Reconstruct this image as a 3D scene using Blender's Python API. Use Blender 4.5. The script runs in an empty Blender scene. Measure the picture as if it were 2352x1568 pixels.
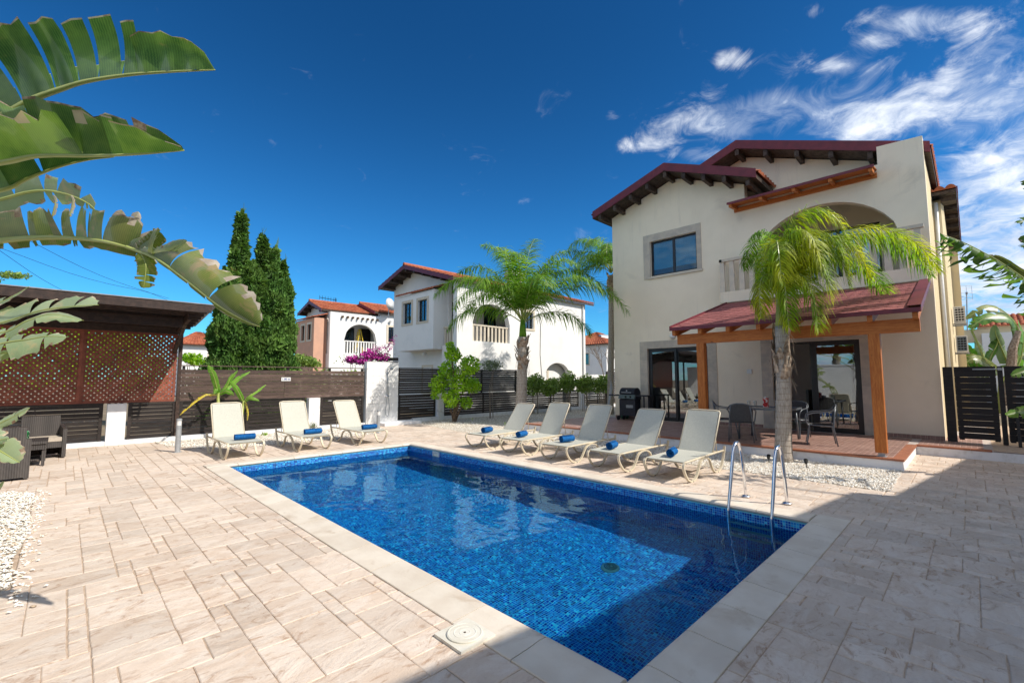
import bpy, bmesh, math, random
import numpy as np
from mathutils import Vector, Matrix, noise
random.seed(7); RN = random.Random(11)
sc = bpy.context.scene
COL = sc.collection
PI = math.pi
V = Vector

# ------------------------------------------------------------------ camera
cam = bpy.data.objects.new('camera', bpy.data.cameras.new('camera')); COL.objects.link(cam)
cam.location = (0, 0, 1.6)
cam.rotation_euler = (math.radians(90 + 4.68), 0, math.radians(-44.6))
cam.data.lens = 15.888; cam.data.sensor_width = 36; cam.data.clip_start = .05; cam.data.clip_end = 3000
sc.camera = cam
# ------------------------------------------------------------------ sun
SUND = V((.38, -.92, .97)).normalized()
sun = bpy.data.objects.new('sun', bpy.data.lights.new('sun', 'SUN')); COL.objects.link(sun)
sun.rotation_euler = SUND.to_track_quat('Z', 'Y').to_euler(); sun.location = (3, -8, 12)
sun.data.energy = 2.5; sun.data.angle = math.radians(.5); sun.data.color = (1, .93, .83)
sun.data.cycles.is_caustics_light = True
# ------------------------------------------------------------------ exposure
sc.view_settings.view_transform = 'Standard'; sc.view_settings.look = 'None'
sc.view_settings.exposure = 1.08; sc.view_settings.gamma = 1; sc.view_settings.use_curve_mapping = False
cy = sc.cycles
cy.use_denoising = True; cy.max_bounces = 8; cy.diffuse_bounces = 4; cy.glossy_bounces = 4; cy.transmission_bounces = 6; cy.transparent_max_bounces = 16
cy.sample_clamp_indirect = 6

# ------------------------------------------------------------------ node helpers
class NG:
    def __init__(s, nt): s.nt = nt
    def n(s, t, **kw):
        nd = s.nt.nodes.new(t)
        for k, v in kw.items(): setattr(nd, k, v)
        return nd
    def set(s, sock, v):
        if hasattr(v, 'is_output') or isinstance(v, bpy.types.NodeSocket): s.nt.links.new(v, sock)
        elif v is not None:
            if isinstance(v, (tuple, list)) and len(v) == 3 and sock.type == 'RGBA': v = (*v, 1)
            sock.default_value = v
    def m(s, op, a, b=None, c=None, clamp=False):
        nd = s.n('ShaderNodeMath', operation=op); nd.use_clamp = clamp
        s.set(nd.inputs[0], a)
        if b is not None: s.set(nd.inputs[1], b)
        if c is not None: s.set(nd.inputs[2], c)
        return nd.outputs[0]
    def dot(s, a, v):
        nd = s.n('ShaderNodeVectorMath', operation='DOT_PRODUCT'); s.set(nd.inputs[0], a); nd.inputs[1].default_value = v
        return nd.outputs['Value']
    def noise(s, vec, scale, detail=4, rough=.55, dist=0):
        nd = s.n('ShaderNodeTexNoise'); s.set(nd.inputs['Vector'], vec)
        nd.inputs['Scale'].default_value = scale; nd.inputs['Detail'].default_value = detail
        nd.inputs['Roughness'].default_value = rough; nd.inputs['Distortion'].default_value = dist
        return nd.outputs['Fac']
    def ramp(s, f, a, b, lo=0., hi=1., smooth=True):
        nd = s.n('ShaderNodeMapRange'); nd.interpolation_type = 'SMOOTHSTEP' if smooth else 'LINEAR'
        s.set(nd.inputs['Value'], f); nd.inputs['From Min'].default_value = a; nd.inputs['From Max'].default_value = b
        nd.inputs['To Min'].default_value = lo; nd.inputs['To Max'].default_value = hi
        return nd.outputs['Result']
    def mix(s, f, a, b, blend='MIX'):
        nd = s.n('ShaderNodeMix', data_type='RGBA', blend_type=blend)
        s.set(nd.inputs['Factor'], f); s.set(nd.inputs['A'], a); s.set(nd.inputs['B'], b)
        return nd.outputs['Result']
    def scalevec(s, vec, sc3):
        nd = s.n('ShaderNodeVectorMath', operation='MULTIPLY'); s.set(nd.inputs[0], vec); nd.inputs[1].default_value = sc3
        return nd.outputs[0]

# ------------------------------------------------------------------ world: sky and clouds
FWD = V((math.cos(math.radians(45.4)), math.sin(math.radians(45.4)), 0)); RGT = V((FWD.y, -FWD.x, 0))
PT = math.radians(4.68)
CF = FWD * math.cos(PT) + V((0, 0, math.sin(PT))); CU = -FWD * math.sin(PT) + V((0, 0, math.cos(PT)))
def ray(x, y):                      # direction of a point measured in the photograph
    return CF * 1038 + RGT * (x - 1176) - CU * (y - 784)
def at(x, y, depth): return V((0, 0, 1.6)) + ray(x, y) / 1038 * depth
world = bpy.data.worlds.new('World'); sc.world = world; world.use_nodes = True
nt = world.node_tree; nt.nodes.clear(); g = NG(nt)
sky = g.n('ShaderNodeTexSky', sky_type='NISHITA'); sky.sun_disc = False
sky.sun_elevation = math.radians(44); sky.sun_rotation = math.radians(157.6); sky.air_density = 1.0; sky.dust_density = .3; sky.ozone_density = 3.
tc = g.n('ShaderNodeTexCoord'); D = tc.outputs['Generated']
hs = g.n('ShaderNodeHueSaturation'); hs.inputs['Saturation'].default_value = 1.25; g.set(hs.inputs['Color'], sky.outputs[0])
dz = g.dot(D, (0, 0, 1))
skyc = g.mix(1.0, hs.outputs[0], (.24, .68, .90), 'MULTIPLY')
# pull the zenith deeper and keep the horizon cyan, as a polarising filter does over the whole sky
gain = g.ramp(dz, .0, .68, .60, .34)
mg = g.n('ShaderNodeVectorMath', operation='SCALE'); g.set(mg.inputs[0], skyc); g.set(mg.inputs['Scale'], gain)
skyc = mg.outputs[0]
den = g.m('ADD', g.m('MAXIMUM', dz, 0), .22)
inv = g.m('DIVIDE', 1.0, den)
sv = g.n('ShaderNodeVectorMath', operation='SCALE'); g.set(sv.inputs[0], D); g.set(sv.inputs['Scale'], inv)
flat = g.scalevec(sv.outputs[0], (1.0, 1.0, .25))
n1 = g.noise(flat, 3.4, 9, .62, .5); n2 = g.noise(flat, 9.5, 8, .64, .8)
nsum = g.m('ADD', g.m('MULTIPLY', n1, .5), g.m('MULTIPLY', n2, .5))
blobs = [(2120, 240, 200, 58, .95), (1960, 290, 90, 40, .9), (2280, 130, 100, 105, .62), (1930, 150, 85, 22, 1.0), (2110, 45, 120, 26, 1.0), (2010, 95, 70, 18, .9), (1590, 265, 95, 38, 1.0),
         (1770, 240, 95, 34, .95), (1480, 332, 55, 20, .8), (1600, 355, 90, 18, .8), (1690, 140, 45, 24, .85), (1405, 260, 24, 14, .6), (1680, 300, 90, 20, .7), (2300, 500, 230, 130, 1.0), (2330, 660, 260, 90, .95),
         (1860, 25, 40, 18, .42), (1205, 458, 30, 12, .3), (1350, 545, 70, 22, .42), (2280, 400, 120, 40, .5), (1385, 700, 60, 26, .35), (690, 170, 70, 24, .14), (2550, 300, 200, 160, .8), (2600, 600, 260, 160, 1.0)]
tot = None
for (bx, by, rx, ry, wt) in blobs:
    c = ray(bx, by).normalized(); L = ray(bx, by).length
    R = RGT.copy(); U = c.cross(R).normalized() * -1
    R = U.cross(c).normalized()
    a, b = rx / L * .95, ry / L * 1.05
    u = g.m('DIVIDE', g.m('SUBTRACT', g.dot(D, tuple(R)), c.dot(R)), a); v = g.m('DIVIDE', g.m('SUBTRACT', g.dot(D, tuple(U)), c.dot(U)), b)
    e = g.m('MULTIPLY', g.m('EXPONENT', g.m('MULTIPLY', g.m('ADD', g.m('MULTIPLY', u, u), g.m('MULTIPLY', v, v)), -1)), wt)
    front = g.m('GREATER_THAN', g.dot(D, tuple(c)), 0)
    e = g.m('MULTIPLY', e, front)
    tot = e if tot is None else g.m('ADD', tot, e)
bdir = (RGT * .70 - FWD * .62 + V((0, 0, .35))).normalized()          # unseen cloud cover added to the right and behind as neutral fill
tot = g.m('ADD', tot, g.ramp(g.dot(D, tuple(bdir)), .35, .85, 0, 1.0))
tot = g.m('ADD', tot, g.ramp(g.dot(D, tuple((-FWD + V((0, 0, .25))).normalized())), -.05, .5, 0, 1.))  # more unseen cloud added behind the camera, to brighten the shaded walls
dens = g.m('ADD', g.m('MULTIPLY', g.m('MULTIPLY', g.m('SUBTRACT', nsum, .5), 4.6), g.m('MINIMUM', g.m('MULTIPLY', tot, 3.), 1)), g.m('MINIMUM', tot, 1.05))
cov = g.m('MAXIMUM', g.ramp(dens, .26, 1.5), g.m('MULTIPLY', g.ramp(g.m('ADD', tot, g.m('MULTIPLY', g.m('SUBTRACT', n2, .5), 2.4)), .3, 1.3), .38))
lum = g.ramp(g.noise(flat, 3.3, 6, .6, .3), .36, .66, .5, 1.05)
low = g.ramp(dz, .05, .42, .62, 1.08)
lum = g.m('MULTIPLY', lum, low)
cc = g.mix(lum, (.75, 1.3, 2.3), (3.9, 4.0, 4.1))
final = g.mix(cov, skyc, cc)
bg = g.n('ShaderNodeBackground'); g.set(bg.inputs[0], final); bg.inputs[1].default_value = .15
wo = g.n('ShaderNodeOutputWorld'); nt.links.new(bg.outputs[0], wo.inputs[0])

# ------------------------------------------------------------------ materials
def newmat(name):
    m = bpy.data.materials.new(name); m.use_nodes = True
    nt = m.node_tree; return m, NG(nt), nt.nodes['Principled BSDF']
def pos(g): return g.n('ShaderNodeNewGeometry').outputs['Position']
def mat(name, c1, c2=None, scale=4., rough=.7, bump=0., bscale=60., metal=0., spec=.3, contrast=(.35, .65), obj_var=0., stretch=None, detail=5, island=0., coat=0., bdist=.01, stain=None):
    m, g, b = newmat(name)
    p = pos(g)
    if stretch: p = g.scalevec(p, stretch)
    col = c1
    if c2 is not None: col = g.mix(g.ramp(g.noise(p, scale, detail), *contrast), c1, c2)
    if stain:
        sc3, s_scale, lo, hi = stain
        col = g.mix(g.ramp(g.noise(pos(g), s_scale, 6, .6, .5), lo, hi), col, sc3)
    if obj_var or island:
        r = g.n('ShaderNodeObjectInfo').outputs['Random'] if obj_var else g.n('ShaderNodeNewGeometry').outputs['Random Per Island']
        a = obj_var or island
        hs = g.n('ShaderNodeHueSaturation'); g.set(hs.inputs['Color'], col); g.set(hs.inputs['Value'], g.ramp(r, 0, 1, 1 - a, 1 + a, False)); col = hs.outputs[0]
    g.set(b.inputs['Base Color'], col)
    b.inputs['Roughness'].default_value = rough; b.inputs['Metallic'].default_value = metal
    b.inputs['Specular IOR Level'].default_value = spec; b.inputs['Coat Weight'].default_value = coat
    if bump:
        bn = g.n('ShaderNodeBump'); bn.inputs['Strength'].default_value = bump; bn.inputs['Distance'].default_value = bdist
        g.set(bn.inputs['Height'], g.noise(p, bscale, 4)); g.nt.links.new(bn.outputs[0], b.inputs['Normal'])
    return m
MAT = {}
MAT['stucco'] = mat('stucco_cream', (.88, .775, .61), (.84, .735, .575), 1.3, .9, .6, 70, spec=.1, bdist=.006, stain=((.56, .49, .39), .8, .60, .82))
def streaks():                        # faint rain streaks and dust on the render
    nt = MAT['stucco'].node_tree; g = NG(nt); b = nt.nodes['Principled BSDF']; src = b.inputs['Base Color'].links[0].from_socket
    n = g.noise(g.scalevec(pos(g), (5, 5, .35)), 2.2, 6, .6, .3); n2 = g.noise(pos(g), .7, 3)
    c = g.mix(g.m('MULTIPLY', g.m('MULTIPLY', g.ramp(n, .52, .70), g.ramp(n2, .45, .65)), .22), src, (.52, .46, .38))
    z = g.dot(pos(g), (0, 0, 1)); base = g.m('MULTIPLY', g.ramp(g.m('ADD', z, g.m('MULTIPLY', g.noise(pos(g), 3, 4), .5)), .35, .85, 1, 0), .22)
    g.set(b.inputs['Base Color'], g.mix(base, c, (.50, .40, .32)))
streaks()
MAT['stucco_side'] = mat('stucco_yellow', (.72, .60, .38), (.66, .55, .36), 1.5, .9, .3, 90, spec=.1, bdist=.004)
MAT['white'] = mat('white_render', (.80, .79, .77), (.70, .70, .69), 1.2, .85, .3, 60, spec=.15, bdist=.004, contrast=(.45, .8), stain=((.55, .53, .50), 2.2, .66, .82))
MAT['kerbwhite'] = mat('white_kerb_paint', (.78, .78, .80), (.60, .59, .58), 5, .8, .3, 50, spec=.2, bdist=.004, contrast=(.5, .75))
MAT['peach'] = mat('peach_render', (.62, .36, .25), (.56, .33, .24), 2, .9, .3, 60, spec=.1, bdist=.004)
MAT['stone'] = mat('stone_surround', (.56, .49, .40), (.46, .41, .35), 5, .8, .4, 70, spec=.2, bdist=.003, obj_var=.07)
MAT['lightstone'] = mat('pale_stone_trim', (.66, .58, .46), (.58, .52, .43), 5, .8, .3, 70, spec=.2, bdist=.003, obj_var=.06)
MAT['fascia'] = mat('maroon_fascia', (.16, .022, .035), (.12, .018, .03), 6, .45, .1, 40, spec=.4)
MAT['darkwood'] = mat('dark_stained_wood', (.030, .018, .014), (.055, .032, .024), 4, .55, .5, 40, spec=.35, stretch=(3, 3, 3), obj_var=.25)
MAT['purlin'] = mat('weathered_dark_wood', (.035, .022, .017), (.085, .06, .045), 9, .6, .5, 40, spec=.3, obj_var=.2)
MAT['fenceup'] = mat('brown_stained_slats', (.115, .075, .060), (.058, .038, .031), 3.0, .5, .5, 30, spec=.4, stretch=(1.2, 14, 14), obj_var=.3, contrast=(.3, .7), bdist=.006, stain=((.17, .12, .10), 1.6, .58, .8))
MAT['fencelow'] = mat('black_stained_slats', (.018, .014, .013), (.034, .026, .023), 3.0, .5, .5, 30, spec=.35, stretch=(1.2, 14, 14), obj_var=.3, bdist=.006)
MAT['gatewood'] = mat('black_gate_wood', (.010, .009, .010), (.020, .016, .016), 3.0, .5, .4, 30, spec=.35, stretch=(14, 1.2, 14), obj_var=.3, bdist=.005)
MAT['lattice'] = mat('red_brown_lattice', (.27, .085, .052), (.20, .06, .038), 6, .6, .3, 40, spec=.3, obj_var=.2)
MAT['terracotta'] = mat('terracotta_tile', (.42, .135, .065), (.30, .085, .045), 2.2, .75, .3, 30, spec=.2, stain=((.52, .25, .15), 5, .55, .75))
MAT['sling'] = mat('woven_sling_fabric', (.50, .50, .43), (.44, .44, .38), 40, .7, .0, spec=.2, obj_var=.05)
MAT['frame'] = mat('cream_metal_frame', (.66, .58, .43), (.60, .53, .40), 8, .4, spec=.45)
MAT['towel'] = mat('blue_towel', (.012, .085, .27), (.018, .13, .36), 30, .95, 1.0, 140, spec=.05, bdist=.006, obj_var=.1)
MAT['rubber'] = mat('black_rubber', (.015, .015, .015), rough=.8)
MAT['blackframe'] = mat('black_aluminium', (.012, .012, .014), (.02, .02, .022), 5, .35, spec=.45)
MAT['greymetal'] = mat('grey_painted_metal', (.12, .14, .16), (.16, .18, .20), 12, .35, spec=.5, metal=.3)
MAT['greysteel'] = mat('pale_grey_metal', (.42, .44, .46), (.36, .38, .40), 9, .45, spec=.5, metal=.4, bump=.05)
MAT['chrome'] = mat('polished_steel', (.82, .82, .84), rough=.10, metal=1., spec=.5)
MAT['darkmesh'] = mat('charcoal_mesh', (.05, .05, .052), (.075, .075, .08), 60, .7)
MAT['bbqblack'] = mat('black_enamel', (.012, .015, .022), (.018, .02, .03), 8, .5, spec=.35)
MAT['bbqsteel'] = mat('dull_steel_panel', (.22, .26, .30), (.17, .2, .24), 14, .3, metal=.7)
MAT['plaster'] = mat('interior_plaster', (.86, .84, .80), (.82, .80, .76), 2, .9)
MAT['intfloor'] = mat('interior_floor_tile', (.52, .47, .40), (.46, .42, .36), 1.5, .3)
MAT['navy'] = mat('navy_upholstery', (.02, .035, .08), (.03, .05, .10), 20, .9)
MAT['leather'] = mat('black_leather', (.015, .015, .016), rough=.35, spec=.5)
MAT['blind'] = mat('white_roller_blind', (.50, .72, .78), (.46, .68, .75), 4, .8)
MAT['plastic'] = mat('white_plastic', (.75, .75, .73), (.68, .68, .66), 6, .4, spec=.4)
MAT['creamplastic'] = mat('cream_plastic', (.74, .71, .62), (.66, .62, .52), 9, .45, spec=.4, bump=.1)
MAT['deckbase'] = mat('joint_mortar', (.56, .43, .32), (.44, .33, .24), 12, .95, .5, 90)
MAT['soil'] = mat('dry_earth', (.24, .18, .12), (.17, .14, .09), .6, 1., .6, 10)
MAT['grout'] = mat('pale_grout', (.24, .66, .78), (.20, .60, .72), 9, .7)
MAT['gravelbase'] = mat('mottled_gravel_bed', (.72, .66, .56), (.46, .40, .33), 55, .95, 1.0, 60, bdist=.02, contrast=(.3, .6))  # beige and brown mottling of the bed under the pebbles
MAT['trunkdark'] = mat('brown_bark', (.16, .11, .07), (.08, .055, .04), 12, .9, .8, 30)
MAT['yellow'] = mat('yellow_fibreglass', (.75, .55, .05), rough=.5)
MAT['red'] = mat('red_label', (.55, .02, .02), (.7, .6, .55), 22, .4, contrast=(.52, .56))
MAT['cangreen'] = mat('green_can', (.02, .17, .05), (.5, .55, .5), 34, .25, metal=.6, contrast=(.55, .6))
MAT['cushion'] = mat('beige_cushion', (.50, .43, .35), (.44, .38, .31), 20, .9)
MAT['signblue'] = mat('sign_blue_paint', (.01, .03, .22), rough=.5)
MAT['greenhose'] = mat('green_plastic', (.01, .09, .05), rough=.5)
MAT['antenna'] = mat('aerial_metal', (.45, .45, .47), rough=.4, metal=.7)
MAT['petal'] = mat('magenta_bracts', (.55, .05, .34), (.36, .03, .24), 30, .8, island=.4)
MAT['twig'] = mat('grey_twig', (.30, .25, .20), (.2, .16, .13), 10, .9)
MAT['roofsheet'] = mat('grey_roof_sheet', (.22, .22, .23), (.3, .3, .3), 5, .7)

def slabmat(name, light, base, brown, obj=True):
    m, g, b = newmat(name); p = pos(g)
    r = g.n('ShaderNodeObjectInfo').outputs['Random'] if obj else g.n('ShaderNodeNewGeometry').outputs['Random Per Island']
    off = g.n('ShaderNodeVectorMath', operation='ADD'); g.set(off.inputs[0], p); cmb = g.n('ShaderNodeCombineXYZ'); g.set(cmb.inputs[2], g.m('MULTIPLY', r, 40.)); g.set(off.inputs[1], cmb.outputs[0])
    q = off.outputs[0]
    st = g.scalevec(q, (1.0, 1.7, 1))
    a = g.noise(st, 2.6, 8, .68, 1.2)
    c = g.mix(g.ramp(a, .36, .62), light, base)
    c = g.mix(g.m('MULTIPLY', g.ramp(g.noise(st, 3.4, 9, .72, 2.2), .52, .66), .85), c, brown)
    lines = g.noise(g.scalevec(q, (.8, 9, 1)), 3.2, 7, .7, 1.5)
    c = g.mix(g.m('MULTIPLY', g.ramp(lines, .58, .70), .22), c, brown)
    c = g.mix(g.m('MULTIPLY', g.ramp(g.noise(p, 45, 3), .5, .8), .25), c, brown)
    c = g.mix(g.ramp(g.noise(p, .8, 5), .42, .68, 0, .5), c, light)
    c = g.mix(g.m('MULTIPLY', g.ramp(g.noise(p, 1.7, 7, .65, .8), .60, .74), .38), c, (.36, .29, .22)); hs = g.n('ShaderNodeHueSaturation'); g.set(hs.inputs['Color'], c); g.set(hs.inputs['Value'], g.ramp(r, 0, 1, .88, 1.08, False)); 
    g.set(b.inputs['Base Color'], hs.outputs[0]); b.inputs['Roughness'].default_value = .8; b.inputs['Specular IOR Level'].default_value = .2
    # slate relief: ledges plus grain
    h = g.m('ADD', g.m('MULTIPLY', g.noise(st, 2.2, 6, .6, 1.6), 1.0), g.m('MULTIPLY', g.noise(q, 60, 4), .12))
    bn = g.n('ShaderNodeBump'); bn.inputs['Strength'].default_value = .55; bn.inputs['Distance'].default_value = .03
    g.set(bn.inputs['Height'], h); g.nt.links.new(bn.outputs[0], b.inputs['Normal'])
    return m
MAT['slab'] = slabmat('stamped_slate_slab', (.68, .585, .495), (.60, .48, .38), (.40, .265, .18))
MAT['slabfar'] = slabmat('stamped_slate_slab_far', (.68, .585, .495), (.60, .48, .38), (.40, .265, .18), False)
MAT['coping'] = mat('cast_coping_stone', (.71, .64, .54), (.64, .56, .46), 3.0, .7, .3, 50, spec=.25, obj_var=.05, stain=((.56, .47, .37), 2.6, .57, .70), bdist=.004)
MAT['patiotile'] = mat('patio_tile', (.34, .215, .175), (.27, .16, .13), 7, .5, .4, 40, spec=.35, obj_var=.10, bdist=.004)
MAT['patiotilefar'] = mat('patio_tile_far', (.34, .215, .175), (.27, .16, .13), 7, .5, .4, 40, spec=.35, island=.10)
MAT['patioedge'] = mat('terracotta_edging', (.40, .16, .085), (.32, .12, .07), 6, .5, .2, 30, spec=.35)
MAT['patiogrout'] = mat('patio_grout', (.50, .44, .40), (.44, .38, .35), 8, .9)
def tilebrick():                     # fine relief of small bricks printed on the patio tiles
    for k in ('patiotile', 'patiotilefar'):
        nt = MAT[k].node_tree; g = NG(nt); b = nt.nodes['Principled BSDF']
        br = g.n('ShaderNodeTexBrick'); br.inputs['Scale'].default_value = 1.; br.inputs['Brick Width'].default_value = .166; br.inputs['Row Height'].default_value = .083
        br.inputs['Mortar Size'].default_value = .004; br.inputs['Color1'].default_value = (1, 1, 1, 1); br.inputs['Color2'].default_value = (.86, .84, .84, 1); br.inputs['Mortar'].default_value = (1.5, 1.55, 1.6, 1)
        g.set(br.inputs['Vector'], pos(g))
        src = b.inputs['Base Color'].links[0].from_socket
        g.set(b.inputs['Base Color'], g.mix(1., src, br.outputs['Color'], 'MULTIPLY'))
tilebrick()

def slingweave():
    nt = MAT['sling'].node_tree; g = NG(nt); b = nt.nodes['Principled BSDF']
    tco = g.n('ShaderNodeTexCoord').outputs['Object']
    w1 = g.n('ShaderNodeTexWave'); w1.bands_direction = 'X'; w1.inputs['Scale'].default_value = 42; g.set(w1.inputs['Vector'], tco)
    w2 = g.n('ShaderNodeTexWave'); w2.bands_direction = 'Y'; w2.inputs['Scale'].default_value = 42; g.set(w2.inputs['Vector'], tco)
    h = g.m('MULTIPLY', w1.outputs['Fac'], w2.outputs['Fac'])
    src = b.inputs['Base Color'].links[0].from_socket
    g.set(b.inputs['Base Color'], g.mix(g.ramp(h, .0, .5, 0, .55), src, (.60, .59, .52)))
    bn = g.n('ShaderNodeBump'); bn.inputs['Strength'].default_value = .5; bn.inputs['Distance'].default_value = .002; g.set(bn.inputs['Height'], h); nt.links.new(bn.outputs[0], b.inputs['Normal'])
slingweave()

def pinewood(name, stretch, kst):
    m, g, b = newmat(name); p = pos(g)
    n = g.noise(g.scalevec(p, stretch), 4, 9, .62, .8); n2 = g.noise(g.scalevec(p, tuple(x * 5 for x in stretch)), 4, 4, .5)
    c = g.mix(g.ramp(g.m('ADD', g.m('MULTIPLY', n, .6), g.m('MULTIPLY', n2, .4)), .38, .62), (.56, .20, .05), (.38, .105, .026))
    vo = g.n('ShaderNodeTexVoronoi'); vo.inputs['Scale'].default_value = 2.6; g.set(vo.inputs['Vector'], g.scalevec(p, kst))
    k = g.ramp(vo.outputs['Distance'], .025, .085, 1, 0)
    c = g.mix(k, c, (.09, .025, .01))
    g.set(b.inputs['Base Color'], c); b.inputs['Roughness'].default_value = .5; b.inputs['Specular IOR Level'].default_value = .2
    return m
MAT['pine'] = pinewood('varnished_pine', (12, .7, 12), (1.9, .8, 1.9)); MAT['pinepost'] = pinewood('varnished_pine_post', (12, 12, .7), (1.9, 1.9, .9))
def shinglemat(name, per):
    m, g, b = newmat(name); p = pos(g)
    r = g.n('ShaderNodeObjectInfo').outputs['Random'] if per else g.n('ShaderNodeNewGeometry').outputs['Random Per Island']
    c = g.mix(g.ramp(g.noise(p, 5, 6), .35, .7), (.33, .105, .10), (.25, .075, .07))
    c = g.mix(g.ramp(g.noise(p, 160, 2), .5, .65, 0, .5), c, (.48, .22, .20))
    hs = g.n('ShaderNodeHueSaturation'); g.set(hs.inputs['Color'], c); g.set(hs.inputs['Value'], g.ramp(r, 0, 1, .78, 1.2, False))
    g.set(b.inputs['Base Color'], hs.outputs[0]); b.inputs['Roughness'].default_value = .9
    bn = g.n('ShaderNodeBump'); bn.inputs['Strength'].default_value = .6; bn.inputs['Distance'].default_value = .004; g.set(bn.inputs['Height'], g.noise(p, 200, 2)); g.nt.links.new(bn.outputs[0], b.inputs['Normal'])
    return m
MAT['shingle'] = shinglemat('bitumen_shingle', True); MAT['shinglefar'] = shinglemat('bitumen_shingle_far', False)

def leafmat(name, c1, c2, trans=.45, rough=.45, scale=3., island=.25, veins=0., back=None, gloss=.10, stain=None):
    m = bpy.data.materials.new(name); m.use_nodes = True; nt = m.node_tree; nt.nodes.clear(); g = NG(nt)
    p = pos(g); col = g.mix(g.ramp(g.noise(p, scale, 5), .35, .65), c1, c2)
    if stain: col = g.mix(g.ramp(g.noise(p, stain[1], 6, .6, .5), stain[2], stain[3]), col, stain[0])
    if veins:
        uv = g.n('ShaderNodeTexCoord').outputs['UV']; w = g.n('ShaderNodeTexWave'); w.bands_direction = 'X'; w.inputs['Scale'].default_value = veins; w.inputs['Distortion'].default_value = 2.5; w.inputs['Detail'].default_value = 2
        g.set(w.inputs['Vector'], uv); col = g.mix(g.m('MULTIPLY', g.ramp(w.outputs['Fac'],   .2, .9), .2), col, tuple(min(1, x * 1.9) for x in c2))
    r = g.n('ShaderNodeNewGeometry').outputs['Random Per Island']
    hs = g.n('ShaderNodeHueSaturation'); g.set(hs.inputs['Color'], col); g.set(hs.inputs['Value'], g.ramp(r, 0, 1, 1 - island, 1 + island, False)); col = hs.outputs[0]
    d = g.n('ShaderNodeBsdfDiffuse'); g.set(d.inputs[0], col)
    t = g.n('ShaderNodeBsdfTranslucent'); tcol = g.mix(1., col, (1.35, 1.35, .55), 'MULTIPLY'); g.set(t.inputs[0], tcol)
    mx = g.n('ShaderNodeMixShader'); mx.inputs[0].default_value = trans; nt.links.new(d.outputs[0], mx.inputs[1]); nt.links.new(t.outputs[0], mx.inputs[2])
    gl = g.n('ShaderNodeBsdfGlossy'); gl.inputs['Roughness'].default_value = rough; gl.inputs[0].default_value = (1, 1, 1, 1)
    lw = g.n('ShaderNodeLayerWeight'); lw.inputs[0].default_value = .3
    mx2 = g.n('ShaderNodeMixShader'); g.set(mx2.inputs[0], g.m('MULTIPLY', g.m('ADD', lw.outputs['Fresnel'], .12), gloss)); nt.links.new(mx.outputs[0], mx2.inputs[1]); nt.links.new(gl.outputs[0], mx2.inputs[2])
    o = g.n('ShaderNodeOutputMaterial'); nt.links.new(mx2.outputs[0], o.inputs[0]); return m
MAT['bigleaf'] = leafmat('paddle_leaf', (.05, .135, .03), (.15, .26, .06), .5, .4, 4.5, .3, 26, stain=((.30, .25, .09), 5.5, .62, .76), gloss=.07)
MAT['bigleafold'] = leafmat('old_paddle_leaf', (.11, .16, .03), (.22, .24, .06), .5, .4, 5, .3, 26, stain=((.32, .22, .12), 7, .55, .68))
MAT['palepad'] = leafmat('pale_paddle_leaf', (.24, .32, .19), (.31, .38, .24), .38, .45, 3, .18, 30, stain=((.42, .37, .22), 4.5, .56, .7))
MAT['deadleaf'] = leafmat('withered_leaf_edge', (.60, .52, .42), (.24, .15, .10), .3, .8, 14, .25, gloss=.03)
MAT['greydead'] = leafmat('grey_withered_leaf', (.42, .38, .34), (.27, .22, .18), .3, .8, 8, .2, 20, gloss=.03)
MAT['yellowleaf'] = leafmat('yellow_banana_leaf', (.72, .50, .03), (.80, .58, .06), .4, .5, 5, .1, 16)
MAT['banana'] = leafmat('young_banana_leaf', (.13, .34, .03), (.22, .45, .06), .5, .4, 4, .2, 20)
MAT['midrib'] = leafmat('leaf_midrib', (.36, .42, .11), (.42, .46, .14), .2, .4, 6, .05)
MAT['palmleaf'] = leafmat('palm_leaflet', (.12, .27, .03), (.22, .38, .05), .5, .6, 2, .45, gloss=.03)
MAT['palmyellow'] = leafmat('yellowish_palm_leaflet', (.20, .34, .02), (.46, .48, .03), .52, .6, 1.7, .45, gloss=.03)  # a yellower green leaflet than the plain palm one
MAT['cypress'] = leafmat('cypress_spray', (.072, .165, .033), (.125, .225, .045), .2, .8, 2.0, .45, gloss=.03, stain=((.13, .12, .03), 3.2, .6, .75))
MAT['lemon'] = leafmat('citrus_leaf', (.22, .44, .02), (.36, .56, .03), .45, .35, 3, .35)
MAT['hedge'] = leafmat('hedge_leaf', (.17, .29, .05), (.27, .38, .09), .35, .5, 3, .4)
MAT['sage'] = leafmat('grey_green_leaf', (.17, .22, .14), (.24, .28, .18), .3, .7, 5, .3)

def trunkmat():
    m, g, b = newmat('ringed_palm_trunk'); p = pos(g)
    z = g.dot(p, (0, 0, 1))
    wob = g.m('MULTIPLY', g.noise(p, 4, 3), .08)
    zz = g.m('ADD', z, wob)
    fr = g.m('FRACT', g.m('MULTIPLY', zz, 9.0))
    ring = g.ramp(fr, .0, .14, 1, 0)
    st = g.scalevec(p, (14, 14, 2))
    c = g.mix(g.ramp(g.noise(st, 4, 7, .6), .3, .7), (.50, .45, .39), (.31, .265, .225))
    c = g.mix(g.m('MULTIPLY', ring, .5), c, (.20, .15, .11))
    c = g.mix(g.ramp(g.noise(p, 9, 4), .63, .73, 0, .7), c, (.12, .06, .04))
    g.set(b.inputs['Base Color'], c); b.inputs['Roughness'].default_value = .9; b.inputs['Specular IOR Level'].default_value = .1
    bn = g.n('ShaderNodeBump'); bn.inputs['Strength'].default_value = .8; bn.inputs['Distance'].default_value = .012
    g.set(bn.inputs['Height'], g.m('SUBTRACT', g.noise(st, 6, 5), g.m('MULTIPLY', ring, .8))); g.nt.links.new(bn.outputs[0], b.inputs['Normal']); return m
MAT['palmtrunk'] = trunkmat()
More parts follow.
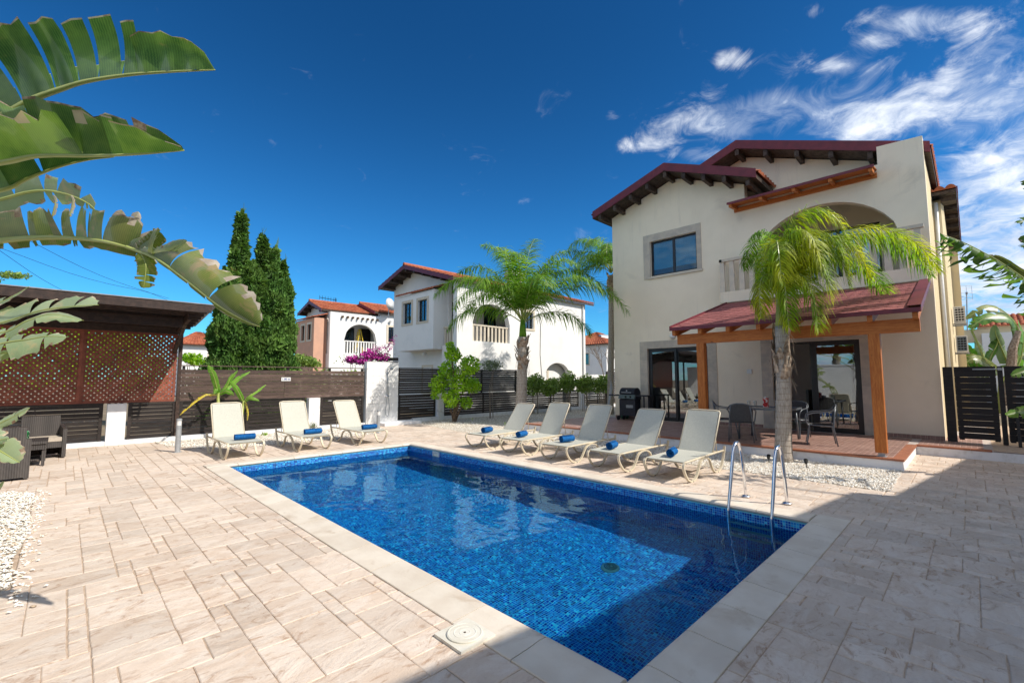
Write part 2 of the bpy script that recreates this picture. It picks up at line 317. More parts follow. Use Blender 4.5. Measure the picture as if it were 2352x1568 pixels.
MAT['boot'] = mat('dry_leaf_base', (.42, .33, .25), (.22, .15, .10), 14, .9, .8, 40, island=.3)

def glassmat(name, tint, refl=.12, dark=None):
    m = bpy.data.materials.new(name); m.use_nodes = True; nt = m.node_tree; nt.nodes.clear(); g = NG(nt)
    t = g.n('ShaderNodeBsdfTransparent'); t.inputs[0].default_value = (*tint, 1)
    gl = g.n('ShaderNodeBsdfGlossy'); gl.inputs['Roughness'].default_value = .0; gl.inputs[0].default_value = (.95, .97, 1, 1)
    lw = g.n('ShaderNodeLayerWeight'); lw.inputs[0].default_value = .35
    mx = g.n('ShaderNodeMixShader'); g.set(mx.inputs[0], g.m('ADD', g.m('MULTIPLY', lw.outputs['Fresnel'], .9), refl, clamp=True)); nt.links.new(t.outputs[0], mx.inputs[1]); nt.links.new(gl.outputs[0], mx.inputs[2])
    o = g.n('ShaderNodeOutputMaterial'); nt.links.new(mx.outputs[0], o.inputs[0]); return m
MAT['glass'] = glassmat('door_glass', (.62, .66, .66), .16)
MAT['bluepane'] = glassmat('tinted_window_glass', (.55, .74, .82), .02)
MAT['clearglass'] = glassmat('clear_tumbler_glass', (.85, .88, .88), .08)
def watermat():
    m = bpy.data.materials.new('pool_water'); m.use_nodes = True; nt = m.node_tree; nt.nodes.clear(); g = NG(nt)
    rf = g.n('ShaderNodeBsdfRefraction'); rf.inputs['IOR'].default_value = 1.33; rf.inputs['Roughness'].default_value = 0; rf.inputs[0].default_value = (.46, .92, 1, 1)
    gl = g.n('ShaderNodeBsdfGlossy'); gl.inputs['Roughness'].default_value = 0; gl.inputs[0].default_value = (.30, .52, .62, 1)
    fr = g.n('ShaderNodeFresnel'); fr.inputs['IOR'].default_value = 1.33
    mx = g.n('ShaderNodeMixShader'); g.set(mx.inputs[0], fr.outputs[0]); nt.links.new(rf.outputs[0], mx.inputs[1]); nt.links.new(gl.outputs[0], mx.inputs[2])
    o = g.n('ShaderNodeOutputMaterial'); nt.links.new(mx.outputs[0], o.inputs[0]); return m
MAT['water'] = watermat()
def mosaicmat():
    m, g, b = newmat('glass_mosaic')
    r = g.n('ShaderNodeNewGeometry').outputs['Random Per Island']
    cr = g.n('ShaderNodeValToRGB'); cr.color_ramp.interpolation = 'CONSTANT'
    el = cr.color_ramp.elements
    cols = [(0, (.003, .018, .26)), (.13, (.004, .045, .40)), (.36, (.006, .12, .54)), (.68, (.010, .22, .64)), (.88, (.02, .36, .75)), (.96, (.06, .50, .83))]
    el[0].position = 0; el[0].color = (*cols[0][1], 1); el[1].position = cols[1][0]; el[1].color = (*cols[1][1], 1)
    for pz, c in cols[2:]:
        e = el.new(pz); e.color = (*c, 1)
    g.set(cr.inputs[0], r); g.set(b.inputs['Base Color'], cr.outputs[0])
    b.inputs['Roughness'].default_value = .15; b.inputs['Specular IOR Level'].default_value = .5; return m
MAT['mosaic'] = mosaicmat()
def pebblemat():
    m, g, b = newmat('white_pebble'); r = g.n('ShaderNodeNewGeometry').outputs['Random Per Island']
    cr = g.n('ShaderNodeValToRGB'); el = cr.color_ramp.elements
    el[0].position = 0; el[0].color = (.42, .32, .22, 1); el[1].position = 1; el[1].color = (.92, .90, .85, 1)
    for pz, c in ((.06, (.64, .50, .35)), (.14, (.76, .68, .56)), (.4, (.84, .79, .70)), (.7, (.90, .87, .80))):
        e = el.new(pz); e.color = (*c, 1)
    g.set(cr.inputs[0], r); g.set(b.inputs['Base Color'], cr.outputs[0]); b.inputs['Roughness'].default_value = .75; return m
MAT['pebble'] = pebblemat()
def wickermat():
    m, g, b = newmat('woven_wicker'); tco = pos(g)
    w1 = g.n('ShaderNodeTexWave'); w1.bands_direction = 'Z'; w1.inputs['Scale'].default_value = 18; g.set(w1.inputs['Vector'], tco)
    w2 = g.n('ShaderNodeTexWave'); w2.bands_direction = 'X'; w2.inputs['Scale'].default_value = 11; g.set(w2.inputs['Vector'], tco)
    w3 = g.n('ShaderNodeTexWave'); w3.bands_direction = 'Y'; w3.inputs['Scale'].default_value = 11; g.set(w3.inputs['Vector'], tco)
    h = g.m('ADD', w1.outputs['Fac'], g.m('MULTIPLY', g.m('ADD', w2.outputs['Fac'], w3.outputs['Fac']), .5))
    g.set(b.inputs['Base Color'], g.mix(g.ramp(h, .5, 1.5), (.018, .014, .013), (.075, .062, .055))); b.inputs['Roughness'].default_value = .5
    bn = g.n('ShaderNodeBump'); bn.inputs['Strength'].default_value = .8; bn.inputs['Distance'].default_value = .006; g.set(bn.inputs['Height'], h); g.nt.links.new(bn.outputs[0], b.inputs['Normal']); return m
MAT['wicker'] = wickermat()

# ------------------------------------------------------------------ mesh helpers
ORG = {}
class MB:
    def __init__(s): s.v = []; s.f = []; s.mi = []; s.uv = None
    def add(s, vs, fs, mi=0):
        o = len(s.v); s.v += [tuple(x) for x in vs]
        for f in fs: s.f.append(tuple(i + o for i in f)); s.mi.append(mi)
        return s
    def box(s, x0, y0, z0, x1, y1, z1, mi=0):
        x0, x1 = min(x0, x1), max(x0, x1); y0, y1 = min(y0, y1), max(y0, y1); z0, z1 = min(z0, z1), max(z0, z1)
        return s.add([(x0, y0, z0), (x1, y0, z0), (x1, y1, z0), (x0, y1, z0), (x0, y0, z1), (x1, y0, z1), (x1, y1, z1), (x0, y1, z1)],
                     [(0, 3, 2, 1), (4, 5, 6, 7), (0, 1, 5, 4), (1, 2, 6, 5), (2, 3, 7, 6), (3, 0, 4, 7)], mi)
    def bar(s, p, q, w, h, up=(0, 0, 1), mi=0):
        p, q = V(p), V(q); d = (q - p).normalized(); u = V(up)
        sd = d.cross(u)
        if sd.length < 1e-4: sd = d.cross(V((1, 0, 0)))
        sd.normalize(); u = sd.cross(d).normalized(); a = sd * w / 2; b = u * h / 2
        vs = [p - a - b, p + a - b, p + a + b, p - a + b, q - a - b, q + a - b, q + a + b, q - a + b]
        return s.add(vs, [(0, 1, 2, 3), (7, 6, 5, 4), (0, 4, 5, 1), (1, 5, 6, 2), (2, 6, 7, 3), (3, 7, 4, 0)], mi)
    def tube(s, pts, r, n=8, mi=0, flat=None, cap=True):
        pts = [V(p) for p in pts]; k = len(pts); rs = r if isinstance(r, (list, tuple)) else [r] * k
        d0 = (pts[1] - pts[0]).normalized(); ref = V((0, 0, 1)) if abs(d0.z) < .9 else V((1, 0, 0))
        side = d0.cross(ref).normalized(); vs = []
        for i, p in enumerate(pts):
            d = (pts[min(i + 1, k - 1)] - pts[max(i - 1, 0)])
            if d.length < 1e-9: d = d0
            d = d.normalized(); side = (side - d * side.dot(d))
            side = side.normalized() if side.length > 1e-6 else d.cross(ref).normalized()
            up = side.cross(d).normalized()
            for j in range(n):
                a = 2 * PI * j / n; fx, fy = (1, 1) if not flat else flat
                vs.append(p + side * math.cos(a) * rs[i] * fx + up * math.sin(a) * rs[i] * fy)
        fs = []
        for i in range(k - 1):
            for j in range(n):
                a = i * n + j; b = i * n + (j + 1) % n; fs.append((a, b, b + n, a + n))
        if cap: fs.append(tuple(range(n - 1, -1, -1))); fs.append(tuple(range((k - 1) * n, k * n)))
        return s.add(vs, fs, mi)
    def lathe(s, prof, c=(0, 0, 0), n=20, mi=0):
        vs = []; c = V(c)
        for r, z in prof:
            for j in range(n): vs.append(c + V((r * math.cos(2 * PI * j / n), r * math.sin(2 * PI * j / n), z)))
        fs = []
        for i in range(len(prof) - 1):
            for j in range(n): a = i * n + j; b = i * n + (j + 1) % n; fs.append((a, b, b + n, a + n))
        fs.append(tuple(range(n - 1, -1, -1))); fs.append(tuple(range((len(prof) - 1) * n, len(prof) * n)))
        return s.add(vs, fs, mi)
    def prism(s, poly, vec, mi=0):
        poly = [V(p) for p in poly]; vec = V(vec); n = len(poly)
        fs = [tuple(range(n - 1, -1, -1)), tuple(range(n, 2 * n))] + [(i, (i + 1) % n, n + (i + 1) % n, n + i) for i in range(n)]
        return s.add(poly + [p + vec for p in poly], fs, mi)
    def quad(s, a, b, c, d, mi=0): return s.add([a, b, c, d], [(0, 1, 2, 3)], mi)
    def run(s, P, s0, s1, n, bot, top, th, mi=0):   # wall panel with shaped bottom and top; P(s, z, depth)
        bot_ = bot if callable(bot) else (lambda _: bot); top_ = top if callable(top) else (lambda _: top)
        vs = []
        for i in range(n + 1):
            q = s0 + (s1 - s0) * i / n; vs += [P(q, bot_(q), 0), P(q, top_(q), 0), P(q, bot_(q), th), P(q, top_(q), th)]
        fs = []
        for i in range(n):
            a = 4 * i; b = a + 4; fs += [(a, b, b + 1, a + 1), (a + 2, a + 3, b + 3, b + 2), (a + 1, b + 1, b + 3, a + 3), (a, a + 2, b + 2, b)]
        fs += [(0, 1, 3, 2), (4 * n, 4 * n + 2, 4 * n + 3, 4 * n + 1)]
        return s.add(vs, fs, mi)
    def build(s, name, m, parent=None, smooth=False, org=None, fix=True):
        me = bpy.data.meshes.new(name)
        o3 = V(org) if org is not None else (ORG.get(parent.name, V((0, 0, 0))) if parent is not None else V((0, 0, 0)))
        me.from_pydata([(x[0] - o3.x, x[1] - o3.y, x[2] - o3.z) for x in s.v], [], s.f)
        for mm in (m if isinstance(m, (list, tuple)) else [m]): me.materials.append(MAT[mm] if isinstance(mm, str) else mm)
        if any(s.mi): me.polygons.foreach_set('material_index', s.mi)
        if s.uv:
            ul = me.uv_layers.new(name='UVMap'); li = np.empty(len(me.loops), dtype=np.int32); me.loops.foreach_get('vertex_index', li)
            ul.data.foreach_set('uv', np.array(s.uv, dtype=np.float32)[li].ravel())
        if fix:
            bm = bmesh.new(); bm.from_mesh(me); bmesh.ops.recalc_face_normals(bm, faces=bm.faces); bm.to_mesh(me); bm.free()
        if smooth: me.polygons.foreach_set('use_smooth', [True] * len(me.polygons))
        o = bpy.data.objects.new(name, me); COL.objects.link(o)
        if parent is not None: o.parent = parent; ORG[o.name] = o3
        elif org is not None: o.location = o3; ORG[o.name] = o3
        return o
def tag(o, label, cat, group=None):
    o['label'] = label; o['category'] = cat
    if group: o['group'] = group
    return o
def thing(name, label, cat, loc=(0, 0, 0), group=None):
    o = bpy.data.objects.new(name, None); COL.objects.link(o); o.location = loc; o.empty_display_size = .2
    ORG[o.name] = V(loc); return tag(o, label, cat, group)
def struct(o, kind='structure'): o['kind'] = kind; return o
def copy_tree(o, parent=None, loc=None, rz=None, label=None):
    c = o.copy(); COL.objects.link(c)
    if parent is not None: c.parent = parent
    if loc is not None: c.location = loc
    if rz is not None: c.rotation_euler = (0, 0, rz)
    if label: c['label'] = label
    for ch in list(o.children): copy_tree(ch, c)
    return c
def box(name, m, parent, *a, **k): return MB().box(*a).build(name, m, parent, **k)
def bar(name, m, parent, p, q, w, h, up=(0, 0, 1)): return MB().bar(p, q, w, h, up).build(name, m, parent)
def PX(X): return lambda s_, z, d: V((X + d, s_, z))          # wall facing -X, running along Y
def PY(Y): return lambda s_, z, d: V((s_, Y + d, z))          # wall facing -Y, running along X
def lerp(a, b, t): return a + (b - a) * t
def inpoly(x, y, P):
    c = False; j = len(P) - 1
    for i in range(len(P)):
        if (P[i][1] > y) != (P[j][1] > y) and x < (P[j][0] - P[i][0]) * (y - P[i][1]) / (P[j][1] - P[i][1]) + P[i][0]: c = not c
        j = i
    return c
def catmull(pts, n):
    pts = [V(p) for p in pts]; P = [pts[0] * 2 - pts[1]] + pts + [pts[-1] * 2 - pts[-2]]; out = []
    for i in range(1, len(P) - 2):
        for k in range(n):
            t = k / n; a, b, c, d = P[i - 1], P[i], P[i + 1], P[i + 2]
            out.append(.5 * ((2 * b) + (c - a) * t + (2 * a - 5 * b + 4 * c - d) * t * t + (3 * b - a - 3 * c + d) * t ** 3))
    out.append(pts[-1]); return out

# ================================================================== GROUND
# earth sheet with a hole for the pool
gm = MB()
for (a, b, c, d) in ((-400, -400, 2.1, 600), (6.2, -400, 700, 600), (2.1, -400, 6.2, 1.25), (2.1, 9.8, 6.2, 600)):
    gm.quad((a, b, -.06), (c, b, -.06), (c, d, -.06), (a, d, -.06))
struct(gm.build('ground', 'soil'))
gw = tag(MB().box(-3.75, -3.4, -.05, -3.55, 14.6, 2.35).box(-3.78, -3.4, 2.35, -3.52, 14.6, 2.42).build('garden_wall', 'white', org=(-3.65, 6, 0)), 'white garden wall along the left side of the terrace, mirrored in the door glass', 'wall')

# regions in plan
GR_R = [(8.4, .9), (8.4, 9.6), (8.75, 12.0), (9.25, 14.72), (22.5, 14.72), (22.5, 9.35), (14.35, 9.35), (14.35, 10.05), (10.42, 10.05), (10.42, .93)]
GR_BED = [(1.7, 14.72), (1.8, 13.5), (2.5, 12.35), (3.5, 11.95), (5.3, 12.0), (6.7, 12.35), (7.35, 13.1), (7.4, 14.72)]
GR_L = [(-3.4, 9.7), (-.45, 9.62), (-.2, 9.3), (-.22, 8.2), (-.16, 7.0), (-.24, 6.1), (-.2, 5.35), (-.42, 4.85), (-.9, 4.3), (-1.8, 4.0), (-3.4, 4.0)]
CX0, CX1, CY0, CY1 = 1.9, 6.4, 1.05, 10.05
def paved(x, y):
    if CX0 < x < CX1 and CY0 < y < CY1: return False
    if inpoly(x, y, GR_R) or inpoly(x, y, GR_BED) or inpoly(x, y, GR_L): return False
    if x > 10.42 and y > .93: return False
    if x > 13.0 or y > 14.72: return False
    if x > 9.25 and y > .93: return x < 10.42 and y < 14
    return x > (-6 if y > 4 else -2.5) and y > -3.6
# mortar sheet under the slabs: rows of cells follow the paved outline
pm = MB(); cs = .10
gx0, gy0 = CX0 - 80 * cs, CY0 - 46 * cs
NXC, NYC = 195, 184
occ = np.zeros((NXC, NYC), dtype=bool)
for i in range(NXC):
    for j in range(NYC):
        occ[i, j] = paved(gx0 + (i + .5) * cs, gy0 + (j + .5) * cs)
free = occ.copy()
paving = MB()
for j in range(NYC):
    i = 0
    while i < NXC:
        if occ[i, j]:
            k = i
            while k < NXC and occ[k, j]: k += 1
            x0, x1, y0, y1 = gx0 + i * cs, gx0 + k * cs, gy0 + j * cs, gy0 + (j + 1) * cs
            paving.quad((x0, y0, -.0065), (x1, y0, -.0065), (x1, y1, -.0065), (x0, y1, -.0065)); i = k
        else: i += 1
near_ = occ.copy()
for _ in range(3):
    q = near_.copy(); q[1:] |= near_[:-1]; q[:-1] |= near_[1:]; q[:, 1:] |= near_[:, :-1]; q[:, :-1] |= near_[:, 1:]; near_ = q
for j in range(NYC):
    for i in range(NXC):
        x, y = gx0 + (i + .5) * cs, gy0 + (j + .5) * cs
        if near_[i, j] and not occ[i, j] and not (CX0 + .02 < x < CX1 - .02 and CY0 + .02 < y < CY1 - .02):
            x0, x1, y0, y1 = gx0 + i * cs, gx0 + (i + 1) * cs, gy0 + j * cs, gy0 + (j + 1) * cs
            paving.quad((x0, y0, -.016), (x1, y0, -.016), (x1, y1, -.016), (x0, y1, -.016))
paving = struct(paving.build('paving', 'deckbase'))
SIZES = [(5, 5), (4, 4), (3, 5), (5, 3), (3, 4), (4, 3), (2, 5), (5, 2), (2, 4), (4, 2), (3, 3), (2, 3), (3, 2), (4, 5), (5, 4), (3, 5), (3, 3)]
rng = random.Random(5); slabs = []
for j in range(NYC):
    for i in range(NXC):
        if not free[i, j]: continue
        best = None
        for _ in range(9):
            w, h = SIZES[rng.randrange(len(SIZES))]
            if i + w <= NXC and j + h <= NYC and free[i:i + w, j:j + h].all(): best = (w, h); break
        if best is None:
            w = h = 1
            while w < 4 and i + w < NXC and free[i + w, j]: w += 1
            while h < 2 and j + h < NYC and free[i:i + w, j + h].all(): h += 1
            best = (w, h)
        w, h = best; free[i:i + w, j:j + h] = False; slabs.append((i, j, w, h))
def slab_geo(W, H, r, jt=.0029):
    pts = []
    a, b = W / 2 - jt, H / 2 - jt
    nx, ny = max(2, int(W / .11)), max(2, int(H / .11))
    def j(): return r.uniform(-.0035, .0035)
    for k in range(nx): pts.append((-a + 2 * a * k / nx + (j() if k else 0), -b + j()))
    for k in range(ny): pts.append((a + j(), -b + 2 * b * k / ny + (j() if k else 0)))
    for k in range(nx): pts.append((a - 2 * a * k / nx + (j() if k else 0), b + j()))
    for k in range(ny): pts.append((-a + j(), b - 2 * b * k / ny + (j() if k else 0)))
    n = len(pts); sx, sy = (a - .005) / a, (b - .005) / b
    vs = [(x * sx, y * sy, 0) for x, y in pts] + [(x, y, -.0035) for x, y in pts] + [(x, y, -.012) for x, y in pts]
    fs = [tuple(range(n))] + [(n + q, n + (q + 1) % n, (q + 1) % n, q) for q in range(n)] + [(2 * n + q, 2 * n + (q + 1) % n, n + (q + 1) % n, n + q) for q in range(n)]
    return vs, fs
def viewrank(x, y):
    f = x * FWD.x + y * FWD.y; l = x * RGT.x + y * RGT.y
    if f < .8 or abs(l) > f * 1.25 + .4: return 1e9
    if f < 1.9: return 1e6
    return math.hypot(x, y)
info = []
for (i, j, w, h) in slabs:
    x, y = gx0 + (i + w / 2) * cs, gy0 + (j + h / 2) * cs
    info.append((viewrank(x, y) / math.sqrt(w * h) if viewrank(x, y) < 1e5 else viewrank(x, y), x, y, w, h))
info.sort()
smesh = {}; far = MB()
for n_, (rk, x, y, w, h) in enumerate(info):
    if n_ < 300:
        key = (w, h, rng.randrange(3))
        if key not in smesh:
            vs, fs = slab_geo(w * cs, h * cs, rng); me = bpy.data.meshes.new('slab'); me.from_pydata(vs, [], fs); me.materials.append(MAT['slab']); smesh[key] = me
        o = bpy.data.objects.new('slab', smesh[key]); COL.objects.link(o); o.location = (x, y, rng.uniform(-.0015, .0015)); o.parent = paving
    else:
        vs, fs = slab_geo(w * cs, h * cs, rng, .0065); dz_ = rng.uniform(-.0012, .0012); far.add([(vx + x, vy + y, vz + dz_) for vx, vy, vz in vs], fs)
far.build('slab_field', 'slabfar', paving, fix=False)['kind'] = 'stuff'
# drain slot of narrow strips beside the ladder corner
dr = MB()
for k in range(16): dr.box(6.93, .55 + k * .052, .001, 7.22, .55 + k * .052 + .044, .006)
# ------------------------------------------------------------------ gravel
def gravel(name, poly, n, size, rank=None, seed=1, extra=None):
    bed = MB(); k = len(poly)
    bed.add([(x, y, -.008) for x, y in poly], [tuple(range(k))])
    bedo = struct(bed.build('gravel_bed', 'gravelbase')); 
    r = np.random.RandomState(seed)
    xs = [p[0] for p in poly]; ys = [p[1] for p in poly]; P = []
    while len(P) < n:
        x, y = r.uniform(min(xs), max(xs)), r.uniform(min(ys), max(ys))
        if not inpoly(x, y, poly): continue
        if rank and r.rand() > rank(x, y): continue
        P.append((x, y))
    if extra: P += extra
    P = np.array(P); N = len(P)
    base = np.array([(1, 0, 0), (0, 1, 0), (-1, 0, 0), (0, -1, 0), (0, 0, 1), (0, 0, -1), (.62, .62, .35), (-.62, .62, .35), (-.62, -.62, .35), (.62, -.62, .35)], dtype=float)
    fc = np.array([(0, 6, 9), (1, 7, 6), (2, 8, 7), (3, 9, 8), (4, 6, 7), (4, 7, 8), (4, 8, 9), (4, 9, 6), (0, 1, 6), (1, 2, 7), (2, 3, 8), (3, 0, 9)])
    sc3 = size * r.uniform(.55, 1.35, (N, 1, 1)) * r.uniform(.6, 1.1, (N, 1, 3)) * np.array([1, .8, .62])
    v = base[None] * sc3 * (1 + r.uniform(-.2, .2, (N, 10, 1)))
    a = r.uniform(0, 6.28, N); ca, sa = np.cos(a)[:, None], np.sin(a)[:, None]; t = r.uniform(-.6, .6, N)[:, None]
    x = v[:, :, 0] * ca - v[:, :, 1] * sa; y = v[:, :, 0] * sa + v[:, :, 1] * ca; z = v[:, :, 2] + x * np.sin(t) * .6
    out = np.stack([x + P[:, 0:1], y + P[:, 1:2], z + r.uniform(-.004, size * .9, (N, 1))], 2).reshape(-1, 3)
    F = (fc[None] + (np.arange(N) * 10)[:, None, None]).reshape(-1, 3)
    me = bpy.data.meshes.new(name); me.from_pydata(out.tolist(), [], F.tolist()); me.materials.append(MAT['pebble'])
    o = bpy.data.objects.new(name, me); COL.objects.link(o); o['kind'] = 'stuff'; return o
re_ = random.Random(3); ex = []
for _ in range(260):                  # stones strayed on to the paving along the left edge
    y = re_.uniform(4.7, 9.5); ex.append((-.2 + abs(re_.gauss(0, .07)), y))
gravel('pebbles', GR_L, 11000, .017, lambda x, y: 1 if x > -1.3 else .12, 2, ex)
gravel('pebbles', GR_R, 42000, .0165, lambda x, y: (1 if y < 5 else .45) if x < 10.6 and y < 10 else .14, 4)
gravel('pebbles', GR_BED, 11000, .017, None, 6)

# ================================================================== POOL
PX0, PX1, PY0, PY1, WZ, PD = 2.2, 6.1, 1.35, 9.75, -.155, -1.4
pool = thing('swimming_pool', 'rectangular blue mosaic swimming pool with rounded white coping in the paved terrace', 'swimming pool', (4.15, 5.5, 0))
b = MB(); T = .14
b.box(PX0 - T, PY0 - T, PD - .15, PX1 + T, PY1 + T, PD)
b.box(PX0 - T, PY0 - T, PD, PX0, PY1 + T, -.035); b.box(PX1, PY0 - T, PD, PX1 + T, PY1 + T, -.035)
b.box(PX0, PY0 - T, PD, PX1, PY0, -.035); b.box(PX0, PY1, PD, PX1, PY1 + T, -.035)
basin = b.build('basin', 'grout', pool); basin.cycles.is_caustics_receiver = True
# mosaic: every tile a raised quad of its own
tp = .028; ge = .0019; Q = []
def tiles(origin, du, dv, nu, nv, nrm):
    o = np.array(origin); du = np.array(du, float); dv = np.array(dv, float); nrm = np.array(nrm, float)
    I, J = np.meshgrid(np.arange(nu), np.arange(nv), indexing='ij'); I = I.ravel()[:, None]; J = J.ravel()[:, None]
    c = o + du * tp * I + dv * tp * J + nrm * .002
    e = ge / tp; q = np.stack([c + (du + dv) * ge, c + du * (tp - ge) + dv * ge, c + (du + dv) * (tp - ge), c + dv * (tp - ge) + du * ge], 1); Q.append(q)
nx, ny, nz = int(3.9 / tp), int(8.4 / tp), int((-.045 - PD) / tp)
tiles((PX0, PY0, PD), (1, 0, 0), (0, 1, 0), nx, ny, (0, 0, 1))
tiles((PX0, PY0, PD), (0, 0, 1), (0, 1, 0), nz, ny, (1, 0, 0))
tiles((PX1, PY0, PD), (0, 1, 0), (0, 0, 1), ny, nz, (-1, 0, 0))
tiles((PX0, PY1, PD), (1, 0, 0), (0, 0, 1), nx, nz, (0, -1, 0))
tiles((PX0, PY0, PD), (0, 0, 1), (1, 0, 0), nz, nx, (0, 1, 0))
Q = np.concatenate(Q).reshape(-1, 3) - np.array([4.15, 5.5, 0])
me = bpy.data.meshes.new('mosaic_tiles'); me.from_pydata(Q.tolist(), [], np.arange(len(Q)).reshape(-1, 4).tolist()); me.materials.append(MAT['mosaic'])
mo = bpy.data.objects.new('mosaic_tiles', me); COL.objects.link(mo); mo.parent = pool; mo['kind'] = 'stuff'; mo.cycles.is_caustics_receiver = True
# coping stones: profile in (distance from the outer edge, z)
PROF = [(0, -.03), (0, .002), (.004, .006), (.14, .010), (.23, .017), (.29, .017), (.318, .008), (.328, -.010), (.322, -.028), (.30, -.035), (.30, -.04)]
def coping(x, y, L, axis, sgn):        # runs along axis from (x, y); inner side towards sgn
    m = MB(); g_ = .004
    if axis == 'y': m.prism([(x + sgn * d, y + g_, z) for d, z in PROF], (0, L - 2 * g_, 0))
    else: m.prism([(x + g_, y + sgn * d, z) for d, z in PROF], (L - 2 * g_, 0, 0))
    return m.build('coping_stone', 'coping', pool)
n = 9
for k in range(n):
    L = (CX1 - CX0) / n
    coping(CX0 + k * L, CY0, L, 'x', 1); coping(CX0 + k * L, CY1, L, 'x', -1)
n = 15
for k in range(n):
    L = (CY1 - CY0 - .66) / n
    coping(CX0, CY0 + .33 + k * L, L, 'y', 1); coping(CX1, CY0 + .33 + k * L, L, 'y', -1)
# skimmer mouth, lamps and drain
m = MB(); sy = 8.62
for a, b_, c, d in ((sy - .12, -.145, sy + .12, -.125), (sy - .12, -.285, sy + .12, -.265), (sy - .12, -.265, sy - .10, -.145), (sy + .10, -.265, sy + .12, -.145)): m.box(PX1 - .03, a, b_ + .075, PX1 - .004, c, d + .075)
sk = m.build('skimmer_mouth', 'plastic', pool)
MB().box(PX1 - .012, sy - .10, -.19, PX1 - .008, sy + .10, -.07).build('skimmer_flap', 'creamplastic', sk)
for yy in (7.1, 4.6): MB().tube([(PX1 - .02, yy, -.42), (PX1 - .004, yy, -.42)], .035, 14).build('inlet_nozzle', 'plastic', pool)
dn = MB().lathe([(.11, 0), (.11, .012), (.085, .02), (0.001, .02)], (4.75, 3.15, PD + .002), 28).build('floor_drain', 'creamplastic', pool)
m = MB()
for r_ in (.025, .043, .061, .079):
    m.tube([(4.75 + r_ * math.cos(a * PI / 12), 3.15 + r_ * math.sin(a * PI / 12), PD + .024) for a in range(25)], .005, 4, cap=False)
m.build('drain_slot', 'bbqsteel', dn)
# water sheet, gently rippled
N1, N2 = 130, 280; vs = []
for i in range(N1 + 1):
    for j in range(N2 + 1):
        x = PX0 + .003 + (PX1 - PX0 - .006) * i / N1; y = PY0 + .003 + (PY1 - PY0 - .006) * j / N2
        z = WZ + .0042 * noise.noise(V((x * 1.5, y * 1.3, 0))) +   .0022 * noise.noise(V((x * 5.5, y * 4.2, 3))) + .0007 * noise.noise(V((x * 15, y * 15, 7)))
        vs.append((x, y, z))
me = bpy.data.meshes.new('water'); me.from_pydata(vs, [], [(i * (N2 + 1) + j, (i + 1) * (N2 + 1) + j, (i + 1) * (N2 + 1) + j + 1, i * (N2 + 1) + j + 1) for i in range(N1) for j in range(N2)])
me.polygons.foreach_set('use_smooth', [True] * len(me.polygons)); me.materials.append(MAT['water'])
wat = bpy.data.objects.new('water', me); COL.objects.link(wat); wat['kind'] = 'structure'; wat.cycles.is_caustics_caster = True

# ladder
lad = thing('pool_ladder', 'polished steel pool ladder with two curved handrails at the shallow corner beside the deck', 'pool ladder', (6.66, 2.0, 0))
for yy in (2.24, 1.75):
    pts = catmull([(6.66, yy, .01), (6.62, yy, .25), (6.555, yy, .55), (6.50, yy, .69), (6.43, yy, .755), (6.34, yy, .745), (6.27, yy, .66), (6.20, yy, .48), (6.10, yy, .18), (6.045, yy, .02), (6.025, yy, -.06), (6.02, yy, -.2), (6.02, yy, -.5), (6.02, yy, -.82)], 6)
    h = MB().tube(pts, .021, 12).build('handrail', 'chrome', lad, smooth=True)
    MB().lathe([(.055, .012), (.055, .016), (.04, .028), (.022, .034)], (6.66, yy, 0), 20).build('floor_flange', 'chrome', h, smooth=True)
for z in (-.24, -.48, -.72): box('step', 'greysteel', lad, 5.985, 1.77, z - .012, 6.055, 2.22, z + .012)

# skimmer lid on the coping
lid = thing('skimmer_lid', 'round cream plastic skimmer lid in a square frame let into the near coping', 'skimmer lid', (1.865, 2.31, .02))
m = MB(); cxl, cyl, hw = 1.865, 2.31, .135
ring = []
m.box(cxl - hw, cyl - hw, -.02, cxl + hw, cyl + hw, .018); fr = m.build('lid_frame', 'creamplastic', lid)
MB().lathe([(.112, .0185), (.112, .026), (.104, .029), (.098, .026), (.072, .026), (.069, .0285), (.064, .026), (.035, .026), (.032, .028), (.028, .026), (.002, .026)], (cxl, cyl, 0), 40).build('round_cover', 'creamplastic', lid)
MB().lathe([(.008, .0265), (.008, .0275), (.001, .0275)], (cxl, cyl, 0), 10).build('finger_hole', 'trunkdark', lid)

# ================================================================== PATIO OF THE VILLA
patio = struct(MB().box(10.45, .95, -.05, 14.9, 10.0, .188).box(13.0, -4, -.05, 20, .95, .188).build('patio', 'patiogrout'))
for a in ((10.42, .92, -.02, 10.45, 10.03, .165), (10.45, .92, -.02, 12.97, .95, .165), (10.45, 10.0, -.02, 14.3, 10.03, .165), (12.97, -4, -.02, 13.0, .95, .165)):
    o = box('kerb_face', 'kerbwhite', patio, *a)
k = 0
for a in ((10.40, None), ):
    y = .90
    while y < 10.0:
        y2 = min(y + .30, 10.03); MB().box(10.40, y + .002, .165, 10.56, y2 - .002, .2).build('edging_tile', 'patioedge', patio); y = y2
x = 10.56
while x < 12.95:
    x2 = min(x + .3, 12.97); MB().box(x + .002, .90, .165, x2 - .002, 1.06, .2).build('edging_tile', 'patioedge', patio); x = x2
y = -.2
while y < .92:
    y2 = min(y + .3, .92); MB().box(12.96, y + .002, .165, 13.1, y2 - .002, .2).build('edging_tile', 'patioedge', patio); y = y2
tm = bpy.data.meshes.new('tile'); vs, fs = slab_geo(.33, .33, random.Random(2), .003); tm.from_pydata([(x, y, z * .7) for x, y, z in vs], [], fs); tm.materials.append(MAT['patiotile'])
tl = []
for i in range(12):
    for j in range(28):
        x, y = 10.725 + i * .33, 1.225 + j * .33
        if x < 14.25 and y < 9.95: tl.append((math.hypot(x, y), x, y))
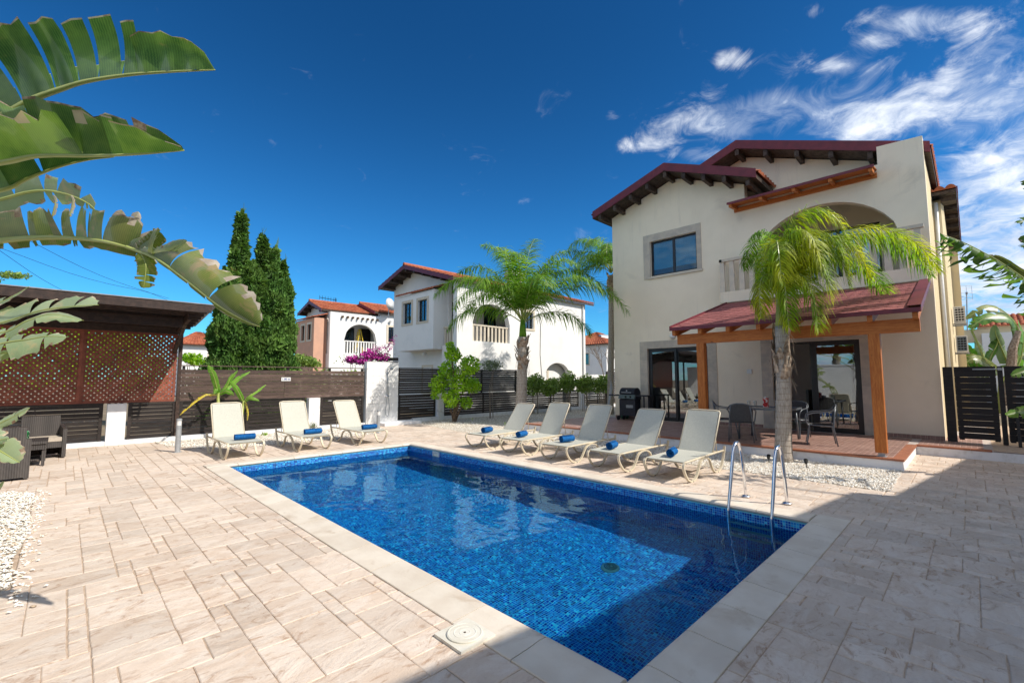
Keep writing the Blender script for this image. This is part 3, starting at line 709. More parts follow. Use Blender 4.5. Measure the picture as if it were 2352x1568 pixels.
for i in range(8):
    for j in range(3): tl.append((99, 13.3 + i * .33, .735 - j * .33))
tl.sort(); far = MB()
for n_, (d_, x, y) in enumerate(tl):
    if n_ < 300:
        o = bpy.data.objects.new('tile', tm); COL.objects.link(o); o.location = (x, y, .1985); o.parent = patio
    else: far.add([(vx + x, vy + y, vz * .7 + .1985) for vx, vy, vz in vs], fs)
far.build('tile_field', 'patiotilefar', patio, fix=False)['kind'] = 'stuff'
# raised walk by the gate
struct(MB().box(12.97, -4.0, .1885, 20, -.22, .192).build('path', 'deckbase'))

# ================================================================== FENCES
def slat_fence(label, x0, x1, y, z0, z1, pitch, h, material, posts, post_m, thick=.022, group=None, seed=0, segs=None, cap=False):
    t = thing('slat_fence', label, 'fence', ((x0 + x1) / 2, y, z0), group)
    r = random.Random(seed); segs = segs or [(x0, x1)]
    for (a, b_) in segs:
        z = z0 + .01
        while z + h < z1 + .002:
            dz_ = r.uniform(-.004, .004); dz2 = r.uniform(-.004, .004); dy = r.uniform(-.003, .003)
            MB().bar((a + .003, y + dy, z + h / 2 + dz_), (b_ - .003, y + dy, z + h / 2 + dz2), thick, h).build('slat', material, t); z += pitch
    for px_, w in posts: box('post', post_m, t, px_ - w / 2, y + thick / 2 + .004, z0 - .05, px_ + w / 2, y + thick / 2 + .07, z1)
    if cap: box('cap_rail', material, t, x0, y - .03, z1 + .004, x1, y + .05, z1 + .03)
    return t
FY = 14.8
slat_fence('tall brown slatted fence top behind the banana plants and the three loungers', 2.2, 7.4, FY, .98, 1.93, .107, .101, 'fenceup', [(2.26, .06), (3.6, .06), (4.9, .06), (6.2, .06), (7.33, .06)], 'fencelow', seed=1, segs=[(2.2, 4.8), (4.8, 7.4)], cap=True)
LW = [('black low slatted panel left of the white pillar, behind the wicker chairs', -1.4, .70, 2), ('black low slatted panel under the lattice, right of the first white pillar', 1.16, 2.12, 3),
      ('black low slatted panel behind the banana plants and first lounger', 2.2, 5.42, 4), ('narrow black low slatted panel between the second pillar and the shower wall', 5.9, 7.36, 5),
      ('black low slatted panel right of the shower wall', 8.72, 10.34, 6), ('long black low slatted panel between the lemon tree and the palm', 10.72, 14.9, 7), ('black low slatted panel below the hedge right of the palm', 15.0, 19.5, 8), ('short black low slatted panel ending by the villa wall', 19.95, 22.6, 9)]
for lab, a, b_, sd in LW:
    t = slat_fence(lab, a, b_, FY - .03, .10, .97, .097, .085, 'fencelow', [], 'fencelow', seed=sd, cap=False)
    for xx in (a + .035, b_ - .035) + ((((a + b_) / 2,)) if b_ - a > 2.5 else ()): box('post', 'fencelow', t, xx - .035, FY - .065, .10, xx + .035, FY - .044, .975)
    box('top_rail', 'fencelow', t, a, FY - .06, .975, b_, FY + .0, 1.005)
slat_fence('tall black slatted fence top behind the lemon tree', 8.7, 14.92, FY, 1.03, 1.97, .085, .073, 'fencelow', [(8.76, .06), (10.8, .06), (12.8, .06), (14.87, .06)], 'fencelow', seed=12, segs=[(8.7, 11.8), (11.8, 14.92)], cap=True)
slat_fence('tall dark end panel of the far fence beside the villa corner', 22.1, 23.2, FY - .12, .2, 2.0, .1, .09, 'fencelow', [(22.15, .06), (23.1, .06)], 'fencelow', seed=13)
# fence base kerb and pillars
box('fence_kerb', 'kerbwhite', None, -6, FY - .17, -.05, 7.38, FY + .03, .10); struct(bpy.data.objects['fence_kerb'])
o = box('fence_kerb', 'kerbwhite', None, 9.3, FY - .15, -.05, 23, FY + .03, .13); struct(o)
for xc, lab, w in ((.945, 'short white rendered pillar below the lattice screen', .35), (5.66, 'short white rendered pillar between the second and third loungers', .34), (10.53, 'short white pillar beside the lemon tree trunk', .27), (19.72, 'short white pillar farthest right below the hedge', .32)):
    tag(MB().box(xc - w / 2, FY - .19, -.05, xc + w / 2, FY + .04, .985).build('pillar', 'kerbwhite', org=(xc, FY, 0)), lab, 'pillar', 'white pillars in the slatted fence')
# depth sign
sg = thing('depth_sign', 'small white sign with blue lettering 1.00 m on the brown fence', 'sign', (4.83, FY - .02, 1.56))
box('sign_board', 'plastic', sg, 4.70, FY - .026, 1.525, 4.97, FY - .018, 1.635)
def text3d(txt, size, mtl, parent, loc, rot, ext=.001, name='lettering', bold=.0):
    cu = bpy.data.curves.new(name, 'FONT'); cu.body = txt; cu.size = size; cu.extrude = ext; cu.align_x = 'CENTER'; cu.align_y = 'CENTER'; cu.offset = bold
    tmp = bpy.data.objects.new('tmp', cu); me = bpy.data.meshes.new_from_object(tmp); bpy.data.objects.remove(tmp); me.name = name
    me.materials.clear(); me.materials.append(MAT[mtl]); o = bpy.data.objects.new(name, me); COL.objects.link(o)
    o.parent = parent; o.location = V(loc) - ORG[parent.name]; o.rotation_euler = rot; return o
text3d('1.00 m', .085, 'signblue', sg, (4.835, FY - .028, 1.58), (PI / 2, 0, 0), bold=.002)

# ================================================================== SHOWER
sh = thing('shower_wall', 'white block outdoor shower wall with a low tray between the two fence runs', 'shower wall', (8.04, FY, 0))
box('wall_core', 'kerbwhite', sh, 7.44, FY - .10, -.02, 8.65, FY + .10, 2.16)
z = .005; r = 0
while z < 2.15:
    zz = min(z + .24, 2.165); x = 7.43; first = True
    while x < 8.65:
        w = (.24 if (first and r % 2) else .48); x2 = min(x + w, 8.66); first = False
        if 8.66 - x2 < .06: x2 = 8.66
        MB().box(x + .003, FY - .118, z + .003, x2 - .003, FY - .102, zz - .003).build('block', 'white', sh); x = x2
    z = zz; r += 1
box('wall_cap', 'kerbwhite', sh, 7.42, FY - .125, 2.17, 8.67, FY + .11, 2.19)
tr = box('tray', 'kerbwhite', sh, 7.75, 13.95, -.02, 9.2, FY - .125, .09)
s2 = thing('shower', 'chrome hand shower on a riser rail with looped hose on the white wall', 'shower', (8.19, FY - .12, 1.1))
xr = 8.19; yr = FY - .175
MB().tube([(xr, yr, .98), (xr, yr, 1.95)], .011, 8).build('riser_rail', 'bbqsteel', s2, smooth=True)
MB().tube([(xr - .04, yr + .05, .98), (xr, yr, .98)], .02, 8).tube([(xr - .06, yr, .98), (xr + .06, yr, .98)], .024, 10).tube([(xr, yr + .055, 1.9), (xr, yr, 1.9)], .015, 8).build('mixer_tap', 'chrome', s2, smooth=True)
MB().tube([(xr, yr - .01, 1.72), (xr + .03, yr - .06, 1.86), (xr + .07, yr - .12, 1.95)], .014, 8).tube([(xr + .07, yr - .10, 1.97), (xr + .10, yr - .15, 1.95)], [.05, .055], 16).build('shower_head', 'bbqsteel', s2, smooth=True)
MB().tube(catmull([(xr, yr - .02, 1.72), (xr + .02, yr - .03, 1.35), (xr + .03, yr - .03, 1.0), (xr + .075, yr - .03, .6), (xr + .05, yr - .03, .32), (xr - .02, yr - .03, .29), (xr - .07, yr - .03, .42), (xr - .035, yr - .03, .75), (xr - .01, yr - .02, .95)], 8), .008, 6).build('hose', 'bbqsteel', s2, smooth=True)

# ================================================================== PERGOLA WITH LATTICE
pg = thing('pergola', 'dark timber pergola with thin sheet roof and red brown lattice screen on the left', 'pergola', (0, 13.6, 0))
def zr(y): return lerp(3.03, 3.30, (FY - y) / 2.3)
box_ = MB(); box_.prism([(2.47, FY + .1, zr(FY + .1) + .002), (2.47, 12.42, zr(12.42) + .002), (2.47, 12.42, zr(12.42) + .022), (2.47, FY + .1, zr(FY + .1) + .022)], (-9, 0, 0)); box_.build('roof_sheet', 'roofsheet', pg)
for k in range(8):
    y = 12.5 + k * .32; bar('purlin', 'darkwood', pg, (-6.5, y, zr(y) - .062), (2.34 - .0 * k, y, zr(y) - .062), .055, .12)
for xx in (2.02, -.6, -3.2): bar('rafter', 'darkwood', pg, (xx, 12.9, zr(12.9) - .20), (xx, 14.78, zr(14.78) - .20), .07, .15, (1, 0, 0) if False else (0, 0, 1))
for xx in (2.02,): bar('brace', 'purlin', pg, (xx, 14.74, 2.30), (xx, 13.35, 2.99), .075, .095)
bar('beam', 'darkwood', pg, (-6.4, 13.35, 2.93), (1.95, 13.35, 2.93), .10, .20)
bar('beam', 'darkwood', pg, (-6.4, 14.55, 2.83), (2.15, 14.55, 2.83), .08, .16)
box('front_board', 'darkwood', pg, -6.5, 12.40, 3.12, 2.36, 12.425, 3.29)
box('post', 'darkwood', pg, 2.11, FY - .10, -.02, 2.19, FY - .02, 2.93); box('post', 'darkwood', pg, -3.3, FY - .10, -.02, -3.2, FY - .02, 2.93)
def lattice(x0, x1, z0, z1):
    fr = MB()
    fr.box(x0, FY - .05, z0, x0 + .05, FY - .01, z1).box(x1 - .05, FY - .05, z0, x1, FY - .01, z1).box(x0 + .05, FY - .05, z0, x1 - .05, FY - .01, z0 + .045).box(x0 + .05, FY - .05, z1 - .045, x1 - .05, FY - .01, z1)
    f = fr.build('lattice_frame', 'lattice', pg)
    W, H = x1 - x0, z1 - z0; p = .115; w = .053
    for sgn in (1, -1):
        k = -H
        while k < W:
            # line x = x0 + k + t, z = z0 + t (sgn 1) or z1 - t
            t0, t1 = max(0, -k), min(H, W - k)
            if t1 - t0 > .04:
                za, zb = (z0 + t0, z0 + t1) if sgn > 0 else (z1 - t0, z1 - t1); y = FY - .034 if sgn > 0 else FY - .024
                MB().bar((x0 + k + t0, y, za), (x0 + k + t1, y, zb), .008, w).build('lath', 'lattice', f)
            k += p * 1.0
lattice(.26, 2.08, 1.0, 2.78); lattice(-1.58, .26, 1.0, 2.78)
# lamp posts
for (x, y, z, lab) in ((1.84, 12.26, .72, 'grey steel bollard light on the paving left of the first lounger'), (6.7, 12.45, .66, 'grey steel bollard light behind the third lounger by the shower')):
    bl = thing('bollard_light', lab, 'bollard light', (x, y, 0), 'steel bollard lights')
    MB().lathe([(.075, 0), (.075, .012), (.052, .014), (.052, z - .14)], (x, y, 0), 20).build('column', 'greysteel', bl, smooth=False)
    MB().lathe([(.046, z - .14), (.046, z - .04)], (x, y, 0), 20).build('diffuser', 'plastic', bl)
    MB().lathe([(.052, z - .04), (.052, z), (.04, z + .005)], (x, y, 0), 20).build('lamp_cap', 'greysteel', bl)

# overhead wires behind the pergola
for k, (a, b_) in enumerate((((0, 575), (200, 690)), ((10, 572), (330, 668)), ((60, 548), (345, 672)))):
    p, q = at(*a, 26), at(*b_, 34); d = (q - p)
    pts = [p + d * t + V((0, 0, -.3 * math.sin(PI * max(0, min(1, t))))) for t in np.linspace(-.6, 1.25, 14)]
    tag(MB().tube(pts, .012, 5).build('overhead_wire', 'rubber', org=p), ['lowest thin overhead wire above the pergola roof', 'middle thin overhead wire above the pergola roof', 'highest thin overhead wire above the pergola roof'][k], 'wire', 'overhead wires above the pergola')

# ================================================================== WICKER FURNITURE
def wicker_chair(label, x, y, rz, w=.68, dpt=.62):
    t = thing('wicker_armchair', label, 'armchair', (0, 0, 0), 'dark wicker armchairs'); 
    # local: seat faces -y, origin at the centre
    box('backrest', 'wicker', t, -w / 2 + .06, dpt / 2 - .09, .04, w / 2 - .06, dpt / 2, .83)
    for s_ in (-1, 1):
        x0 = s_ * w / 2; a, b_ = min(x0, x0 - s_ * .06), max(x0, x0 - s_ * .06)
        MB().prism([(a, -dpt / 2, .02), (a, dpt / 2, .02), (a, dpt / 2, .64), (a, -dpt / 2, .58)], (b_ - a, 0, 0)).build('armrest', 'wicker', t)
    box('seat_base', 'wicker', t, -w / 2 + .06, -dpt / 2 + .02, .22, w / 2 - .06, dpt / 2 - .09, .34)
    box('cushion', 'cushion', t, -w / 2 + .07, -dpt / 2 + .01, .342, w / 2 - .07, dpt / 2 - .1, .42)
    t.location = (x, y, 0); t.rotation_euler = (0, 0, rz); return t
wicker_chair('dark wicker armchair nearest the camera, seen from the back beside the table', -.69, 10.92, PI + .10)
wicker_chair('dark wicker armchair against the fence beyond the low table', -.27, 13.28, .1)
tb = thing('wicker_table', 'low dark wicker side table between the two armchairs', 'table', (-.47, 12.45, 0))
box('table_top', 'wicker', tb, -.78, 12.06, .40, -.16, 12.88, .45); box('apron', 'wicker', tb, -.76, 12.08, .30, -.18, 12.86, .398)
for xx in (-.745, -.225):
    for yy in (12.10, 12.80): box('leg', 'wicker', tb, xx, yy, 0, xx + .045, yy + .045, .30)
box('lower_shelf', 'wicker', tb, -.73, 12.18, .1, -.21, 12.78, .12)
can = thing('drink_can', 'green and white drink can standing on the wicker table', 'can', (-.45, 12.62, .45))
MB().lathe([(.026, 0), (.033, .012), (.033, .145), (.026, .165)], (-.45, 12.62, .451), 20).build('can_body', 'cangreen', can, smooth=True)
MB().lathe([(.026, .166), (.026, .168), (.001, .168)], (-.45, 12.62, .451), 16).build('can_lid', 'chrome', can)

# ================================================================== LOUNGERS AND TOWELS
def lounger(ang=55):
    t = thing('sun_lounger', '', 'sun lounger', (0, 0, 0), '')
    R = math.radians(ang); bx, bz = 1.20, .335; ex_, ez = bx + .80 * math.cos(R), bz + .80 * math.sin(R)
    wave = catmull([(.0, .315), (-.035, .27), (.0, .18), (.12, .05), (.28, .008), (.42, .05), (.52, .16), (.60, .255), (.72, .297), (.86, .297), (.98, .25), (1.06, .14), (1.16, .04), (1.32, .008), (1.46, .04), (1.58, .16), (1.66, .30), (1.69, .40)][0] and
                   [(x, 0, z) for x, z in [(.0, .315), (-.035, .27), (.0, .18), (.12, .05), (.28, .008), (.42, .05), (.52, .16), (.60, .255), (.72, .297), (.86, .297), (.98, .25), (1.06, .14), (1.16, .04), (1.32, .008), (1.46, .04), (1.58, .16), (1.66, .30), (1.69, .40)]], 5)
    for s_ in (-1, 1):
        y = s_ * .32; vs = []; k = len(wave)
        for i, p in enumerate(wave):
            d = (wave[min(i + 1, k - 1)] - wave[max(i - 1, 0)]).normalized(); nn = V((-d.z, 0, d.x)) * .011
            for yy in (-.019, .019):
                vs += [V((p.x, y + yy, p.z)) + nn, V((p.x, y + yy, p.z)) - nn]
        fs = []
        for i in range(k - 1):
            a = 4 * i; b_ = a + 4; fs += [(a, a + 2, b_ + 2, b_), (a + 1, b_ + 1, b_ + 3, a + 3), (a, b_, b_ + 1, a + 1), (a + 2, a + 3, b_ + 3, b_ + 2)]
        fs += [(0, 1, 3, 2), (4 * k - 4, 4 * k - 2, 4 * k - 1, 4 * k - 3)]
        MB().add(vs, fs).build('leg_frame', 'frame', t)
        MB().tube([(0.005, y * .97, .318), (.3, y * .97, .322), (1.25, y * .97, .328), (1.66, y * .97, .325)], .017, 8, flat=(1, 1)).build('side_rail', 'frame', t, smooth=True)
        for fx in (.28, 1.32): box('foot', 'rubber', t, fx - .02, y - .02, 0, fx + .02, y + .02, .012)
        MB().tube([(bx, y * .93, bz), (ex_ - .02, y * .93, ez - .03), (ex_ + .01, y * .86, ez)], .013, 8).build('back_rail', 'frame', t, smooth=True)
        MB().tube([(bx + .42 * math.cos(R) + .02, y * .78, bz + .42 * math.sin(R)), (1.52, y * .78, .30)], .008, 6).build('back_strut', 'frame', t, smooth=True)
    for xx in (.03, .72, 1.2, 1.52): MB().tube([(xx, -.31, .312), (xx, .31, .312)], .011, 6).build('cross_bar', 'frame', t, smooth=True)
    def sheet(name, fn, n):
        vs = []; fs = []; ny_ = 6
        for i in range(n + 1):
            for j in range(ny_ + 1):
                v = -1 + 2 * j / ny_; p = fn(i / n, v); vs.append(p)
        for i in range(n):
            for j in range(ny_): a = i * (ny_ + 1) + j; fs.append((a, a + ny_ + 1, a + ny_ + 2, a + 1))
        k2 = len(vs); return MB().add(vs, fs).add([(p[0] , p[1], p[2] - .004) for p in vs], [f[::-1] for f in fs]).build(name, 'sling', t, smooth=True, fix=False)
    sheet('seat_sling', lambda u, v: (.012 + u * 1.18, v * .30, .338 - .014 * (1 - v * v) * math.sin(PI * u) + (.0 if u > .02 else -.01)), 14)
    nb = V((-math.sin(R), 0, math.cos(R)))
    sheet('back_sling', lambda u, v: tuple(V((bx + u * .79 * math.cos(R), v * (.288 - .012 * u), bz + u * .79 * math.sin(R))) + nb * (.012 - .02 * (1 - v * v) * math.sin(PI * min(1, u * 1.05)))), 12)
    MB().tube([(ex_, -.275, ez), (ex_ + .012, -.2, ez + .012), (ex_ + .012, .2, ez + .012), (ex_, .275, ez)], .013, 8).build('head_bar', 'frame', t, smooth=True)
    return t
def towel(label, x, y, rz, R_=.074, L=.32, z=.338, grp='rolled blue towels on the loungers'):
    vs = []; fs = []; n = 76; th = .011
    for i in range(n + 1):
        a = i / n * 2 * PI * 3.3; r = lerp(.012, R_, i / n) * (1 + .03 * math.sin(3 * a)); c, s_ = math.cos(a), math.sin(a)
        wob = RN.uniform(-.006, .006)
        for rr in (r, r - th * .8):
            for ly in (-L / 2 + wob, L / 2 + wob): vs.append((rr * c, ly, rr * s_ * .96 + R_ * .96))
    for i in range(n):
        a = 4 * i; b_ = a + 4; fs += [(a, a + 1, b_ + 1, b_), (a + 2, b_ + 2, b_ + 3, a + 3), (a, b_, b_ + 2, a + 2), (a + 1, a + 3, b_ + 3, b_ + 1)]
    fs += [(0, 2, 3, 1), (4 * n, 4 * n + 1, 4 * n + 3, 4 * n + 2)]
    o = MB().add(vs, fs).build('rolled_towel', 'towel', smooth=False); tag(o, label, 'towel', grp); o.location = (x, y, z); o.rotation_euler = (0, 0, rz); return o
row_r = [(8.02, 50, 'beige sun lounger farthest left of the row of five by the patio', .03), (6.88, 58, 'second beige sun lounger from the left in the row by the patio', 0), (5.71, 58, 'middle beige sun lounger of the five in front of the patio', .02),
         (4.58, 53, 'beige sun lounger second from the right in the row before the patio', -.02), (3.46, 58, 'beige sun lounger nearest the pool ladder, right end of its row', .02)]
for yc, an, lab, rz in row_r:
    t = lounger(an); t['label'] = lab; t['group'] = 'sun loungers along the patio side of the pool'; t.location = (6.76, yc, 0); t.rotation_euler = (0, 0, rz)
for xc, an, lab, rz in ((2.66, 62, 'beige sun lounger nearest the grey bollard, left end of the far row', PI / 2 + .02), (4.05, 60, 'beige sun lounger in the middle of the far row of three', PI / 2), (5.44, 56, 'beige sun lounger closest to the shower wall', PI / 2 + .03)):
    t = lounger(an); t['label'] = lab; t['group'] = 'sun loungers at the far end of the pool'; t.location = (xc, 10.28, 0); t.rotation_euler = (0, 0, rz)
for k, (yc, dx) in enumerate(((8.02, .33), (6.88, .33), (5.71, .42), (4.58, .30), (3.46, .33))):
    towel(['rolled blue towel on the lounger farthest left of the patio row', 'rolled blue towel on the second lounger of the patio row', 'rolled blue towel on the middle lounger of the patio row', 'rolled blue towel on the fourth lounger of the patio row', 'rolled blue towel on the lounger by the pool ladder'][k], 6.76 + dx + .04, yc + .04, PI / 2 + (.25 if k != 2 else -.15), z=.334)
for k, xc in enumerate((2.66, 4.05, 5.44)):
    towel(['rolled dark blue towel on the lounger beside the grey bollard', 'rolled dark blue towel on the middle lounger of the far row', 'rolled dark blue towel on the lounger near the shower'][k], xc + .08, 10.28 + .42, PI / 2 + .05 * (k - 1), .066, .38, z=.334)

# ================================================================== HELPERS FOR BUILDINGS
def roof_tiles(name, E0, E1, R0, R1, parent, pitch=.24, row=.36, amp=.035, mtl='terracotta', kind=None):
    """pan tiles: waves along the eave E0-E1, courses stepping up to the ridge R0-R1"""
    E0, E1, R0, R1 = map(V, (E0, E1, R0, R1)); W = (E1 - E0).length; H = ((R0 + R1) / 2 - (E0 + E1) / 2).length
    nw = max(2, int(W / pitch)); nr = max(2, int(H / row)); per = 6
    nrm = (E1 - E0).cross(R0 - E0).normalized()
    if nrm.z < 0: nrm = -nrm
    vs = []; fs = []; cols = nw * per + 1
    for r in range(nr):
        for e, lift in ((0, .028), (1, .0)):
            t = (r + e) / nr
            for c in range(cols):
                u = c / (cols - 1); a = lerp(lerp(E0, E1, u), lerp(R0, R1, u), t)
                w = abs(math.sin(PI * (c % per) / per)) ** .8 if True else 0
                vs.append(a + nrm * (amp * w * 1.6 + lift + .01))
    for r in range(nr):
        for c in range(cols - 1):
            a = (2 * r) * cols + c; fs.append((a, a + 1, a + 1 + cols, a + cols))
            if r < nr - 1: b_ = a + cols; fs.append((b_, b_ + 1, b_ + 1 + cols, b_ + cols))
    # front lip of the first course
    k = len(vs)
    for c in range(cols): u = c / (cols - 1); vs.append(lerp(E0, E1, u))
    for c in range(cols - 1): fs.append((k + c, k + c + 1, c + 1, c))
    o = MB().add(vs, fs).build(name, mtl, parent)
    if kind: o['kind'] = kind
    return o
def window_x(parent, X, y0, y1, z0, z1, surround=.14, blind=False, mull=1, stone='lightstone', sur=None):
    """window in a wall facing -X; returns nothing, adds frame and panes as parts"""
    sur = surround if sur is None else sur
    f = MB(); f.box(X - .03, y0 - sur, z1, X + .02, y1 + sur, z1 + sur); f.box(X - .03, y0 - sur, z0 - sur * .8, X + .02, y1 + sur, z0 - .001)
    f.box(X - .03, y0 - sur, z0, X + .02, y0 - .001, z1 - .001); f.box(X - .03, y1 + .001, z0, X + .02, y1 + sur, z1 - .001)
    if sur > 0: f.build('window_surround', stone, parent)
    w = MB(); e = .05; x0, x1 = X + .09, X + .13
    w.box(x0, y0, z0, x1, y1, z0 + e).box(x0, y0, z1 - e, x1, y1, z1).box(x0, y0, z0 + e, x1, y0 + e, z1 - e).box(x0, y1 - e, z0 + e, x1, y1, z1 - e)
    for k in range(mull): ym = lerp(y0, y1, (k + 1) / (mull + 1)); w.box(x0 - .01, ym - e / 2, z0 + e, x1 - .01 + .005, ym + e / 2, z1 - e)
    fr = w.build('window_frame', 'blackframe', parent)
    MB().box(x0 + .015, y0 + e, z0 + e, x0 + .021, y1 - e, z1 - e).build('pane', 'bluepane', fr)
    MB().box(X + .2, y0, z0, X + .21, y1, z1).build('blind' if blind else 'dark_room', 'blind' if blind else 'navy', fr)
def window_y(parent, Y, x0, x1, z0, z1, sur=.14, mull=1, stone='lightstone', blind=False):
    f = MB(); f.box(x0 - sur, Y - .03, z1, x1 + sur, Y + .02, z1 + sur); f.box(x0 - sur, Y - .03, z0 - sur * .8, x1 + sur, Y + .02, z0 - .001)
    f.box(x0 - sur, Y - .03, z0, x0 - .001, Y + .02, z1 - .001); f.box(x1 + .001, Y - .03, z0, x1 + sur, Y + .02, z1 - .001)
    if sur > 0: f.build('window_surround', stone, parent)
    w = MB(); e = .05; a, b_ = Y + .09, Y + .13
    w.box(x0, a, z0, x1, b_, z0 + e).box(x0, a, z1 - e, x1, b_, z1).box(x0, a, z0 + e, x0 + e, b_, z1 - e).box(x1 - e, a, z0 + e, x1, b_, z1 - e)
    for k in range(mull): xm = lerp(x0, x1, (k + 1) / (mull + 1)); w.box(xm - e / 2, a - .01, z0 + e, xm + e / 2, b_ - .005, z1 - e)
    fr = w.build('window_frame', 'blackframe', parent)
    MB().box(x0 + e, a + .015, z0 + e, x1 - e, a + .021, z1 - e).build('pane', 'bluepane', fr)
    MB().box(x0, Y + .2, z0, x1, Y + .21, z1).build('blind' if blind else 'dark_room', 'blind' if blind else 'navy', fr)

def wall_x(m, X, y0, y1, z0, top, holes, th=.2):
    """wall facing -X from y0 to y1 with rectangular or arched holes (y0,y1,z0,z1 or callable)"""
    y = y0
    for (a, b_, c, d) in sorted(holes):
        if a > y: m.run(PX(X), y, a, 6, z0, top, th)
        if c > z0: m.run(PX(X), a, b_, 1, z0, c, th)
        m.run(PX(X), a, b_, 18 if callable(d) else 6, d, top, th); y = b_
    if y < y1: m.run(PX(X), y, y1, 8, z0, top, th)
def wall_y(m, Y, x0, x1, z0, top, holes, th=.2):
    x = x0
    for (a, b_, c, d) in sorted(holes):
        if a > x: m.run(PY(Y), x, a, 6, z0, top, th)
        if c > z0: m.run(PY(Y), a, b_, 1, z0, c, th)
        m.run(PY(Y), a, b_, 18 if callable(d) else 6, d, top, th); x = b_
    if x < x1: m.run(PY(Y), x, x1, 8, z0, top, th)

# ================================================================== THE VILLA
vi = thing('villa', 'cream two storey villa with an arched balcony and a shingled porch roof', 'house', (14.3, 4.8, .19))
FX = 14.3
def g1(y): return (lerp(8.54, 7.65, (y - 6.70) / (9.54 - 6.70)) if y > 6.70 else lerp(8.54, 7.42, (6.70 - y) / (6.70 - 3.96)))
def g2(y): return (lerp(8.90, 8.50, (y - 4.75) / 1.13) if y > 4.75 else lerp(8.90, 7.56, (4.75 - y) / 3.4))
ACY, AHW, ASP, AH = 2.65, 1.72, 4.75, 1.55
def arch(y): t = max(0, 1 - ((y - ACY) / AHW) ** 2); return ASP + AH * math.sqrt(t)
m = MB()
holes = [(5.77, 7.83, .19, 2.62), (1.95, 3.96, .19, 2.60)]
wall_x(m, FX, .5, 9.15, .19, 3.9, holes, .25)                                   # ground floor
wall_x(m, FX, 4.50, 9.15, 3.9, lambda y: g1(y) - .19, [(6.0, 7.63, 5.12, 6.35)], .25)   # gable part
wall_x(m, FX, .5, 4.50, 3.9, lambda y: 6.98, [(ACY - AHW, ACY + AHW, 4.2, arch)], .25)  # arched part
m.run(PX(FX), .5, 1.36, 2, 6.98, lambda y: lerp(7.40, 7.44, (y - .5) / .86), .9)     # raised pier
m.run(PX(15.2), 1.36, 8.2, 24, 6.9, lambda y: g2(y) - .19, .2)                      # upper gable wall set back
m.build('wall', 'stucco', vi)
m = MB()
m.run(PY(.5), FX + .25, 17.2, 4, -.05, 7.0, .25)
m.run(PY(.33), 17.401, 24.4, 12, -.05, lambda x: 6.55 + .9 * (1 - abs(x - 20.6) / 3.6), .25); m.run(PX(17.2), .33, .5, 1, -.05, 6.55, .2)
m.run(PY(9.15 - .25), FX + .25, 24, 6, -.05, 7.5, .25); m.run(PX(24.3), .1, 9.15, 2, -.05, 7, .2)
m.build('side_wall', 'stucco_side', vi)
# balcony recess and slab
MB().box(14.55, .75, 6.93, 16.5, 4.5, 6.99).build('balcony_ceiling', 'stucco', vi)
MB().box(14.55, .75, 3.72, 16.4, 5.0, 3.9).box(14.0, .58, 3.88, 14.3, 5.2, 4.19).build('balcony_slab', 'stucco', vi)
m = MB(); wall_x(m, 16.4, .75, 5.2, 3.9, 6.93, [(1.6, 3.6, 3.95, 6.1)], .15); m.box(14.55, 4.6, 3.9, 16.4, 4.8, 6.93); m.build('balcony_back_wall', 'stucco', vi)
df = MB().box(16.46, 1.6, 3.95, 16.5, 1.66, 6.1).box(16.46, 3.54, 3.95, 16.5, 3.6, 6.1).box(16.46, 1.66, 6.04, 16.5, 3.54, 6.1).box(16.45, 2.56, 3.95, 16.5, 2.64, 6.04).build('balcony_door_frame', 'blackframe', vi)
MB().box(16.48, 1.66, 3.95, 16.486, 3.54, 6.04).build('pane', 'glass', df)
MB().lathe([(.09, 6.90), (.10, 6.85), (.06, 6.79), (.001, 6.78)], (15.0, 2.6, 0), 16).build('ceiling_lamp', 'plastic', vi, smooth=True)
bt = MB().box(13.97, .58, 5.11, 14.09, 5.2, 5.19).box(13.97, 5.12, 5.112, 14.3, 5.2, 5.188).build('balustrade_rail', 'lightstone', vi)
y = .70
while y < 5.15:
    MB().prism([(14.0, y - .075, 4.19), (14.0, y + .075, 4.19), (14.0, y + .06, 5.11), (14.0, y - .06, 5.11)], (.06, 0, 0)).build('baluster', 'lightstone', vi); y += .277
box('balcony_band', 'lightstone', vi, 13.985, .56, 3.86, 14.298, 5.22, 3.878 + .06 - .06)
# stone surrounds of the ground floor doors, in blocks
def surround(y0, y1, z0, z1, w=.28, X=FX):
    zs = list(np.linspace(z0, z1, 7))
    for a, b_ in zip(zs[:-1], zs[1:]):
        for p, q in ((y0 - w, y0), (y1, y1 + w)): MB().box(X - .022, p, a + .002, X + .01, q, b_ - .002).build('surround_stone', 'stone', vi)
    ys = list(np.linspace(y0 - w, y1 + w, 6))
    for a, b_ in zip(ys[:-1], ys[1:]): MB().box(X - .022, a + .002, z1 + .002, X + .01, b_ - .002, z1 + w - .03).build('surround_stone', 'stone', vi)
surround(5.77, 7.83, .2, 2.62); surround(1.95, 3.96, .2, 2.60)
for a in ((5.83, 6.2, 8.0), ):
    pass
for (a, b_, c, d) in ((5.85, 6.0, 5.05, 6.6), (7.63, 7.88, 5.05, 6.6), (6.0, 7.63, 6.35, 6.6)): MB().box(FX - .022, a, c, FX + .01, b_ - .001, d).build('surround_stone', 'stone', vi)
MB().box(FX - .05, 5.82, 5.03, FX + .1, 7.72, 5.09).build('window_sill', 'lightstone', vi)
w = MB(); e = .06
for (a, b_, c, d) in ((6.0, 7.63, 5.12, 5.18), (6.0, 7.63, 6.29, 6.35), (6.0, 6.06, 5.18, 6.29), (7.57, 7.63, 5.18, 6.29), (6.775, 6.855, 5.18, 6.29)): w.box(FX + .09, a, c, FX + .14, b_, d)
fr = w.build('window_frame', 'blackframe', vi)
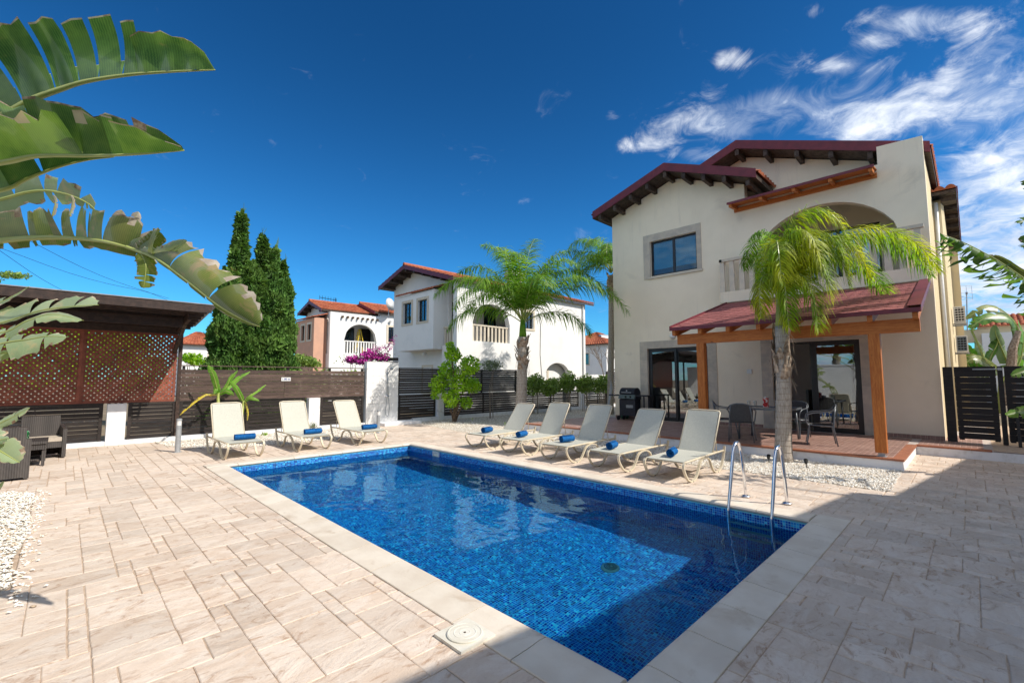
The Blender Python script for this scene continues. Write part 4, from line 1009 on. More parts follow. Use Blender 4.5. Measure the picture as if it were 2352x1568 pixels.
MB().box(FX + .11, 6.06, 5.18, FX + .116, 6.775, 6.29).build('pane', 'bluepane', fr); MB().box(FX + .12, 6.855, 5.18, FX + .126, 7.57, 6.29).build('pane', 'bluepane', fr)
MB().box(FX + .142, 6.0, 5.36, FX + .147, 7.63, 6.29).build('blind', 'blind', fr)
# sliding doors
def sash(y0, y1, z0, z1, X, nm='sliding_door', e=.075):
    f = MB(); f.box(X, y0, z0, X + .045, y1, z0 + e + .03).box(X, y0, z1 - e, X + .045, y1, z1).box(X, y0, z0 + e + .03, X + .045, y0 + e, z1 - e).box(X, y1 - e, z0 + e + .03, X + .045, y1, z1 - e)
    o = f.build(nm, 'blackframe', vi); MB().box(X + .02, y0 + e, z0 + e + .03, X + .026, y1 - e, z1 - e).build('pane', 'glass', o)
def frame(y0, y1, z0, z1, X, e=.05):
    f = MB(); f.box(X, y0 + .001, z1 - e, X + .12, y1 - .001, z1 - .001).box(X, y0 + .001, z0, X + .12, y0 + e, z1 - e - .001).box(X, y1 - e, z0, X + .12, y1 - .001, z1 - e - .001).box(X, y0 + e, z0, X + .12, y1 - e, z0 + .025)
    f.build('door_frame', 'blackframe', vi)
frame(5.77, 7.83, .19, 2.62, FX + .06); frame(1.95, 3.96, .19, 2.60, FX + .06)
sash(6.82, 7.78, .215, 2.57, FX + .07); sash(5.95, 6.88, .215, 2.57, FX + .125)
sash(2.0, 2.98, .215, 2.55, FX + .07); sash(2.10, 3.06, .215, 2.55, FX + .125)
# skirting tiles
for (a, b_) in ((.5, 1.66), (4.26, 5.48), (8.13, 9.14)):
    y = a
    while y < b_ - .02: y2 = min(y + .3, b_); MB().box(FX - .012, y + .002, .2, FX - .001, y2 - .002, .29).build('skirting_tile', 'patiotile', vi); y = y2
MB().tube([(FX - .001, 6.88, 3.0), (FX - .03, 6.88, 3.0), (FX - .085, 6.88, 3.0), (FX - .12, 6.88, 3.0)], [.10, .10, .09, .03], 20).build('wall_lamp', 'plastic', vi, smooth=True)
box('socket_box', 'plastic', vi, FX - .035, 4.50, 1.74, FX - .001, 4.63, 1.87); 
# interior
m = MB(); m.box(18.2, 5.12, .19, 18.3, 8.9, 2.9).box(16.7, .75, .19, 16.8, 5.0, 2.9).box(14.56, .75, 2.9, 19.3, 8.9, 3.0).box(14.56, 5.0, .19, 17.3, 5.12, 2.9).box(14.56, .76, .19, 19.2, .80, 2.9).box(14.56, 8.86, .19, 19.2, 8.9, 2.9)
m.build('inner_wall', 'plaster', vi)
box('inner_floor', 'intfloor', vi, 14.31, .76, .1, 19.2, 8.88, .194)
sofa = thing('sofa', 'dark blue sofa inside the left sliding door', 'sofa', (16.9, 6.2, .2))
box('seat', 'navy', sofa, 16.3, 5.25, .2, 17.2, 7.2, .62); box('backrest', 'navy', sofa, 17.2, 5.25, .2, 17.45, 7.2, 1.05); box('armrest', 'navy', sofa, 16.3, 7.2, .2, 17.4, 7.4, .85)
box('cushion', 'leather', sofa, 17.0, 5.9, .62, 17.19, 6.5, 1.0)
pc = thing('wall_picture', 'dark framed picture on the wall behind the sofa', 'picture', (18.17, 6.5, 1.8))
box('picture_frame', 'trunkdark', pc, 18.15, 6.2, 1.4, 18.19, 6.95, 2.2); box('print', 'cushion', pc, 18.142, 6.27, 1.47, 18.149, 6.88, 2.13)
for k, (x, y) in enumerate(((15.55, 3.15), (15.95, 2.85))):
    dc = thing('dining_chair', ['tall black dining chair just inside the right door', 'second tall black dining chair behind the first inside the right door'][k], 'chair', (x, y, .2), 'black dining chairs indoors')
    box('seat', 'leather', dc, x - .22, y - .22, .62, x + .22, y + .22, .69); box('backrest', 'leather', dc, x - .22, y + .19, .6, x + .22, y + .25, 1.28)
    for a in (-.19, .19):
        for b_ in (-.19, .19): box('leg', 'leather', dc, x + a - .02, y + b_ - .02, .2, x + a + .02, y + b_ + .02, .62)
dt = thing('dining_table', 'indoor dining table behind the glass door', 'table', (15.8, 1.9, .2))
box('table_top', 'darkwood', dt, 15.2, 1.5, .9, 16.4, 2.35, .95)
for a in (15.3, 16.3):
    for b_ in (1.6, 2.25): box('leg', 'darkwood', dt, a - .03, b_ - .03, .2, a + .03, b_ + .03, .9)
# main roofs: slab, fascia, purlins
def slab_roof(prof, X0, X1, z_th=.16):
    """prof: list of (y, z) along the gable from one eave to the other"""
    r = MB()
    for (ya, za), (yb, zb) in zip(prof[:-1], prof[1:]):
        r.prism([(X0 + .03, ya, za - .02), (X0 + .03, yb, zb - .02), (X0 + .03, yb, zb - z_th), (X0 + .03, ya, za - z_th)], (X1 - X0 - .03, 0, 0))
    r.build('roof_slab', 'purlin', vi)
    for (ya, za), (yb, zb) in zip(prof[:-1], prof[1:]):
        MB().prism([(X0, ya, za + .12), (X0, yb, zb + .12), (X0, yb, zb - .15), (X0, ya, za - .15)], (.028, 0, 0)).build('fascia_board', 'fascia', vi)
P1 = [(9.54, 7.65), (6.70, 8.54), (3.96, 7.42)]; slab_roof(P1, 13.6, 16.5)
P2 = [(8.3, 7.65), (5.88, 8.50), (4.75, 8.90), (1.35, 7.56), (.38, 7.18)]; slab_roof(P2, 14.5, 24)
for y in (9.25, 8.62, 7.98, 7.35, 6.70, 6.08, 5.45, 4.85): box('purlin_end', 'purlin', vi, 13.64, y - .055, g1(y) - .19 - .16, 14.32, y + .055, g1(y) - .165)
bar('eave_purlin', 'purlin', vi, (13.64, 4.2, 7.2), (15.2, 4.2, 7.2), .1, .15)
for y in (5.9, 4.75, 3.95, 3.15, 2.35, 1.52): box('purlin_end', 'purlin', vi, 14.54, y - .055, g2(y) - .19 - .16, 15.22, y + .055, g2(y) - .165)
roof_tiles('roof_tiles', (16.5, 3.90, 7.42), (13.62, 3.90, 7.42), (16.5, 6.70, 8.56), (13.62, 6.70, 8.56), vi)['kind'] = 'stuff'
roof_tiles('roof_tiles', (13.62, 9.60, 7.65), (24, 9.60, 7.65), (13.62, 6.70, 8.56), (24, 6.70, 8.56), vi)['kind'] = 'stuff'
roof_tiles('roof_tiles', (24, .36, 7.16), (14.52, .36, 7.16), (24, 4.75, 8.92), (14.52, 4.75, 8.92), vi)['kind'] = 'stuff'
for X, (y, z) in ((13.62, P1[1]), (14.52, P2[2])):
    k = X
    while k < X + 2.6: MB().tube([(k, y, z + .02), (k + .38, y, z + .035)], [.10, .085], 10).build('ridge_tile', 'terracotta', vi); k += .36
# lower roof of the rear bay: raked tiles and open soffit seen on the right
for (xa, za, xb, zb) in ((16.85, 6.72, 20.5, 7.62), (20.5, 7.62, 24.1, 6.72)):
    MB().prism([(xa, 0, za), (xb, 0, zb), (xb, 0, zb - .09), (xa, 0, za - .09)], (0, .9, 0)).build('bay_roof_slab', 'purlin', vi)
    MB().prism([(xa, -.03, za + .06), (xb, -.03, zb + .06), (xb, -.03, zb - .14), (xa, -.03, za - .14)], (0, .028, 0)).build('fascia_board', 'fascia', vi)
roof_tiles('roof_tiles', (16.82, .88, 6.74), (16.82, 0, 6.74), (20.5, .88, 7.64), (20.5, 0, 7.64), vi, amp=.05, pitch=.2)['kind'] = 'stuff'
roof_tiles('roof_tiles', (24.1, 0, 6.74), (24.1, .88, 6.74), (20.5, 0, 7.64), (20.5, .88, 7.64), vi, amp=.05, pitch=.2)['kind'] = 'stuff'
for k in range(11):
    x = 17.1 + k * .64; z = 6.55 + .9 * (1 - abs(x - 20.6) / 3.6); box('bay_purlin', 'purlin', vi, x - .05, .02, z - .10, x + .05, .329, z + .04)
MB().tube([(17.1, .43, .3), (17.1, .43, 6.5)], .045, 10).build('downpipe', 'plastic', vi, smooth=True)
# awning over the balcony
aw = MB().prism([(13.70, 1.38, 6.735), (13.70, 4.80, 6.735), (14.3, 4.80, 6.83), (14.3, 1.38, 6.83)], (0, 0, .03)); awn = aw.build('awning_boards', 'pine', vi)
MB().box(13.68, 1.37, 6.725, 13.70, 4.81, 6.79).build('awning_edge', 'fascia', awn)
MB().box(14.24, 1.38, 6.64, 14.298, 4.80, 6.76).build('awning_ledger', 'pine', awn)
for k in range(5):
    y = lerp(1.45, 4.73, k / 4); MB().prism([(13.72, y - .04, 6.645), (13.72, y - .04, 6.733), (14.24, y - .04, 6.815), (14.24, y - .04, 6.70)], (0, .08, 0)).build('awning_rafter', 'pine', awn)
# porch
po = thing('porch', 'pine porch of two posts and a beam carrying a maroon shingle roof', 'porch', (12.2, 2.8, .2))
XF, ZF, XB, ZB, YA, YB = 10.3, 2.83, 14.0, 3.86, .56, 5.02
def zp(x): return lerp(ZF, ZB, (x - XF) / (XB - XF))
MB().prism([(XF, YA, ZF - .03), (XB, YA, ZB - .03), (XB, YA, ZB - .075), (XF, YA, ZF - .075)], (0, YB - YA, 0)).build('roof_boards', 'pine', po)
MB().box(XF - .02, YA - .02, ZF - .095, XF - .001, YB + .02, ZF - .015).build('eave_trim', 'fascia', po)
MB().prism([(XF, YA - .02, ZF + .022), (XB, YA - .02, ZB + .022), (XB, YA + .16, ZB + .022), (XF, YA + .16, ZF + .022)], (0, 0, .006)).prism([(XF, YA - .026, ZF + .028), (XB, YA - .026, ZB + .028), (XB, YA - .026, ZB - .09), (XF, YA - .026, ZF - .09)], (0, .005, 0)).build('verge_flashing', 'fascia', po)
MB().prism([(XF, YB + .001, ZF + .02), (XB, YB + .001, ZB + .02), (XB, YB + .03, ZB + .02), (XF, YB + .03, ZF + .02)], (0, 0, -.1)).build('verge_flashing', 'fascia', po)
for k in range(8):
    y = lerp(YA + .06, YB - .06, k / 7)
    MB().prism([(XF + .04, y - .04, ZF - .20), (XF + .04, y - .04, ZF - .078 + .01), (XB + .25, y - .04, zp(XB + .25) - .078), (XB + .25, y - .04, zp(XB + .25) - .22), (XF + .16, y - .04, ZF - .21)], (0, .08, 0)).build('rafter', 'pine', po)
box('beam', 'pine', po, 10.52, YA + .02, 2.42, 10.66, YB - .06, 2.655)
for y in (1.22, 4.41):
    pp = box('post', 'pinepost', po, 10.51, y - .085, .27, 10.67, y + .085, 2.418)
    MB().box(10.56, y - .05, .2, 10.62, y + .05, .269).box(10.5, y - .07, .198, 10.68, y + .07, .206).build('post_shoe', 'greysteel', pp)
SL = math.hypot(XB - XF, ZB - ZF); ux, uz = (XB - XF) / SL, (ZB - ZF) / SL
sw, se = .335, .148; rows = int(SL / se) + 1; sh_list = []
for r in range(rows):
    off = (r % 2) * sw / 2; k = -1
    while YA + .14 + k * sw + off < YB:
        y0 = YA + .14 + k * sw + off; y1 = min(y0 + sw - .006, YB); y0c = max(y0, YA + .14)
        if y1 - y0c > .05: sh_list.append((r, y0c, y1))
        k += 1
far = MB()
for n_, (r, a, b_) in enumerate(sh_list):
    s0 = r * se; s1 = min(s0 + se * 1.25, SL); ch = min(.075, (b_ - a) / 2.2); cut = se * .46
    def Pt(s_, y, n): return (XF + ux * s_ - uz * n, y, ZF - .028 + uz * s_ + ux * n)
    hi, lo = .012 + RN.uniform(0, .003), .004
    hf, lf = hi, lo
    top = [Pt(s0, a + ch, hf), Pt(s0, b_ - ch, hf), Pt(s0 + cut, b_, hf - .001), Pt(s1, b_, lf), Pt(s1, a, lf), Pt(s0 + cut, a, hf - .001)]
    bot = [Pt(s0, a + ch, .001), Pt(s0, b_ - ch, .001), Pt(s0 + cut, b_, .001), Pt(s1, b_, .0005), Pt(s1, a, .0005), Pt(s0 + cut, a, .001)]
    fs = [tuple(range(6)), tuple(range(11, 5, -1))] + [(i, (i + 1) % 6 , 6 + (i + 1) % 6, 6 + i) for i in range(6)]
    if n_ < 300: MB().add(top + bot, fs).build('shingle', 'shingle', po, fix=False)
    else: far.add(top + bot, fs)
if far.v: far.build('shingle_field', 'shinglefar', po, fix=False)['kind'] = 'stuff'
# air conditioners on the side wall
for (x, z, lab) in ((20.3, 3.33, 'upper white air conditioning unit on the villa side wall'), (20.6, 2.43, 'lower white air conditioning unit with a dark fan grille')):
    ac = thing('air_conditioner', lab, 'air conditioner', (x, .15, z), 'air conditioning units on the villa')
    box('casing', 'plastic', ac, x - .4, .02, z, x + .4, .29, z + .53)
    MB().box(x - .404, .045, z + .04, x - .4015, .265, z + .49).build('grille_back', 'rubber', ac)
    gr = MB()
    for k in range(6): gr.box(x - .41, .045, z + .06 + k * .078, x - .4045, .265, z + .082 + k * .078)
    for k in range(4): gr.box(x - .415, .05 + k * .066, z + .045, x - .4105, .06 + k * .066, z + .485)
    gr.build('grille', 'plastic' if z > 3 else 'bbqsteel', ac)
    for a in (x - .3, x + .3): bar('bracket', 'greysteel', ac, (a, .0, z - .02), (a, .33, z - .02), .035, .035)
# ================================================================== GATE
gt = thing('gate', 'pair of black horizontal board gates on the right of the villa', 'gate', (14.25, -.6, .2))
for (a, b_) in ((.46, .30), (-.39, -.47), (-1.62, -1.72)): box('post', 'gatewood', gt, 14.22, b_, .2, 14.32, a, 1.86)
r = random.Random(4)
for (y0, y1) in ((-.365, .275), (-1.60, -.49)):
    z = .28
    while z < 1.70: MB().box(14.235 + r.uniform(-.006, .006), y0, z, 14.258, y1, z + .130 + r.uniform(-.003, .003)).build('board', 'gatewood', gt); z += .1355
    box('top_board', 'gatewood', gt, 14.225, y0, 1.745, 14.262, y1, 1.86)
    for yy in (y0 + .05, y1 - .05): box('stile', 'gatewood', gt, 14.262, yy - .04, .25, 14.29, yy + .04, 1.85)
bar('prop', 'gatewood', gt, (14.0, -.62, .2), (14.2, -.62, .95), .05, .07)
MB().box(14.205, -.46, 1.79, 14.218, -.02, 1.815).box(14.2, -.46, 1.775, 14.219, -.40, 1.83).build('bolt', 'greysteel', gt)

# ================================================================== BARBECUE
bq = thing('barbecue', 'black gas barbecue with side shelves and steel control panel by the left door', 'barbecue', (13.7, 8.15, .2))
bx0, bx1, by0, by1 = 13.45, 13.9, 7.88, 8.48
box('cabinet', 'bbqblack', bq, bx0 + .05, by0 + .04, .36, bx1 - .03, by1 - .04, .90)
MB().box(bx0 + .044, by0 + .08, .62, bx0 + .049, by1 - .26, .72).build('drawer_panel', 'bbqsteel', bq)
MB().prism([(bx0 - .02, by0, .93), (bx0 + .05, by0, 1.06), (bx0 + .09, by0, 1.06), (bx0 + .09, by0, .91)], (0, by1 - by0, 0)).build('control_panel', 'bbqsteel', bq)
for yy in (8.02, 8.20, ): MB().tube([(bx0 + .02, yy, .985), (bx0 - .035, yy, 1.0)], .026, 14).build('knob', 'rubber', bq)
ld = MB().prism([(bx0 + .07, by0 + .02, 1.065)] + [(13.69 - .215 * math.cos(a), by0 + .02, 1.09 + .20 * math.sin(a)) for a in np.linspace(0, PI, 12)] + [(bx1, by0 + .02, 1.065)], (0, by1 - by0 - .04, 0)).build('lid', 'bbqblack', bq)
MB().tube([(bx0 - .0, by0 + .12, 1.13), (bx0 - .0, by1 - .12, 1.13)], .012, 8).build('handle', 'greysteel', ld)
MB().tube([(bx0 + .02, (by0 + by1) / 2, 1.19), (bx0 + .035, (by0 + by1) / 2, 1.19)], .025, 12).build('thermometer', 'greysteel', ld)
MB().box(bx0 + .09, by0, .90, bx1, by1, 1.06).build('firebox', 'bbqblack', bq)
for (a, b_) in ((7.48, 7.88), (8.48, 8.90)): MB().box(bx0 + .06, a, 1.01, bx1 - .02, b_ - .001 if b_ < 8 else b_, 1.05).build('side_shelf', 'bbqblack', bq)
for yy in (by0 + .0, by1 - .04):
    for xx in (bx0 + .05, bx1 - .08): box('leg', 'bbqblack', bq, xx, yy, .2 if yy < 8 else .26, xx + .04, yy + .04, .90)
for xx in (bx0 + .04, bx1 - .06): MB().tube([(xx, by1 + .02, .275), (xx, by1 + .07, .275)], .075, 18).build('wheel', 'rubber', bq)
for yy in (7.62,): 
    for xx in (bx0 + .08, bx1 - .06): box('leg', 'bbqblack', bq, xx, 7.56, .2, xx + .03, 7.60, 1.01)
box('base_shelf', 'bbqblack', bq, bx0 + .06, 7.6, .33, bx1 - .04, by0 - .001, .355)
hb = thing('gas_bottle', 'dark green gas bottle behind the barbecue wheel', 'gas bottle', (14.05, 8.55, .2))
MB().lathe([(.13, .2), (.15, .24), (.15, .55), (.09, .68), (.03, .70), (.03, .78)], (14.1, 8.66, 0), 16).build('cylinder_body', 'greenhose', hb, smooth=True)
MB().tube([(14.1, 8.62, .80), (14.1, 8.70, .80)], .035, 10).build('valve_wheel', 'bbqsteel', hb)
# leaning folded parasol poles by the corner
for k in range(3): tag(MB().tube([(13.9 + k * .1, 9.35 + k * .05, 0), (14.25, 9.22 + k * .03, 1.3 + .1 * k)], .014, 6).build('aluminium_pole', 'greysteel', org=(13.9, 9.35, 0)), ['front grey metal pole leaning on the villa corner', 'middle grey metal pole leaning on the villa corner', 'rear grey metal pole leaning on the villa corner'][k], 'pole', 'metal poles leaning on the villa corner')

# ================================================================== PATIO TABLE AND CHAIRS
pt = thing('patio_table', 'grey metal patio table with glass top between the palm and the right door', 'table', (11.75, 3.35, .2))
MB().box(11.25, 2.85, .905, 12.25, 3.95, .913).build('glass_top', 'clearglass', pt)
m = MB().box(11.22, 2.82, .89, 12.28, 2.86, .93).box(11.22, 3.94, .89, 12.28, 3.98, .93).box(11.22, 2.86, .89, 11.26, 3.94, .93).box(12.24, 2.86, .89, 12.28, 3.94, .93); m.build('table_rim', 'greymetal', pt)
MB().box(11.3, 2.9, .885, 12.2, 3.9, .902).build('table_top', 'greymetal', pt)
for x in (11.3, 12.2):
    for y in (2.9, 3.9): MB().tube([(x, y, .2), (x + (11.75 - x) * .08, y + (3.4 - y) * .06, .89)], .023, 10).build('leg', 'greymetal', pt, smooth=True)
def bistro(label, x, y, rz):
    t = thing('patio_chair', label, 'chair', (0, 0, 0), 'grey metal patio chairs')    # faces +x locally
    for s_ in (-1, 1):
        MB().tube(catmull([(.26, s_ * .26, 0), (.22, s_ * .245, .22), (.20, s_ * .24, .40), (.24, s_ * .25, .44), (.25, s_ * .27, .58), (.16, s_ * .285, .66), (-.05, s_ * .285, .69), (-.20, s_ * .26, .72), (-.27, s_ * .20, .80), (-.29, s_ * .08, .84), (-.295, 0, .845)], 4), .0125, 7).build('arm_frame', 'greymetal', t, smooth=True)
        MB().tube([(-.28, s_ * .25, 0), (-.22, s_ * .235, .38), (-.24, s_ * .22, .6), (-.27, s_ * .19, .79)], .0125, 7).build('leg', 'greymetal', t, smooth=True)
        MB().tube([(-.22, s_ * .235, .40), (.21, s_ * .235, .42)], .0125, 7).build('seat_rail', 'greymetal', t, smooth=True)
    MB().box(-.22, -.23, .415, .22, .23, .428).build('seat', 'darkmesh', t)
    vs = []; 
    for i in range(7):
        for j in range(9):
            v = -1 + j / 4; u = i / 6; zz = .45 + u * .385 - .03 * u * abs(v) ** 3; w = lerp(.225, .185, u)
            vs.append((-.225 - .05 * u - .03 * (1 - v * v), v * w, zz))
    fs = [(i * 9 + j, i * 9 + j + 1, (i + 1) * 9 + j + 1, (i + 1) * 9 + j) for i in range(6) for j in range(8)]
    MB().add(vs, fs).add([(a + .006, b_, c) for a, b_, c in vs], [f[::-1] for f in fs]).build('backrest', 'darkmesh', t, fix=False, smooth=True)
    t.location = (x, y, .2); t.rotation_euler = (0, 0, rz); return t
bistro('grey metal patio chair nearest the camera on the left of the table', 10.98, 3.72, .25)
bistro('grey metal patio chair behind the nearest one, left of the table', 11.65, 4.30, -PI / 2 + .35)
bistro('grey metal patio chair on the right of the palm trunk', 11.62, 2.35, PI / 2 + .25)
bistro('grey metal patio chair behind the palm trunk on the far side of the table', 12.62, 3.1, PI - .2)
for k, (x, y) in enumerate(((11.5, 3.72), (11.62, 3.62), (11.9, 3.25), (11.7, 3.10), (11.98, 3.0))):
    gl = MB().lathe([(.026, 0), (.034, .15)], (0, 0, 0), 14); gl.f = [f for f in gl.f if len(f) == 4]
    o = gl.build('drinking_glass', 'clearglass', org=(0, 0, 0), smooth=True); o.location = (x, y, .931)
    tag(o, ['clear tumbler at the left edge of the patio table', 'clear tumbler second from the left on the patio table', 'clear tumbler just right of the red carton', 'clear tumbler in front of the palm side of the table', 'clear tumbler nearest the palm trunk on the table'][k], 'glass', 'tumblers on the patio table')
jc = thing('drink_carton', 'red and white drink carton on the patio table', 'carton', (11.72, 3.42, .93))
box('carton_body', 'red', jc, 11.67, 3.37, .931, 11.77, 3.47, 1.15); box('carton_cap', 'plastic', jc, 11.70, 3.40, 1.15, 11.74, 3.44, 1.18)

# garden spotlights
for k, (x, y) in enumerate(((9.62, 2.80), (9.58, 2.18))):
    s_ = thing('garden_spotlight', ['small black garden spotlight left of the palm foot', 'small black garden spotlight on the gravel right of the palm'][k], 'spotlight', (x, y, 0), 'black garden spotlights in the gravel')
    MB().tube([(x, y, -.02), (x, y, .09)], .008, 6).build('spike', 'rubber', s_); MB().tube([(x - .02, y, .09), (x + .04, y + .01, .14)], [.024, .034], 10).build('lamp_head', 'rubber', s_)
    MB().tube([(x, y, .03), (x - .05, y - .06, .01), (x - .12, y - .1, .015)], .004, 5).build('cable', 'rubber', s_)

# ================================================================== PALMS
def frond(name, mtl, parent, base, az, el, L, droop, nl=46, ll=.62, twist=0., lw=.030, wind=(0, 0, 0), rib='midrib', seed=0, hang=.55, rach=.022, curl=1.6):
    r = random.Random(seed); w = V(wind)
    d = V((math.cos(az) * math.cos(el), math.sin(az) * math.cos(el), math.sin(el))); p = V(base); pts = [p.copy()]; n = 18
    for i in range(n):
        t = (i + 1) / n; d = (d + V((0, 0, -droop * (.35 + curl * t) / n)) + w * (t / n)).normalized(); p = p + d * (L / n); pts.append(p.copy())
    m = MB(); m.tube(pts, [lerp(rach, .004, (i / n) ** .8) for i in range(n + 1)], 5, mi=1)
    vs = []; fs = []
    for k in range(nl):
        t = .16 + .84 * (k / (nl - 1)) ** .95; f = t * n; i = min(int(f), n - 1); q = lerp(pts[i], pts[i + 1], f - i)
        tan = (pts[i + 1] - pts[i]).normalized(); sd = tan.cross(V((0, 0, 1)))
        sd = sd.normalized() if sd.length > .05 else V((math.sin(az), -math.cos(az), 0)); up = sd.cross(tan).normalized()
        ln = ll * (math.sin(PI * min(1, .18 + .82 * t)) ** .55 * .75 + .30) * (1 if t < .93 else .7)
        for s_ in (-1, 1):
            for rep_ in (0, 1):
                rj = lambda a: r.uniform(-a, a)
                out = (sd * s_ * (1.0 + rj(.15)) + tan * (.75 + rj(.25)) + up * ((.38 if rep_ else -.02) + rj(.45) + twist * s_)).normalized()
                q0 = q + tan * rj(.02); l_ = ln * r.uniform(.6, 1.15); wd = lw * r.uniform(.7, 1.15); a0 = len(vs)
                wv = out.cross(up); wv = wv.normalized() if wv.length > .05 else tan
                pp = q0; dd = out
                prof = (.55, 1.0, .72, .08)
                for c in range(4):
                    vs += [pp + wv * wd * prof[c] * .5, pp - wv * wd * prof[c] * .5]
                    dd = (dd + V((0, 0, -hang * (.45 + .5 * c) * r.uniform(.7, 1.3))) + w * .35).normalized(); pp = pp + dd * l_ / 3
                for c in range(3): a = a0 + 2 * c; fs.append((a, a + 1, a + 3, a + 2))
    m.add(vs, fs, 0); return m.build(name, [mtl, rib], parent, fix=False)
def palm(t, base, top, r0, r1, ringz, boot=.9, seed=0, bulge=1.0):
    base, top = V(base), V(top); n = 26; pts = []; rs = []
    for i in range(n + 1):
        u = i / n; pts.append(lerp(base, top, u) + V((.02 * math.sin(u * 5), .02 * math.cos(u * 4), 0)))
        rr = lerp(r0, r1, u ** .7) * (1 + .22 * math.exp(-u * 16)) * (1 + (.035 if i % 2 else 0)); rs.append(rr)
    MB().tube(pts, rs, 18).build('trunk', 'palmtrunk', t, smooth=True)
    # old leaf bases wrapped round the top of the trunk
    m = MB(); r = random.Random(seed)
    for k in range(26):
        a = r.uniform(0, 2 * PI); z0 = r.uniform(-boot, -.12); c = top + (base - top).normalized() * (-z0)
        o_ = V((math.cos(a), math.sin(a), 0)); s_ = V((-o_.y, o_.x, 0)); w = r.uniform(.06, .11) * bulge; h = r.uniform(.18, .36)
        b0 = c + o_ * (r1 * 1.05); prs = []
        for u, ww, ot in ((0, 1, 0), (.35, .95, .03), (.7, .6, .055), (1, .15, .04 + r.uniform(0, .07))): prs += [b0 + V((0, 0, h * u)) + o_ * ot * bulge + s_ * w * ww, b0 + V((0, 0, h * u)) + o_ * ot * bulge - s_ * w * ww, b0 + V((0, 0, h * u)) + o_ * (ot * bulge + .02)]
        fs = []
        for q in range(3): a_ = 3 * q; fs += [(a_, a_ + 2, a_ + 5, a_ + 3), (a_ + 2, a_ + 1, a_ + 4, a_ + 5)]
        m.add(prs, fs)
    for k in range(40):
        a = r.uniform(0, 2 * PI); c = top + V((math.cos(a) * r1 * 1.1, math.sin(a) * r1 * 1.1, -r.uniform(.1, boot))); m.tube([c, c + V((math.cos(a) * .07, math.sin(a) * .07, -r.uniform(.03, .2))), c + V((math.cos(a) * .1 + r.uniform(-.04, .04), math.sin(a) * .1, -r.uniform(.15, .4)))], .003, 3, cap=False)
    m.build('leaf_bases', 'boot', t, fix=False)
R2 = RGT   # image right on the ground plane
def az_of(v): return math.atan2(v.y, v.x)
def dirv(a): # angle in the view: 0 right, 90 away from the camera, 180 left, 270 towards the camera
    a = math.radians(a); return az_of(RGT * math.cos(a) + FWD * math.sin(a))
# near palm, blown to the right
p1 = thing('palm_tree', 'palm tree in front of the porch with a ragged crown blown to the right', 'palm tree', (9.98, 2.63, 0))
B1, T1 = (9.98, 2.63, -.02), (9.97, 2.57, 2.62)
palm(p1, B1, T1, .150, .118, 0, 1.05, 3, .75)
MB().tube([V(T1) + V((0, 0, -.15)), V(T1) + V((0, 0, .3)), V(T1) + V((.0, 0, .85))], [.115, .085, .035], 12).build('crown_shaft', 'midrib', p1, smooth=True)
C1 = V(T1) + V((0, 0, .36)); W1 = tuple(RGT * .5)
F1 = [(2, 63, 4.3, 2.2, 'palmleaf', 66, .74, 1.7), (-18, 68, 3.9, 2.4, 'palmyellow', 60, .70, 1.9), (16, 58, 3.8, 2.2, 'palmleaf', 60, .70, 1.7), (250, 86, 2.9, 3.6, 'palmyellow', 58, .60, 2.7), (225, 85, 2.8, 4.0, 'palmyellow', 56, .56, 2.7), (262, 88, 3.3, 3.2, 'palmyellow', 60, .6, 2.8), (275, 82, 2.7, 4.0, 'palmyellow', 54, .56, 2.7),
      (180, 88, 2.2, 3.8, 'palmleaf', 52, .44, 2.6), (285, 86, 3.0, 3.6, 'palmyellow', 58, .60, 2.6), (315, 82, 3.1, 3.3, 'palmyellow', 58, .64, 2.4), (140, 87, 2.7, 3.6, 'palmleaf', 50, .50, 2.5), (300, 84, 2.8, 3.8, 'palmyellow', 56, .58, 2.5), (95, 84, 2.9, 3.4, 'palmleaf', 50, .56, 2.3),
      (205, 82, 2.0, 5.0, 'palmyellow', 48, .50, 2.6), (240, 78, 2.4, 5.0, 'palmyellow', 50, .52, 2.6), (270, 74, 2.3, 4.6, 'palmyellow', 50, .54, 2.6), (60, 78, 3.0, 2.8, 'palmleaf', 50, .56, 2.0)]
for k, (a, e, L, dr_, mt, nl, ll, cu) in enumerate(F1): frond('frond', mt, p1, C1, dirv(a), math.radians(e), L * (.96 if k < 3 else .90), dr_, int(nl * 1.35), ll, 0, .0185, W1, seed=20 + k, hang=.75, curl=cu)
MB().tube([C1, C1 + V((0, 0, .8)), C1 + V((.03, -.02, 1.65))], [.022, .014, .002], 5).build('spear_leaf', 'palmleaf', p1)
